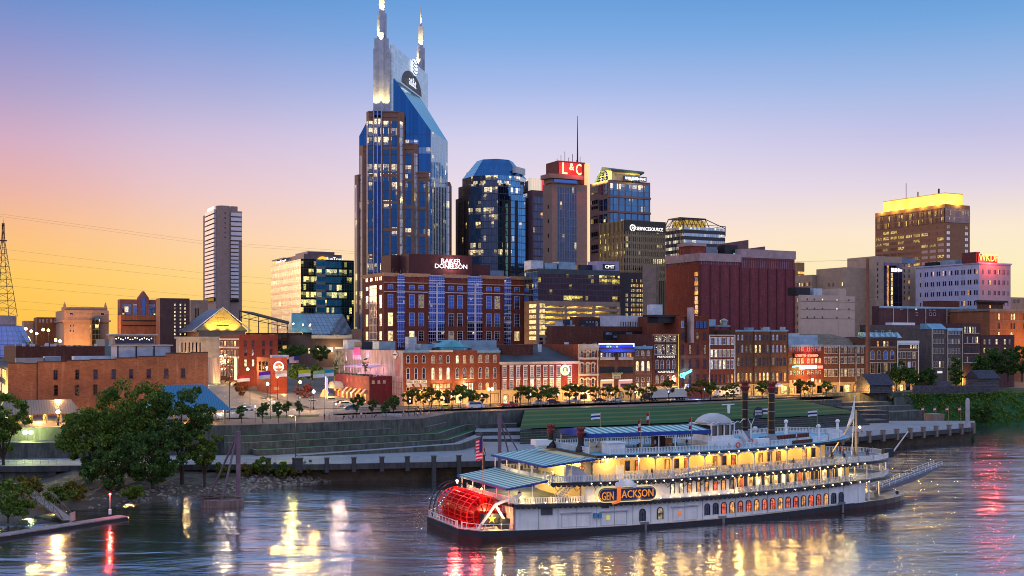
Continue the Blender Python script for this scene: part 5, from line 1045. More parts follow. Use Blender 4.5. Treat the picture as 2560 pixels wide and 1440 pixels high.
mb=MB();mb.box(0,W_,0,D_,0,b.H-2);mb.build('wall',BC,b.r)
mb=MB();cx0,cx1=b.fx(541),b.fx(574);mb.loft([[(cx0,-1,z),(cx0+3,-4.5,z),(cx1-2,-4.5,z),(cx1,-1,z),(cx1,3,z),(cx0,3,z)]for z in(0,b.fz(541,514.5))]);mb.build('core',BC,b.r)
BAL=plain('balcony_pane',(.66,.60,.62),.4,.1,.06)
for j in range(25):
 y=532+12*j if j<6 else 604+9.6*(j-6)
 if y>755:break
 hp=8.5 if j<6 else 6.5
 z0,z1=b.fz(580,y+hp),b.fz(580,y);mb=MB();mb.box(b.fx(575)+.3,W_-(.6 if j<6 else 3),-1.5,-.004,z0,z1);mb.build('balcony_band',BAL if y<742 else PD,b.r)
 z0,z1=b.lz(520,y+hp),b.lz(520,y);mb=MB();mb.box(-1.5,-.004,1.5,D_*.72,z0,z1);mb.build('balcony_band',BAL if y<742 else PD,b.r)
mb=MB()
for j in range(6):mb.box(b.fx(560)-.6,b.fx(560)+.6,-4.62,-4.5,b.fz(560,536+12*j),b.fz(560,532.5+12*j))
mb.build('porthole',PD,b.r)['kind']='stuff'
plainbox(b,'roof_sign',-.6,-.01,D_*.15,D_*.6,b.H-1.2,b.H+1.6,glow('sign_pale2',(.95,.95,1),1.2));plainbox(b,'roof_house',b.fx(578),W_-3,2,D_*.8,b.H-1.997,b.H+2,BC)
b=Bld('brick_office','seven storey red brick office with white framed glass bays and lit roof sign','building',960,1310,688,460,910,zb=ZS+3)
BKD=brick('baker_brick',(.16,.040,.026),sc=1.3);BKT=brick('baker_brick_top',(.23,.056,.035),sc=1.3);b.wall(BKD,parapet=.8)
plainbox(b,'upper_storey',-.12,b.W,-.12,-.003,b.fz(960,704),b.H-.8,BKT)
CB=plain('baker_cornice',(.55,.36,.28),.7);LT=plain('bay_lilac',(.52,.48,.62),.6)
bays=[(992,1010),(1071,1110),(1168,1204),(1260,1276)];seg=[(960,991),(1011,1070),(1111,1167),(1205,1259),(1277,1310)]
for p0,p1 in seg:
 mb=MB();x0,x1=b.fx(p0)-.2,b.fx(p1)+.1;mb.loft([[(x0,-.2,b.H-.4),(x1,-.2,b.H-.4),(x1,.5,b.H-.4),(x0,.5,b.H-.4)],[(x0-.8,-1.5,b.H+1.0),(x1+.8,-1.5,b.H+1.0),(x1+.8,.5,b.H+1.0),(x0-.8,.5,b.H+1.0)]]);mb.build('cornice',CB,b.r)
mb=MB();mb.loft([[(-.3,.51,b.H-.4),(.5,.51,b.H-.4),(.5,b.D,b.H-.4),(-.3,b.D,b.H-.4)],[(-1.6,.51,b.H+1.0),(.5,.51,b.H+1.0),(.5,b.D+.6,b.H+1.0),(-1.6,b.D+.6,b.H+1.0)]]);mb.build('cornice',CB,b.r)
BLB=glaze('baker_bay_glass',1.0,1.55,(.035,.10,.36),(.42,.38,.62),.09,.07,.03,litcol=(1,.85,.4),st=1.1)
for p0,p1 in bays:
 x0,x1=b.fx(p0),b.fx(p1);z1=b.fz(960,684)
 mb=MB();mb.box(x0,x1,-.5,-.004,0,z1);mb.build('glass_bay',BLB,b.r)
 for y in(686,698,705,713,727,731,742,758,781,803,828):z=b.fz(960,y);plainbox(b,'bay_band',x0-.1,x1+.1,-.72,-.51,z-.22,z+.22,LT)
 if p1-p0>25:mb=MB();xm=(x0+x1)/2;mb.box(xm-.35,xm+.35,-.95,-.73,0,b.fz(960,706));mb.build('bay_column',LT,b.r)
for y,g in((705.5,CB),(728.5,LT)):
 for p0,p1 in seg:b.fbox('string_course',p0,p1,y-1,y+1,g,.4,ref=960)
PBb=pane('baker_blue',(.04,.11,.40));wp=[976,1029.5,1053,1128,1150,1222,1243,1292]
for j,(y0,y1)in enumerate(((711,723),(735,769),(781,815),(827,852))):
 b.row(wp,y0,y1,13.5,[PBb,PBb,L4 if j==1 else PBb,PBb]if j<2 else([L1,PBb,PBb,PD,PD,PBb,PBb,PBb]if j==2 else[L1,L1,PD,L4,PD,PD,PD,L1]),frame=LT,bars=(1,1 if j==0 else 3),sill=False)
for w0 in wp:b.row([w0-4.5,w0+4.5],687,699,4.6,[PBb],arch=True,frame=BKT,bars=(0,1),sill=False)
lw=[916.5,931,943,952.5]
b.lrow([952,918],713,723,6,[PS],frame=LT,bars=(1,1),sill=False);b.lrow([952,918],737,770,6,[PS],frame=LT,bars=(1,3),sill=False);b.lrow([952,918],784,815,6,[PS,L1],frame=LT,bars=(1,3),sill=False);b.lrow([952,918],828,850,6,[L1],frame=LT,bars=(1,2),sill=False)
b.lrow([953.5,950,943,939.5,930,926.5,919,915.5],689,700,2.6,[PS],frame=BKT,bars=(0,0),sill=False)
mb=MB();mb.box(-.4,-.004,b.ly(944),b.ly(926),0,b.fz(960,711));mb.build('glass_bay',glaze('baker_bay_side',1.6,3.0,(.16,.13,.16),(.34,.24,.25),.22,.1,.05,metal=.3,st=.7),b.r)
MAR=plain('penthouse_maroon',(.075,.020,.020),.7,var=.1)
x0,x1=b.fx(1031),b.fx(1190);mb=MB();zp=b.fz(1031,632);mb.box(x0,x1,4,24,b.H-.8,zp);mb.box(x1+.01,b.fx(1238),5,22,b.H-.8,b.fz(1190,659));mb.box(x0-4,x0-.01,14,26,b.H-.8,zp);mb.build('penthouse',MAR,b.r)
roofbox(b,b.fx(1239),6,7,8,4.4,plain('plant_blue',(.16,.22,.32)),b.H-.8)
SB=glow('sign_backlit',(1,.93,.92),1.4)
text('BAKER','lettering',b.r,(b.fx(1112),3.6,b.fz(1031,654.5)),b.fx(1161)-b.fx(1112),SB,height=b.fz(1031,642)-b.fz(1031,654.5));text('DONELSON','lettering',b.r,(b.fx(1096),3.6,b.fz(1031,667)),b.fx(1177)-b.fx(1096),SB,height=b.fz(1031,655.5)-b.fz(1031,667))
lamp('sign_light',(b.fx(1136),1.5,b.fz(1031,656)),500,(1,.6,.6),b.r,.5)
mb=MB()
for k in range(8):x=1.5+1.6*k;mb.tube((x,2,b.H),(x,2,b.H+2+(k%3)*.5),.12,n=4)
mb.build('antenna',DARKM,b.r)['kind']='stuff'
for k in range(3):lamp('lobby_light',(b.fx(985+110*k),-3,2.5),900,WARM,b.r,.5)
b=Bld('office_block','dark glass office over a yellow lit parking garage, white roof sign','building',1345,1549,671,475,1311,zb=ZS+3)
GC=glaze('cmt_glass',1.35,2.45,(.045,.035,.05),(.035,.022,.03),.09,.12,.03,litcol=(1,.75,.12),floorlit=.22,st=1.6);GCs=glaze('cmt_glass_side',1.35,2.45,(.42,.60,.60),(.08,.12,.13),.09,.10,.02,floorlit=.12,st=1.0)
zgar=b.fz(1345,752);mb=MB();mb.box(0,b.W,0,b.D,zgar+.01,b.H,0,1);mb.mi[4]=2;mb.build('curtain_wall',[GC,ROOF,GCs],b.r);plainbox(b,'top_band',-.2,b.W+.1,-.2,-.003,b.fz(1345,684),b.H,plain('cmt_band',(.06,.07,.075)))
GAR=plain('garage_conc',(.30,.20,.15),.8);mb=MB();mb.box(0,b.W,8,b.D,0,zgar);mb.build('garage_core',plain('garage_wall',(.42,.36,.24)),b.r)
mb=MB();mb.box(0,b.W,0,8,zgar-2,zgar);mb.build('soffit_band',GAR,b.r)
for k in range(7):
 z=b.fz(1345,770+13.6*k);mb=MB();mb.box(0,b.W,-.1,8,z-1.1,z+.1);mb.build('garage_deck',GAR,b.r)
 if k<5:
  for x in(8,20,31):lamp('garage_light',(x,4,z+.65),300,(1,.72,.14),b.r,.3)
 mb=MB();mb.box(-.15,-.004,1,b.D*.62,z+.3,z+1.7);mb.build('lit_opening',L1,b.r)
mb=MB();mb.box(-.1,0,0,b.D,0,zgar);mb.build('garage_side',plain('garage_orange',(.42,.20,.09)),b.r)
for px in(1345.5,1360,1414,1485,1548):plainbox(b,'garage_pier',b.fx(px)-.5,b.fx(px)+.5,-.25,1,0,zgar-2,GAR)
mb=MB();xs_=b.fx(1347);
for k in range(6):z=b.fz(1345,770+13.6*k);mb.box(.6,3.2,-.32,-.26,z+.25,z+1.9)
mb.build('stair_lights',L1,b.r)['kind']='stuff'
plainbox(b,'sign_house',b.fx(1496),b.fx(1551),1,9,b.H+.003,b.fz(1496,652),plain('lilac_panel',(.34,.30,.42)));plainbox(b,'sign_panel',b.fx(1510),b.fx(1540),.6,.99,b.fz(1496,672),b.fz(1496,659.5),BLACK);text('CMT','lettering',b.r,(b.fx(1514),.4,b.fz(1496,670)),b.fx(1537)-b.fx(1514),SIGNW,height=b.fz(1496,661.5)-b.fz(1496,670))
roofbox(b,-.2,6,6,6,3.6,UNITW,b.H);roofbox(b,6.5,6,6,5,2.8,UNITB,b.H);roofbox(b,13,5,8,6,3.4,UNITB,b.H);roofbox(b,23,5,8,5,2.4,NAVY,b.H)
b=Bld('office_block','black slab with columns of narrow yellow windows beside the garage office','building',1551,1606,681,500,1549,zb=ZS+3)
b.wall(plain('black_slab',(.022,.018,.024),.5),parapet=0)
for j in range(8):
 y=697+12.2*j
 for px in([1565,1569]if j>2 else[])+([1580,1591,1602]if j==0 else[1578,1582.5,1587,1592.5,1597,1601,1605]):b.win('F',b.fx(px),b.fz(1551,y+7.5),.45,1.3,r.choice((L1,L1,L2,L3)),frame=BLACK,bars=(0,0),sill=False)
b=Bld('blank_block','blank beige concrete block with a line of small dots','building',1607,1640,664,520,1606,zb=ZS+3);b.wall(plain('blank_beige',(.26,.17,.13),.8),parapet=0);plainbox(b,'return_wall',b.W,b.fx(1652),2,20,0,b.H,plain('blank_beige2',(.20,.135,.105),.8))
mb=MB()
for k in range(9):mb.box(b.W*.55-.15,b.W*.55+.15,-.05,-.003,b.fz(1607,693+8.5*k),b.fz(1607,693+8.5*k)+.25)
mb.build('dots',BLACK,b.r)['kind']='stuff'
# ------ the paddle steamer
BA=radians(25);BC_,BS_=cos(BA),sin(BA);BX,BY=6.5,184.7
def sh(s):s=max(-20,min(s,62));return.000712*s*s-.0372*s
def bs(px,y=0.):k=(px-1280)/F;x0,y0=BX-y*BS_,BY+y*BC_;return(k*y0-x0)/(BC_-k*BS_)
def bz(px,py,y=0.):s=bs(px,y);return CH-(py-HY)*(BY+y*BC_+s*BS_)/F-sh(s)
ship=thing('riverboat','white paddle steamer strung with bulbs, red stern wheel and striped awnings, on the river','riverboat',(BX,BY,0),BA)
class SB_(MB):
 def build(s,name,mats,parent=None,**k):
  s.v=[(x,y,z+sh(x))for x,y,z in s.v];return MB.build(s,name,mats,parent or ship,**k)
WH=plain('ship_white',(.78,.77,.76),.45,var=.08,sc=.4,streak=.28);DECK=plain('deck_grey',(.16,.19,.23),.6);DECKB=plain('deck_sky_tint',(.16,.34,.42),.55);CABY=plain('cabin_cream',(.74,.60,.30),.6,var=.06);HULLK=plain('hull_black',(.012,.014,.022),.35,var=.3);BOOT=plain('boot_red',(.045,.012,.010),.6,var=.4)
STR=[plain('awning_teal',(.04,.21,.22),.7,var=.05),plain('awning_white',(.46,.54,.50),.7,var=.05),plain('awning_edge',(.02,.05,.26),.7,var=.05)]
def outl(s0,sb,st,y0=0.,y1=20.,n=10,stern=0.):
 m,h=(y0+y1)/2,(y1-y0)/2;p=[(s0,y0)]
 N=8;p+=[(s0+(sb-s0)*i/N,y0)for i in range(1,N)]
 p+=[(sb+(st-sb)*sin(pi/2*i/n),m-h*cos(pi/2*i/n))for i in range(n+1)]+[(sb+(st-sb)*sin(pi/2*i/n),m+h*cos(pi/2*i/n))for i in range(n-1,-1,-1)]
 p+=[(sb+(s0-sb)*i/N,y1)for i in range(1,N)]+[(s0,y1)]
 if stern:p+=[(s0-stern,m+h*.7),(s0-stern,m-h*.7)]
 return p
SMID=bs(2166)
mb=SB_();o_=outl(-12.6,58,83,0,20,stern=2.6);mb.prism(o_,-1.0,.28,1);mb.prism(o_,.283,1.25,0,2);mb.build('hull',[HULLK,BOOT,plain('deck_cream',(.42,.33,.25),.7)])
mb=SB_();ml=[(-6.5+72.3*i/10,.25)for i in range(11)];mb.prism(ml+[(x,19.75)for x,y in ml[::-1]]+[(-7.4,13.5),(-7.4,6.5)],1.253,5.0);mb.build('main_deck_house',WH)
mb=SB_()
for px in[1346,1395,1442,1492,1536,1582,1627,1670,1712,1756,1797,1839,1880,1919,1958,1997,2034,2071,2108,2145]:s_=bs(px,.25);mb.box(s_-.03,s_+.03,.20,.249,1.3,4.95)
mb.build('panel_seams',plain('seam_grey',(.28,.29,.34)))['kind']='stuff'
def trim(z0,z1,s0,sb,st,nm,over=.45,scal=True,mat=None):
 mb=SB_();o_=outl(s0,sb,st,-over,20+over);mb.prism(o_,z0,z1,0,1)
 if scal:
  n=int((sb-s0)/.95)
  for k in range(n):s_=s0+.95*k;mb.add([(s_,-over,z0),(s_+.95,-over,z0),(s_+.76,-over,z0-.22),(s_+.475,-over,z0-.32),(s_+.19,-over,z0-.22)],[(0,4,3,2,1)],0)
 return mb.build(nm,[mat or HULLK,DECK])
trim(5.0,5.45,-6.8,62,79,'lower_trim');
mb=SB_();ml=[(6.5+(bs(1839)-6.5)*i/6,.35)for i in range(7)];mb.prism(ml+[(x,19.65)for x,y in ml[::-1]],5.453,8.4);mb.build('second_deck_house',WH)
GX=bs(1839);mb=SB_();ml=[(GX+.02+(64-GX)*i/4,2.6)for i in range(5)];mb.prism(ml+[(x,17.4)for x,y in ml[::-1]],5.453,8.4);mb.build('gallery_house',CABY)
trim(8.4,8.85,-.4,64,78.5,'middle_trim')
roof_o=outl(8,54,68,-.5,20.5)
mb=SB_();mb.prism(roof_o,12.75,13.2,0,1);mb.build('roof_deck',[HULLK,DECKB])  # roof deck top coloured bluish to carry the light of the sky
mb=SB_();n=int((54-8)/.7)
for k in range(n):s_=8+.7*k;mb.add([(s_,-.52,12.75),(s_+.7,-.52,12.75),(s_+.35,-.52,12.42)],[(0,2,1)],0)
mb.build('roof_valance',WH)['kind']='stuff'
mb=SB_();mb.box(8.5,bs(1562),1.6,18,8.853,12.75);mb.build('cabin',CABY);mb=SB_();ml=[(bs(1562)+.02+(60-bs(1562))*i/6,4.6)for i in range(7)];mb.prism(ml+[(x,15.4)for x,y in ml[::-1]],8.853,12.75);mb.build('cabin',CABY)
def swin(px0,px1,y0,y1,y,mat,arch=False,frame=None,nm='window',bars=(0,0)):
 s0,s1=bs(px0,y),bs(px1,y);z0=bz(px0,y1,y);z1=bz(px0,y0,y);o=link(nm,win_mesh(round(s1-s0,1),round(z1-z0,1),arch,frame or WH,mat,bars,False,False),ship,((s0+s1)/2,y,z0+sh((s0+s1)/2)))
 return o
LR=litpane('lit_red',(1,.13,.03),1.0,.8,1.6);LO=litpane('lit_orange',(1,.40,.08),1.2,.8,1.3)
for i,px in enumerate([1767.8,1788.6,1809.4,1830,1850.5,1871,1891,1911,1931,1950.5,1970,1989,2008.3,2027,2046,2065,2084,2102.5]):
 s_=bs(px,.25);yb=1287.5-(px-1767.8)*.0895;z0=1.95;z0=bz(px,yb,.25);o=link('arched_window',win_mesh(1.15,2.05,True,DARKM,PD if i in(0,1,16,17)else(LR if i%3 else LO),(1,1),False,False),ship,(s_,.25,z0+sh(s_)))
for px,yb in((1606,1302.5),(1650,1298)):s_=bs(px,.25);link('arched_window',win_mesh(1.25,2.1,True,DARKM,L4 if px>1620 else PD,(1,1),False,False),ship,(s_,.25,bz(px,yb,.25)+sh(s_)))
for i,px in enumerate([1681,1702.5,1724,1745.5,1766.5,1787.5,1808,1829]):s_=bs(px,.35);link('window',win_mesh(.9,1.75,False,HULLK,(L2,L2,LO,LO,LO,LR,LO,L4)[i],(0,0),False,False),ship,(s_,.35,6.2+sh(s_)))
for px0,px1,y0,y1 in((1404,1475,1285,1323),(1502,1567,1281,1318),(1682,1743,1269,1305)):
 mb=SB_();s0,s1=bs(px0,.25),bs(px1,.25);z0,z1=1.5,bz(px0,y0,.25);t=.05
 for a in((s0,s1,z1-t,z1+.02),(s0,s1,z0,z0+t),(s0,s0+t,z0,z1),(s1-t,s1,z0,z1)):mb.box(a[0],a[1],.17,.249,a[2],a[3])
 mb.box(s0-.3,s1+.2,.02,.249,z1+.03,z1+.18);mb.build('cargo_door',plain('door_outline_grey',(.42,.42,.47)))  # grey strips outline the door, with a ledge over the top
for px0,px1,y0,y1 in((1352,1381,1267,1288),(1504,1522,1262,1271)):
 mb=SB_();s0,s1=bs(px0,.25),bs(px1,.25);z0,z1=bz(px0,y1,.25),bz(px0,y0,.25);mb.box(s0,s1,.2,.249,z0,z1)
 for k in range(7):z=z0+(z1-z0)*(k+.2)/7;mb.box(s0,s1,.1,.198,z,z+(z1-z0)*.05)
 mb.build('louvre_vent',plain('vent_grey',(.12,.12,.14)))
for px in(1487,1498):mb=SB_();s0=bs(px,.25);z=bz(px,1294,.25);mb.box(s0-.3,s0+.3,-.15,.249,z,z+.75);mb.build('junction_box',plain('box_blue',(.06,.26,.50),.5))
for px,y,m_ in((1520,1300,glow('notice_yellow',(.7,.62,.12),.6)),(1699,1288,glow('notice_orange',(.7,.2,.06),.7))):mb=SB_();s0=bs(px,.25);z=bz(px,y,.25);mb.box(s0-.32,s0+.32,.18,.249,z,z+.75);mb.build('notice_board',m_)
mb=SB_()
for px in(1612,1806,2104):s0=bs(px,.25);mb.tube((s0,-.05,-.2),(s0,-.05,1.5),.22,n=6);mb.box(s0-.9,s0+.7,-.02,.23,1.35,1.7)
mb.build('discharge_pipe',plain('pipe_grey',(.2,.2,.22)))['kind']='stuff'
for k in range(14):
 s_=GX+1.2+k*(62.5-GX)/14;lit=(LO,LR,LO,L2,L1,L1,L2)[k%7]if k<10 else(L2 if k%2 else PD)
 link('window',win_mesh(1.15,2.0,False,CREAM,lit,(0,0),False,False),ship,(s_,2.6,5.75+sh(s_)))
 mb=SB_();mb.box(s_+.62,s_+1.15,2.45,2.59,5.6,7.9);mb.build('curtain',plain('curtain_blue',(.015,.03,.12)))
def rail(pts,z,nm='railing',h=1.05,mat=None,sp=.28):
 """white baluster railing along deck points"""
 mb=SB_()
 for a,b_ in zip(pts,pts[1:]):
  a,b_=Vector((*a,0)),Vector((*b_,0));L=(b_-a).length;n=max(1,int(L/sp));d=(b_-a).normalized();nn=Vector((-d.y,d.x,0))*.05
  for za,zb_ in((h-.08,h),(.1,.17)):
   q=[a-nn,b_-nn,b_+nn,a+nn];mb.prism([(p.x,p.y)for p in q],[z+za+(a.z if i in(0,3)else b_.z)for i in range(4)],[z+zb_]*4)
  for k in range(n):p=a.lerp(b_,(k+.5)/n);r_=.05;mb.box(p.x-r_,p.x+r_,p.y-.03,p.y+.03,z+.171,z+h-.081)
  for p in(a,b_):mb.box(p.x-.08,p.x+.08,p.y-.08,p.y+.08,z,z+h+.12)
 return mb.build(nm,mat or WH)
def along(s0,s1,y,n):return[(s0+(s1-s0)*i/n,y)for i in range(n+1)]
def bow(sb,st,n=9,y0=0.,y1=20.):
 m,h=(y0+y1)/2,(y1-y0)/2;return[(sb+(st-sb)*sin(a),m-h*cos(a))for a in[pi*i/n for i in range(n+1)]]
rail(along(GX,62,0,10)+bow(62,78),5.45,nm='gallery_railing');rail(along(6,64,0,20)+bow(64,78,11),8.85,nm='promenade_railing');rail([(6.2,20),(30,20),(64,20)],8.85,sp=.5,nm='promenade_railing')
rail(along(bs(1562,2.6),58,2.4,10),9.15,nm='veranda_railing',h=.95)
rail([(8.4,3),(8.4,16)],13.2,nm='roof_railing');rail(along(11,53,.3,14)+bow(53,66.5,9,.3,19.7),13.2,nm='roof_railing');rail([(11,19.6),(30,19.6),(53,19.6)],13.2,sp=.5,nm='roof_railing')
rail(along(-6.3,5.8,0,4),5.45,nm='stern_railing');rail([(-6.6,.1),(-7.6,6),(-7.6,14),(-6.6,19.9)],5.45,nm='stern_railing');rail([(5.8,0),(0,0),(-1.1,6),(-1.1,14),(0,20),(6,20)],8.85,nm='stern_railing')
mb=SB_();s0,s1=bs(1675,1.2),bs(1790,1.2);N=16
for k in range(N+1):f=k/N;s_=s0+(s1-s0)*f;z=8.9+1.0*f;mb.box(s_-.04,s_+.04,1.17,1.23,z,z+.95)
mb.loft([[(s0,1.12,9.83),(s1,1.12,10.83),(s1,1.28,10.83),(s0,1.28,9.83)],[(s0,1.12,9.92),(s1,1.12,10.92),(s1,1.28,10.92),(s0,1.28,9.92)]]);mb.loft([[(s0,1.1,8.87),(s1,1.1,9.8),(s1,2.3,9.8),(s0,2.3,8.87)],[(s0,1.1,8.95),(s1,1.1,9.92),(s1,2.3,9.92),(s0,2.3,8.95)]]);mb.build('ramp',WH)
pp=[bs(1602+41.2*k,0)for k in range(12)]
for i,s_ in enumerate(pp):
 mb=SB_();mb.box(s_-.09,s_+.09,.5,.68,8.853,12.75);mb.build('post',WH)
 if i<len(pp)-1:
  mb=SB_();s2=pp[i+1];m=(s_+s2)/2;h=(s2-s_)/2-.1
  up_=[(m+h*cos(pi-pi*j/10),.55,11.9+.72*sin(pi*j/10))for j in range(11)]
  mb.loft([[(s_+.1,.55,12.74)]+[(s2-.1,.55,12.74)]+up_[::-1],[(s_+.1,.65,12.74)]+[(s2-.1,.65,12.74)]+[(x,.65,z)for x,y,z in up_[::-1]]]);mb.build('arch_valance',WH)
for k in range(11):s_=GX+.3+k*(63-GX)/10;mb=SB_();mb.box(s_-.08,s_+.08,.1,.26,5.453,8.4);mb.build('post',WH)
for s_,y in((66.5,.6),(71.5,2.2),(75.5,5.2),(77.4,9)):
 mb=SB_();mb.box(s_-.09,s_+.09,y-.09,y+.09,5.453,8.4);mb.build('post',WH)
for s_,y in((67.5,1.2),(74,5.4)):mb=SB_();mb.box(s_-.12,s_+.12,y-.12,y+.12,1.26,5.0);mb.build('post',WH)
mb=SB_();mb.prism([(65.9,3),(72,4.6),(74,10),(72,15.4),(65.9,17)],1.26,2.4);mb.build('fore_bulwark',plain('bulwark_cream',(.62,.55,.42)))
for px,w_,g in((1464,13,LO),(1480.5,15,L4),(1490.5,11,LO),(1507,9,L4)):swin(px-w_/2,px+w_/2,1142,1158,1.6,g,True,TAN)
s_=bs(1549,1.6);mb=SB_();mb.box(s_-.7,s_+.7,1.45,1.599,8.9,11.3);mb.build('door',plain('door_white',(.72,.68,.6)))
r=random.Random(9)
for k in range(22):
 s_=bs(1562)+1.2+k*(58-bs(1562))/22
 if k%5 in(3,4):continue
 g=(LO,PD,LR,L4,LO)[k%5];o=link('window',win_mesh(.95,1.75,False,plain('frame_brown',(.12,.05,.025)),g,(0,0),False,False),ship,(s_,4.6,9.9+sh(s_)))
for k in range(9):s_=11+k*5.6;lamp('deck_light',(s_,2.6 if k>1 else.6,12.3+sh(s_)),115,(1,.55,.12),ship,.25)
for k in range(7):s_=GX+2+k*3.9;lamp('deck_light',(s_,1.5,8.0+sh(s_)),45,(1,.58,.14),ship,.2)
for(x,y,z,pw)in((3,8,11.6,420),(-2,8,8.0,300),(1,14,8.0,240),(69,8,8.0,260),(70,7,4.4,240),(67,8,12.2,120),(3,2.5,11.4,200)):lamp('deck_light',(x,y,z),pw,(1,.70,.26),ship,.3)
mb=MB();mb.ball((0,0,0),.095,6);_b=mb.build('bulb',LW,ship);bulb_me=_b.data;bpy.data.objects.remove(_b)
nb=0
def bulbs(s0,s1,n,y,z):
 global nb
 for k in range(n):s_=s0+(s1-s0)*k/(n-1);link('bulb',bulb_me,ship,(s_,y,z+sh(s_)))
bulbs(-5.5,GX,22,-.62,5.72);bulbs(GX+1.9,66,14,-.62,5.2);bulbs(7,65,34,-.62,8.6);bulbs(9.5,53,22,-.66,12.95);bulbs(-.8,5,4,-.3,8.6)
for k in range(5):a=pi*.08*(k+1);s_,y=62+16*sin(a),10-10*cos(a);link('bulb',bulb_me,ship,(s_,y-.3,5.25+sh(s_)))
for k in range(11):s_=-4+k*4;lamp('trim_light',(s_,-.9,5.95+sh(s_)),15,(1,.60,.2),ship,.3)
mb=SB_();k_=0
for px in[1395,1442,1492,1627,1670,1712,1756,1797]:
 s_=bs(px,0)
 for d in(-1,1):mb.path([(s_+d*.05,.2,7.3),(s_+d*.2,0,7.6),(s_+d*.55,-.2,7.9),(s_+d*.7,-.3,8.4)],.045,4)
mb.build('scroll_brackets',HULLK)['kind']='stuff'
SG=thing;s0,s1=bs(1487,.2),bs(1636,.2);zc=bz(1560,1233.5,.2);h=1.32
def pill(mb,a,b_,hh,y0,y1,m=0):
 q=[(b_-hh+hh*sin(pi*i/8),zc-hh*cos(pi*i/8))for i in range(9)]+[(a+hh-hh*sin(pi*i/8),zc+hh*cos(pi*i/8))for i in range(9)]
 mb.loft([[(x,y0,z)for x,z in q],[(x,y1,z)for x,z in q]],m)
mb=SB_();pill(mb,s0,s1,h,-.62,.2);nbd=mb.build('name_board',glow('rim_cream',(1,.80,.40),.55));
mb=SB_();pill(mb,s0+.2,s1-.2,h-.2,-.70,-.62);mb.build('board_gold',plain('board_black',(.03,.02,.02)),nbd);mb=SB_();pill(mb,s0+.3,s1-.3,h-.3,-.76,-.70);mb.build('board_gold',plain('gold_line',(.62,.42,.10),.4),nbd);mb=SB_();pill(mb,s0+.4,s1-.4,h-.4,-.82,-.76);mb.build('board_field',plain('board_navy',(.02,.03,.14)),nbd)
zo=sh((s0+s1)/2);L_=s1-s0;ORG=glow('letter_orange',(1,.36,.03),.55)
text('GEN','lettering',ship,(s0+.75,-.9,zc-.75+zo),2.2,ORG,height=1.35);text('J','lettering',ship,(s0+2.5,-1.05,zc-1.5+zo),1.75,glow('letter_red',(1,.22,.03),.6),height=2.9);text('ACKSON','lettering',ship,(s0+4.5,-.9,zc-.6+zo),L_-5.4,ORG,height=1.25)
mb=SB_()
for k,(dx,dz,r_)in enumerate(((3.9,1.6,.5),(4.7,1.85,.65),(5.6,1.9,.7),(6.5,1.7,.55),(7.1,1.4,.42),(4.3,1.3,.5))):mb.T=Matrix.Translation((s0+dx,-.55,zc+dz))@Matrix.Rotation(pi/2,4,'X');mb.lathe(0,0,[(r_,0),(r_,.15+.01*k)],12);mb.T=None
mb.build('smoke_cutout',plain('cloud_blue',(.55,.62,.78)))
lamp('sign_light',((s0+s1)/2,-3,zc+2.6),22,(1,.8,.5),ship,.3)
def awning(name,pts,n,vz=.35):
 """striped canvas: pts = near-low, near-high, far-high, far-low corners"""
 A_,B_,C_,D_=[Vector(p)for p in pts];mb=SB_()
 for k in range(n):
  a,b_,c,d=A_.lerp(B_,k/n),A_.lerp(B_,(k+1)/n),D_.lerp(C_,(k+1)/n),D_.lerp(C_,k/n);u=Vector((0,0,.06));i=k%2
  mb.loft([[a-u,b_-u,c-u,d-u],[a,b_,c,d]],i)
  if k==0:mb.poly([a,d,d-Vector((0,0,vz)),a-Vector((0,0,vz))],2)
 for a,b_ in((A_,B_),(D_,C_)):mb.poly([a,b_,b_-Vector((0,0,vz)),a-Vector((0,0,vz))],2)
 return mb.build(name,STR)
awning('awning',[(-8.3,-.3,8.0),(-.8,-.3,9.3),(-.8,20.3,9.3),(-8.3,20.3,8.0)],17);awning('awning',[(-1.8,-.4,11.6),(9.4,-.4,12.9),(9.4,20.4,12.9),(-1.8,20.4,11.6)],25)
for(s_,y,z0,z1)in[(-7.6,y,5.45,8.0)for y in(.2,5,10,15,19.8)]+[(-1.2,y,8.85,11.6)for y in(.1,5,10,15,19.9)]+[(3.6,.1,8.85,12.1),(-3.5,.1,5.45,8.7)]:mb=SB_();mb.box(s_-.07,s_+.07,y-.07,y+.07,z0,z1);mb.build('post',WH)
mb=SB_();mb.prism([(-6.9,.1),(-7.8,6),(-7.8,14),(-6.9,19.9),(-6.52,19.9),(-6.52,.1)],1.26,5.0);mb.build('stern_bulkhead',plain('stern_pink',(.40,.22,.20),.5))
mb=SB_()
for k in range(18):y=1+k*1.05;xx=-6.9-.9*min(1,min(y,20-y)/6);mb.box(xx-.07,xx+.1,y-.14,y+.14,4.0,4.9)
mb.build('bulkhead_slots',plain('slot_cream',(.62,.52,.40)))['kind']='stuff'
mb=SB_();mb.prism([(-7.2,.05),(-8.1,6),(-8.1,14),(-7.2,19.95),(-6.82,19.95),(-6.82,.05)],5.0,5.46);mb.build('stern_trim',HULLK)
mb=SB_();mb.box(6.3,9,2.2,18,5.46,8.4);mb.box(6.4,8.4,2,18,8.86,12.7);mb.build('stern_cabin',CABY)
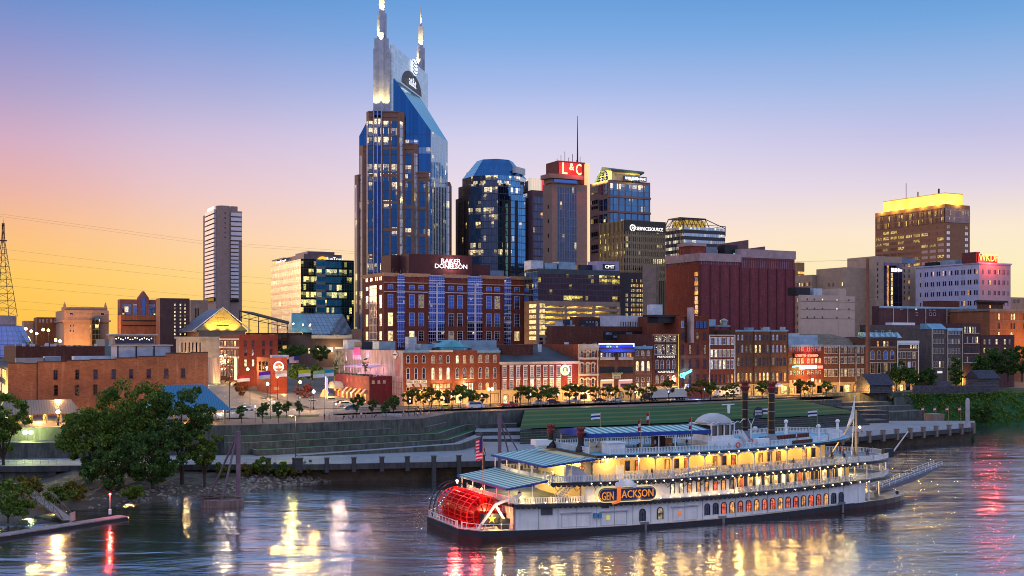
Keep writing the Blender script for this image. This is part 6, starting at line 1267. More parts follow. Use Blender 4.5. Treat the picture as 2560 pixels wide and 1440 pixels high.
def stair(x0,z0,x1,z1,y,nm='stairway'):
 mb=SB_();n=10
 for k in range(n):f=k/n;xx=x0+(x1-x0)*f;zz=z0+(z1-z0)*f;mb.box(xx,xx+abs(x1-x0)/n*.98,y,y+1.1,zz,zz+.12)
 for yy in(y,y+1.1):
  mb.tube((x0,yy,z0+1),(x1,yy,z1+1),.05,n=4);mb.tube((x0,yy,z0+.1),(x1,yy,z1+.1),.07,n=4)
  for k in range(14):f=k/13;xx=x0+(x1-x0)*f;zz=z0+(z1-z0)*f;mb.box(xx-.03,xx+.03,yy-.03,yy+.03,zz+.1,zz+1)
 return mb.build(nm,WH)
stair(1.4,5.5,5.4,8.85,1.0)
sc_=bs(1425,1.0);mb=SB_();q=[(sc_-.8,8.86),(sc_+4.6,8.86),(sc_+2.6,10.4),(sc_+1.6,11.2),(sc_+.2,11.5),(sc_-.8,11.5)];mb.loft([[(x,.9,z)for x,z in q],[(x,1.58,z)for x,z in q]]);mb.build('stair_screen',plain('screen_lilac',(.46,.46,.56)))
mb=SB_();mb.box(sc_-.3,sc_+.3,.84,.899,9.9,10.7);mb.build('screen_window',L1)
LIFE=plain('life_ring',(.70,.10,.05),.5)
def ring(x,y,z,R_=.42,r_=.11,ax='Y'):
 mb=SB_();mb.path([(x+R_*cos(2*pi*i/12),y,z+R_*sin(2*pi*i/12))for i in range(13)],r_,6);mb.build('life_ring',LIFE)
ring(bs(1454,1.5),1.45,10.9);ring(bs(1845,.2),.15,13.9);ring(bs(1877,2),2,14.2)
wx,wz,R_=-10.3,2.95,3.35;RD=plain('wheel_red',(.55,.012,.010),.22,var=.1);ph=0
m_,t2=newmat('wheel_red_lit');out(t2,bsdf(t2,col=(.60,.010,.008,1),rough=.25,em=(1,.02,.01,1),es=.05).outputs[0]);m_.cycles.emission_sampling='NONE';RD=m_
wheel=link('paddle_wheel',None,ship,(wx,10,wz+.6))
mb=MB();mb.T=Matrix.Rotation(pi/2,4,'X');mb.lathe(0,0,[(1.9,-6.3),(1.9,6.3)],24);mb.build('drum',RD,wheel)
for k in range(26):
 a=2*pi*k/26;mb=MB();mb.T=Matrix.Rotation(-a,4,'Y');mb.box(1.95,R_,-6.4,6.4,-.05,.05);mb.build('paddle',RD,wheel)
for y in(-6.5,-4.0,-1.4,1.4,4.0,6.5):
 mb=MB()
 for r0 in(R_-.12,R_*.62):mb.path([(r0*cos(2*pi*i/28),y,r0*sin(2*pi*i/28))for i in range(29)],.10,6)
 for k in range(10):a=2*pi*k/10;mb.tube((0,y,0),((R_-.1)*cos(a),y,(R_-.1)*sin(a)),.08,n=4)
 mb.build('wheel_rim',plain('rim_red',(.62,.03,.015),.3),wheel)
mb=MB();mb.tube((0,-7.6,0),(0,7.6,0),.3,n=10);mb.lathe(0,0,[(.01,0),(.01,.01)],4);mb.build('shaft',DARKM,wheel)
for y in(-5.2,-2.6,0,2.6,5.2):lamp('wheel_light',(wx+.6,10+y,wz+.9),120,(1,.03,.02),ship,.6)if y in(-5.2,0,5.2)else 0
lamp('wheel_light',(wx-1,5,7.6),200,(1,.06,.04),ship,.4);lamp('wheel_light',(wx-1,14,7.6),200,(1,.06,.04),ship,.4);lamp('wheel_light',(wx-6,1.5,6.2),260,(1,.08,.05),ship,.5)
for y in(16.5,18.2):
 mb=SB_();mb.path([(wx-4.1*cos(pi*i/10*.62),y,1.3+5.9*sin(pi*i/10*.62))for i in range(11)],.09,5);mb.build('wheel_guard',HULLK)
mb=SB_();yy=1.6;ap=(-9.4,yy,6.6)
for q in((-12.4,yy,1.3),(-6.8,yy,1.3)):mb.tube((ap[0],yy,5.2),q,.24,n=4)
mb.tube((ap[0],yy,5.2),(-5.2,.6,7.0),.28,n=4);mb.build('a_frame',WH)
mb=SB_();mb.tube((-12.6,18.4,1.3),(-8.0,18.4,5.4),.22,n=4);mb.build('a_frame',WH)
mb=SB_();mb.box(-11.6,-6.9,2.2,3.0,2.1,3.7);mb.box(-8.6,-6.9,1.0,3.0,1.26,3.0);mb.build('pitman_arm',plain('pitman_black',(.03,.028,.03),.4))
mb=SB_();q=[];
for i in range(10):a=pi/2+pi*i/5;rr_=.8 if i%2==0 else.32;q.append((-9.8+rr_*cos(a),2.9+rr_*sin(a)))
mb.loft([[(x,2.02,z)for x,z in q],[(x,2.19,z)for x,z in q]]);mb.build('gold_star',plain('gold_star',(.62,.34,.05),.4))
rail([(-14.6,3),(-12.4,.3),(-6.8,.3)],1.25,nm='raft_rail',sp=1.3);rail([(-15,4),(-15,16.6),(-12.6,19.7)],1.25,nm='raft_rail',sp=1.3)
lamp('stern_light',(-8.8,19.6,7.2),900,(1,.72,.30),ship,.15);mb=SB_();mb.ball((-8.6,19.6,6.9),.3,8);mb.build('stern_lantern',LG)
mb=SB_();mb.ball((-7.9,10.5,6.7),.16,6);mb.build('stern_lantern',LG);lamp('raft_light',(-9.2,.6,3.8),120,(1,.7,.3),ship,.2)
cs0,cs1=bs(1472,4.5),bs(1776,4.5);awning('roof_canopy',[(cs0,4.5,16.6),(cs0+.01,10,17.3),(cs1,10,17.3),(cs1,4.5,16.6)],1)
bpy.data.objects.remove([o for o in ship.children if o.name.startswith('roof_canopy')][0])
mb=SB_();n=35
for k in range(n):
 a,b_=cs0+(cs1-cs0)*k/n,cs0+(cs1-cs0)*(k+1)/n
 mb.loft([[(a,4.5,16.3),(b_,4.5,16.3),(b_,10,17.0),(a,10,17.0)],[(a,4.5,16.36),(b_,4.5,16.36),(b_,10,17.06),(a,10,17.06)]],k%2);mb.loft([[(a,10.01,17.0),(b_,10.01,17.0),(b_,15.5,16.3),(a,15.5,16.3)],[(a,10.01,17.06),(b_,10.01,17.06),(b_,15.5,16.36),(a,15.5,16.36)]],k%2)
mb.box(cs0-.05,cs1+.05,4.35,4.49,15.75,16.4,2);mb.loft([[(cs0-.06,4.5,15.75),(cs0-.06,15.5,15.75),(cs0-.06,15.5,16.36),(cs0-.06,10,17.06),(cs0-.06,4.5,16.36)],[(cs0-.01,4.5,15.75),(cs0-.01,15.5,15.75),(cs0-.01,15.5,16.36),(cs0-.01,10,17.06),(cs0-.01,4.5,16.36)]],2);mb.build('roof_canopy',[STR[0],STR[1],STR[2]])
for k in range(8):
 for y in(4.8,15.2):s_=cs0+.3+(cs1-cs0-.6)*k/7;mb=SB_();mb.box(s_-.07,s_+.07,y-.07,y+.07,13.2,16.4);mb.build('post',WH)
CHB=plain('chair_brown',(.10,.055,.035),.6)
def seat(x,y,z,mat=CHB):
 mb=SB_();mb.box(x-.22,x+.22,y-.22,y+.22,z+.42,z+.48);mb.box(x-.22,x+.22,y+.17,y+.22,z+.48,z+.95)
 for a in(-.19,.19):
  for b_ in(-.19,.19):mb.box(x+a-.025,x+a+.025,y+b_-.025,y+b_+.025,z,z+.42)
 tmp=mb.build('chair',mat,None);return tmp
_c=seat(0,0,0);chair_me=_c.data;bpy.data.objects.remove(_c)
mb=MB();mb.lathe(0,0,[(.03,0),(.04,.7),(.42,.71),(.42,.75)],8);_c=mb.build('table',WHITE);table_me=_c.data;bpy.data.objects.remove(_c)
nch=0
def furnish(name,lab,cat,me,x,y,z,grp):
 p=Vector((x*BC_-y*BS_+BX,x*BS_+y*BC_+BY,z+sh(x)));o=link(name,me,None,p,BA+r.uniform(-1,1));tag(o,lab,cat,grp);return o
ORD=['first','second','third','fourth','fifth','sixth','seventh','eighth','ninth','tenth','eleventh','twelfth','thirteenth','fourteenth','fifteenth','sixteenth','seventeenth','eighteenth','nineteenth','twentieth','twenty-first','twenty-second','twenty-third','twenty-fourth','twenty-fifth','twenty-sixth','twenty-seventh','twenty-eighth','twenty-ninth','thirtieth','thirty-first','thirty-second','thirty-third','thirty-fourth']
for k in range(14):furnish('deck_chair','brown deck chair under the roof canopy, %s from the stern'%ORD[k],'chair',chair_me,cs0+2+k*1.35,6.2+(k%3)*1.3,13.2,'chairs under the roof canopy')
for k in range(6):furnish('deck_table','small round table under the roof canopy, %s from the stern'%ORD[k],'table',table_me,cs0+3+k*3.1,8.2,13.2,'tables under the roof canopy')
for k in range(10):furnish('deck_chair','dark chair on the open bow deck, %s from the cabin'%ORD[k],'chair',chair_me,63+k*1.25,6+(k*5%7),8.85,'chairs on the open bow deck')
for k in range(8):furnish('deck_chair','dark chair on the stern porch under the upper awning, %s along the rail'%ORD[k],'chair',chair_me,.4+(k%2)*2.0,2+k*2.1,8.85,'chairs on the stern porch')
for k in range(8):furnish('deck_chair','dark chair on the veranda behind the white balusters, %s from the stern'%ORD[k],'chair',chair_me,bs(1790)+k*2.7,3.4,8.9,'chairs on the veranda')
mb=SB_();s_=bs(1540,1.5);mb.prism([(s_-1.7,1.2),(s_+1.5,1.2),(s_+1.5,3.4),(s_-1.7,3.4)],13.2,15.0);mb.box(s_-1.9,s_+1.7,1.0,3.6,15.003,15.15);mb.build('roof_locker',WH)
for px in(1480,1503):mb=SB_();s_=bs(px,6);mb.ball((s_,6,14.3),.75,10);mb.box(s_-.9,s_+.9,5.4,6.6,13.2,13.9);mb.build('roof_ventilator',plain('vent_cream',(.70,.58,.40)))
for k in range(5):mb=SB_();s_=bs(1710)+k*.8;mb.box(s_-.36,s_+.36,9,10,13.2,15.2 if k<3 else 14.8);mb.build('roof_locker',plain('locker_dark',(.07,.035,.03))if k<3 else plain('locker_orange',(.55,.24,.10)))
ps0,ps1=bs(1779,7),bs(1836,7);pz=13.2;mb=SB_();mb.box(ps0-1.6,ps1+1.6,6,15,pz,pz+.9);mb.box(ps0,ps1,7,13,pz+.903,pz+1.8);mb.build('pilot_house_base',WH)
mb=SB_();mb.box(ps0+.25,ps1-.25,7.25,12.75,pz+1.803,pz+3.6);mb.build('pilot_house_glass',pane('pilot_glass',(.10,.08,.06),.1,.8))
mb=SB_()
for f in(0,.27,.55,.8,1):s_=ps0+(ps1-ps0)*f;mb.box(s_-.1,s_+.1,6.95,7.2,pz+1.803,pz+3.7)
mb.box(ps0-.1,ps1+.1,6.9,13.1,pz+3.703,pz+3.9);mb.build('pilot_house_frame',WH)
mb=SB_();pm=(ps0+ps1)/2;pr=(ps1-ps0)/2;mb.loft([[(pm+pr*1.25*f*cos(2*pi*i/20),10+3.7*f*sin(2*pi*i/20),pz+z)for i in range(20)]for f,z in((1.0,3.903),(1.02,4.15),(.86,4.75),(.6,5.3),(.28,5.62),(.06,5.7))]);mb.build('dome',plain('dome_grey',(.42,.40,.38),.5),smooth=True)
mb=SB_();pts=[]
for i in range(33):f=i/32;pts.append((ps0-1.2+(ps1-ps0+2.4)*f,6.6,pz+4.15+.16*sin(f*44)))
mb.path(pts,.07,4);mb.path([(ps0-1.2,6.6,pz+4.2),(ps0-1.7,6.6,pz+4.6),(ps0-2.1,6.6,pz+4.5)],.08,4);mb.path([(ps1+1.2,6.6,pz+4.2),(ps1+1.7,6.6,pz+4.6),(ps1+2.1,6.6,pz+4.5)],.08,4);mb.build('gingerbread',WH)
mb=SB_();s_=bs(1822,10);mb.tube((s_,10,pz+5.5),(s_,10,pz+7),.22,.3,8);mb.box(s_-1.5,s_+1.2,9.9,10.1,pz+7.05,pz+7.2);mb.build('radar',WHITE)
stair(ps1+1.8,13.2,ps1+.4,15.0,5.2)
IRON=plain('stack_black',(.020,.014,.013),.4,var=.2);CROWN=plain('stack_red',(.16,.022,.016),.5);GOLD=plain('stack_gold',(.40,.27,.08),.4,.4)
def stack(px,y,ytop,r_,zb_,nm='smokestack',tag_=''):
 s_=bs(px,y);z1=bz(px,ytop,y);H=z1-zb_;rt=link(nm,None,ship,(s_,y,zb_+sh(s_)))
 mb=MB();mb.lathe(0,0,[(r_*1.9,0),(r_*1.9,.4),(r_*1.05,1.6 if H>7 else 1.3)],8);mb.build('skirt',plain('skirt_grey',(.22,.24,.26))if H>7 else IRON,rt)
 mb=MB();mb.tube((0,0,.5),(0,0,H-r_*2.4),r_,n=16);mb.build('pipe',IRON,rt)
 mb=MB();mb.lathe(0,0,[(r_*1.02,H-r_*3.2),(r_*1.5,H-r_*2.0),(r_*1.05,H-r_*1.5),(r_*1.35,H-r_*.6)],16)
 for k in range(10):a=2*pi*k/10;mb.tube((r_*1.2*cos(a),r_*1.2*sin(a),H-r_*.7),(r_*1.55*cos(a),r_*1.55*sin(a),H+r_*.25),r_*.28,r_*.03,4)
 mb.build('crown',CROWN,rt)
 for k in range(5 if H>7 else 0):z=H*(.2+.15*k);mb=MB();mb.tube((0,0,z),(0,0,z+.09),r_*1.05,n=16);mb.build('gold_band',GOLD,rt)
 return rt
stack(1929,6,953,.62,13.2);stack(1862.5,14,951,.62,13.2);stack(1452,6,1067,.52,13.2,'kitchen_stack');stack(1377,15,1060,.52,13.2,'kitchen_stack')
p1_,p2_=Vector((bs(1929,6),6,18.4)),Vector((bs(1862.5,14),14,18.4));mb=SB_()
for z in(17.2,19.0):mb.tube((p1_.x,6,z),(p2_.x,14,z),.05,n=4)
mb.build('stack_stay',DARKM);mid=(p1_+p2_)/2;mb=SB_();dv=(p2_-p1_).normalized();mb.T=Matrix.Translation(mid)@Matrix.Rotation(pi/2,4,'X');mb.lathe(0,0,[(1.15,-.05),(1.15,.05)],18);mb.build('emblem_disc',NAVY)
text('GENERAL','lettering',ship,(mid.x-.8,mid.y-.12,mid.z+.1+sh(mid.x)),1.6,WHITE,height=.42);text('JACKSON','lettering',ship,(mid.x-.8,mid.y-.12,mid.z-.5+sh(mid.x)),1.6,WHITE,height=.42)
mb=SB_();mb.box(mid.x-1.4,mid.x+1.4,mid.y-.05,mid.y+.05,15.9,16.2);mb.build('stay_plate',NAVY)
s_=bs(2000,.1);mb=SB_();mb.box(bs(1982,0),bs(2032,0),.05,.2,13.35,13.95);mb.build('name_plank',plain('plank_brown',(.10,.035,.02)));
for k in range(15):mb=SB_();s_=bs(1905,9)+k*.75;mb.box(s_-.3,s_+.3,8.6,9.6,13.2,13.9);mb.build('raft_canister',plain('canister_red',(.16,.035,.025)))
mb=SB_();s_=bs(1905,5.5);mb.box(s_-1.3,s_+1.3,5,6.4,13.2,14.1);mb.build('roof_locker',WH)
for px,y in((1965,15),(2046,3.5),(2094,10)):mb=SB_();s_=bs(px,y);mb.tube((s_,y,13.2),(s_,y,15.4),.32,.22,8);mb.ball((s_,y,15.7),.42,8);mb.build('roof_ventilator',WHITE)
s_=bs(1878,12);mb=SB_();mb.tube((s_,12,13.2),(s_,12,16),.15,n=6);mb.tube((s_,12,15.9),(s_-.7,12,17.2),.07,n=4);mb.tube((s_,12,15.9),(s_+.7,12,17.2),.07,n=4);mb.ball((s_+.9,12,15.2),.5,8);mb.build('steam_whistle',WHITE)
mb=SB_();s_=bs(1357,15);mb.box(s_-1.6,s_+1.6,14.4,16.6,13.6,14.6);mb.box(s_-1,s_+1,14.8,16.2,13.2,13.599);mb.build('rescue_boat',WHITE)
def flagthing(name,label,base,h,size,bands,wave=.35,dirx=-1,dirv=None,polemat=None,tilt=None,stars=False):
 t_=thing(name,label,'flag',base);mb=MB();tp=Vector((0,0,h))+(Vector(tilt)if tilt else Vector());mb.tube((0,0,0),tp,.07,.045,6);mb.ball(tp,.1,6);mb.build('pole',polemat or plain('staff_wood',(.42,.28,.14)),t_)
 dv=Vector(dirv)if dirv else Vector((dirx,.15,0));dv.normalize();w_,hh=size;mb=MB();N=12;nb_=len(bands);mats=[]
 for m in bands:
  if m not in mats:mats.append(m)
 def pt(i,j):f=i/N;return tp+dv*(w_*f)+Vector((-dv.y,dv.x,0))*(wave*sin(f*6.5)*f)+Vector((0,0,-.1-hh*j/nb_-wave*.9*f*f))
 for j in range(nb_):
  for i in range(N):
   mi=mats.index(bands[j])
   if stars and j<nb_*.55 and i<N*.42:mi=len(mats)
   mb.poly([pt(i,j),pt(i,j+1),pt(i+1,j+1),pt(i+1,j)],mi)
 mb.build('cloth',mats+([plain('canton_blue',(.02,.03,.16))]if stars else[]),t_);return t_
FR,FW,FB=plain('flag_red',(.45,.02,.03),.8),plain('flag_white',(.72,.70,.72),.8),plain('flag_navy',(.02,.03,.16),.8)
def shipP(s,y,z):return(BX+s*BC_-y*BS_,BY+s*BS_+y*BC_,z+sh(s))
USB=[FR,FW]*6+[FR]
s_=bs(1222,9);flagthing('ensign','stars and stripes hanging from the tall stern staff of the steamer',shipP(-7.9,10,5.6),bz(1222,1095,10)-5.6,(1.2,3.6),USB,.25,dirv=(-.5,.1,-.0),stars=True)
for px,y,yt,lab,dx in((1501,15.6,1032,'blue barred white pennant flying over the roof canopy end',-1),(1602,4.2,1048,'limp red and white pennant on the near side of the roof canopy',-.25),(1729,4.2,1044,'limp red pennant on a staff near the pilot house',-.25),(1623,15.6,1030,'limp tricolour pennant on the far side of the roof canopy',-.4),(1920,16,1020,'tilted white pennant beside the tall smokestack',-1),(2043,3.0,1025,'white and blue pennant on the front roof rail',-1)):
 s_=bs(px,y);big=abs(dx)>.9;flagthing('pennant',lab,shipP(s_,y,13.2),bz(px,yt,y)-13.2,(1.7,1.0)if big else(.5,1.9),[FW,FB,FW]if big else[FR,FW,FR],.2,dirv=(dx,.1,0))
s_=bs(2140,10);t_=thing('jackstaff','tall pale mast at the bow with limp white flag and slanting boom','mast',shipP(s_,10,8.86),BA);z1=bz(2140,1025,10)-8.86;mb=MB();mb.tube((0,0,0),(0,0,z1),.28,.2,8);mb.build('mast',plain('mast_buff',(.55,.38,.20)),t_);mb=MB();mb.tube((-1.1,0,0),(-.3,0,z1+2.6),.12,.08,6);mb.ball((-.3,0,z1+2.7),.2,6);mb.build('topmast',WHITE,t_)
mb=MB();mb.tube((-.4,0,z1-1.5),(-7.2,0,z1-9.5),.12,n=6);mb.build('boom',plain('mast_buff',(.55,.38,.20)),t_);mb=MB();q=[(-.35,.1,z1+2),(-1.0,.2,z1-.5),(-2.1,.3,z1-3.4),(-1.4,.1,z1-2.6),(-.7,0,z1-1.8)];mb.loft([q,[(x,y+.05,z)for x,y,z in q]]);mb.build('flag_cloth',FW,t_)
mb=MB();mb.ball((.7,-.3,z1*.62),.25,6);mb.build('mast_lamp',LG,t_)
t_=thing('landing_stage','long grey gangplank with thin rails hanging out over the water ahead of the bow','gangway',shipP(76.5,8.0,0),BA)
g0,g1=Vector((-2,0,2.0)),Vector(Matrix.Rotation(-BA,3,'Z')@(P(2345,1163,252)-Vector(shipP(76.5,8.0,0))));dg=(g1-g0);
mb=MB();n_=Vector((-dg.y,dg.x,0)).normalized()*.9
mb.loft([[g0-n_,g0+n_,g0+n_-Vector((0,0,.5)),g0-n_-Vector((0,0,.5))],[g0.lerp(g1,.55)-n_,g0.lerp(g1,.55)+n_,g0.lerp(g1,.55)+n_-Vector((0,0,1.1)),g0.lerp(g1,.55)-n_-Vector((0,0,1.1))],[g1-n_,g1+n_,g1+n_-Vector((0,0,.2)),g1-n_-Vector((0,0,.2))]]);mb.build('plank',plain('stage_grey',(.12,.11,.14),.6),t_)
mb=MB();zz=Vector((0,0,1))
for sd in(-1,1):
 for k in range(12):p=g0.lerp(g1,k/11)+n_*sd;mb.tube(p,p+zz,.045,n=4)
 for h_ in(.5,1):mb.tube(g0+n_*sd+zz*h_,g1+n_*sd+zz*h_,.035,n=4)
mb.build('rails',WHITE,t_)
t_=thing('cargo_boom','slim pale boom slanting up from the bow rail with a hoisting cradle','boom',shipP(76.8,5.2,9.2),BA);e_=Vector(Matrix.Rotation(-BA,3,'Z')@(P(2270,1079,238)-Vector(shipP(76.8,5.2,9.2))));mb=MB();mb.tube((0,0,0),e_,.16,.12,6);mb.build('spar',plain('mast_pink',(.55,.42,.36)),t_)
mb=MB();q0=Vector((e_.x-2.2,e_.y,-5.2));q1=q0+Vector((3.2,0,.0));mb.tube(e_,(q0+q1)/2+Vector((0,0,2.5)),.03,n=4);mb.tube((q0+q1)/2+Vector((0,0,2.5)),q0,.03,n=4);mb.tube((q0+q1)/2+Vector((0,0,2.5)),q1,.03,n=4);mb.tube(q0,q1,.1,n=5);mb.build('cradle',DARKM,t_)
mb=SB_();mb.box(73.4,75.6,3.2,4.2,9.0,10.6);mb.build('bow_speaker',BLACK)
for k in range(2):mb=SB_();mb.tube((79.2-4*k,6+4*k,1.26),(79.2-4*k,6+4*k,1.9),.25,n=8);mb.box(78.7-4*k,79.7-4*k,5.9+4*k,6.1+4*k,1.6,1.75);mb.build('bollard',BLACK)
# ------ left bank, streets, trees, vehicles, people
r=random.Random(21)
def leafmat(name,c1,c2,warm=.25):
 m,t=newmat(name);g=t.n('ShaderNodeNewGeometry').outputs['Random Per Island']
 c=t.ramp(g,[(0,(*c1,1)),(.6,(*c2,1)),(1,(c2[0]*2.4,c2[1]*1.8,c2[2]*1.1,1))]);p=bsdf(t,col=c,rough=.75,spec=.15)
 tr=t.n('ShaderNodeBsdfTranslucent',{'Color':c});out(t,t.n('ShaderNodeMixShader',{0:warm,1:p.outputs[0],2:tr.outputs[0]}).outputs[0]);return m
LF1=leafmat('leaf_green',(.042,.082,.014),(.095,.16,.028));LF2=leafmat('leaf_dark',(.026,.066,.018),(.06,.12,.030));LF3=leafmat('leaf_olive',(.06,.075,.016),(.15,.14,.03),.4)
BARK=plain('bark',(.06,.042,.03),.9)
def clump(mb,c,rad,n,size,sq=.75):
 for _ in range(n):
  while True:
   p=Vector((r.uniform(-1,1),r.uniform(-1,1),r.uniform(-1,1)))
   if p.length<=1:break
  p=Vector(c)+Vector((p.x*rad,p.y*rad,p.z*rad*sq));a=Vector((r.gauss(0,1),r.gauss(0,1),r.gauss(0,.6))).normalized();b_=a.orthogonal().normalized();b_=Matrix.Rotation(r.uniform(0,6.28),3,a)@b_;c_=a.cross(b_);s_=size*r.uniform(.6,1.3)
  mb.poly([p-b_*s_,p-c_*s_*.5,p+b_*s_,p+c_*s_*.5])
def make_tree(name,label,loc,H,R_,crown_h,nclump,nleaf,leaf,mat,lean=(0,0),group=None,cat='tree',trunk_r=None,sq=.75,limbs=5):
 t_=thing(name,label,cat,loc,r.uniform(0,6),group);tr=trunk_r or H*.022;mb=MB();top=Vector((lean[0],lean[1],H-crown_h*.55));mid=Vector((lean[0]*.3,lean[1]*.3,(H-crown_h)*.8))
 mb.tube((0,0,-.6),mid,tr,tr*.8,7);mb.tube(mid,top,tr*.8,tr*.35,6);cs=[]
 for k in range(limbs):
  a=2*pi*k/limbs+r.random();e=Vector((lean[0]+R_*.62*cos(a),lean[1]+R_*.62*sin(a),H-crown_h*r.uniform(.3,.7)));m_=mid.lerp(e,.5)+Vector((0,0,crown_h*.08));mb.tube(mid,m_,tr*.5,tr*.32,5);mb.tube(m_,e,tr*.32,tr*.1,5)
 mb.build('trunk',BARK,t_,uv=False);mb=MB();C0=Vector((lean[0],lean[1],H-crown_h/2))
 for k in range(nclump):
  while True:
   p=Vector((r.uniform(-1,1),r.uniform(-1,1),r.uniform(-1,1)))
   if.2<p.length<=1:break
  rad=R_*r.uniform(.10,.25);c=C0+Vector((p.x*(R_-rad*.6),p.y*(R_-rad*.6),p.z*(crown_h/2-rad*.5)));clump(mb,c,rad,nleaf,leaf,sq)
 mb.build('crown',mat,t_,uv=False);return t_
BT=dict(cat='tree',group='big trees on the left bank')
def gp(px,py,d):return tuple(P(px,py,d))
make_tree('tree','tallest dark green bank tree, its top against the brick wall',gp(345,1218,243),24,8.8,15.5,78,150,.36,LF1,(-1,0),BT['group'])
make_tree('tree','bank tree beside the blue roof with feathery top',gp(455,1222,241),22.5,7.2,15.5,60,150,.35,LF2,(0,0),BT['group'])
make_tree('tree','broad low bank tree nearest the grey pavilion',gp(225,1232,238),18.5,9,14,74,150,.36,LF1,(-1.5,0),BT['group'])
make_tree('tree','lower bank tree whose foliage reaches the mud shore',gp(385,1240,234),14.5,7.8,12,66,140,.35,LF2,(0,-1),BT['group'])
make_tree('tree','slim bank tree closest to the terrace end',gp(512,1226,240),14.5,4.6,11,36,120,.34,LF1,(.6,0),BT['group'])
make_tree('tree','dark tree cut by the left edge of the picture',gp(8,1190,252),18.5,6.6,14,48,140,.36,LF1,(0,0),BT['group'])
make_tree('tree','low spreading bank tree below the broad one',gp(270,1243,231),10.5,6.0,9,40,80,.42,LF2,(0,0),BT['group'])
for k,(px,py,R_,h)in enumerate(((20,1300,5.5,7),(60,1255,4,5),(150,1262,3,3.6),(190,1250,3.4,4),(330,1250,2.6,3))):
 make_tree('shrub','bank shrub, %s along the shore from the gangway'%ORD[k],tuple(PZ(px,py,.8)),h,R_,h*.95,26,70,.36,(LF1,LF3)[k%2],group='shrubs on the left shore',cat='shrub',limbs=4)
for k,(px,py,R_,h)in enumerate(((560,1196,2.2,3.2),(612,1194,1.8,3),(655,1192,2.4,4.6),(700,1192,2.4,3.6),(735,1190,1.6,2.4),(775,1188,2.2,3.4),(812,1187,1.5,2.2),(855,1184,1.2,1.8))):
 make_tree('shrub','green shrub on the rocks below the walkway, %s from the pile dolphin'%ORD[k],tuple(PZ(px,py,1.6)),h,R_,h*.95,20,60,.30,(LF1,LF3,LF1)[k%3],group='shrubs on the rocky bank',cat='shrub',limbs=4)
mb=MB()
for k in range(620):
 p=hill(r.uniform(.3,5),r.uniform(.02,1.0));clump(mb,p+Vector((0,0,.5)),r.uniform(.6,1.5),26,.34)
kind(mb.build('ground_cover',leafmat('leaf_bank',(.045,.10,.015),(.10,.18,.03)),uv=False),'stuff')
make_tree('shrub','dark bush standing by the white pile at the end of the dock',tuple(PZ(2455,1062,.3)),8,4.5,7.6,40,80,.4,LF2,cat='shrub')
for k,(px,py,d,H,R_,ch)in enumerate(((2215,972,455,7,3.2,6),(2248,974,452,12,4.6,10),(2283,974,450,10,4.4,9),(2318,972,450,9.5,4.0,9),(2390,970,450,13,3.4,12.4),(2455,955,470,12,5,10),(2485,952,470,14,6,12),(2520,952,470,14,6,12),(2555,952,468,15,6,12))):
 make_tree('tree',('dark tree behind the log fort, %s from the tall brown pole'%ORD[k])if k<4 else('pointed dark evergreen before the townhouses' if k==4 else 'dark massed tree on the rise beside the log cabin, %s from the cabin'%ORD[k-5]),gp(px,py,d),H,R_,ch,44,70,.5,LF2,group='dark trees around the fort')
st1=make_tree('street_tree','x',(0,0,-50),6.2,2.6,4.0,26,60,.26,LF3,group='street trees on the avenue',limbs=6);st2=make_tree('street_tree','x',(0,0,-50),6.6,3.0,4.4,28,62,.28,LF1,group='street trees on the avenue',limbs=6);st3=make_tree('plaza_tree','x',(0,0,-50),5.2,1.9,3.8,24,60,.24,LF2,group='small trees on the plaza')
def first(proto,used,loc,rz,label,sc):
 if not used:used.append(1);proto.location=loc;proto['label']=label;proto.scale=(sc,)*3;return proto
 return dup(proto,loc,rz,label,None,(sc*r.uniform(.85,1.2),sc*r.uniform(.85,1.2),sc*r.uniform(.9,1.15)))
u1,u2,u3=[],[],[]
ave=[1022,1040,1058,1078,1098,1120,-1152,-1180,1206,1301,-1322,-1345,-1368,1390,1424,1440,1462,1488,1520,1539,1576,1604,1629,1672,1725,1753,-1776,1817,1834,-1907,2001,2022,-2067]
for k,px in enumerate(ave):
 big=px<0;px=abs(px);p=Vector(UV(Uat(px,-19+(k%3)),-19+(k%3),ZS))
 first(st2 if big else st1,u2 if big else u1,p,r.random()*6,('%s street tree, %s along the avenue from the cafe sign'%('dark green' if big else 'lamplit golden',ORD[k])),r.uniform(.78,1.25))
for k,(px,py)in enumerate(((604,1058),(657,1058),(697,1057),(716,1042),(748,1043),(892,1044),(930,1042),(965,1047),(984,1042))):
 first(st3,u3,PZ(px,py,ZS),r.random()*6,'small dark plaza tree, %s from the street corner'%ORD[k],(.9,1.1,1.15,.8,.8,1.25,.9,1.0,1.1)[k])
make_tree('tree','round reddish tree at the corner of the lit avenue',tuple(PZ(607,1003,ZS)),7,3.2,5,30,60,.3,leafmat('leaf_russet',(.07,.03,.014),(.14,.06,.02)))
make_tree('tree','red leaved tree in the car park behind the flagpoles',tuple(PZ(762,1005,ZS)),6.5,3.6,5,30,60,.3,leafmat('leaf_red',(.12,.03,.03),(.22,.07,.06)))
for k,(px,py,d,H,R_)in enumerate(((735,905,470,8,6),(800,910,470,8,4.5),(700,925,440,7,4),(745,962,400,8,4.5),(785,958,402,7,4))):make_tree('tree','dark leafy tree in the yard left of the pink wall, %s counting from the back'%ORD[k],gp(px,py,d),H,R_,H*.85,40,60,.4,LF2,group='trees in the yard left of the pink wall')
for k,(px,py)in enumerate(((839,934),(913,934))):make_tree('potted_conifer',('small conifer on the cafe roof terrace by the mural','small conifer on the cafe roof terrace near the pink wall centre')[k],gp(px,py,374),5.5 if k else 4.5,1.2,5,24,40,.2,LF2,cat='conifer')
pb=Vector(UV(-115.4,0));b=Bld('brick_store','long orange brick side wall with stepped parapet and a row of small dark windows','building',20,520,903,pb.y,-60,zb=ZS)
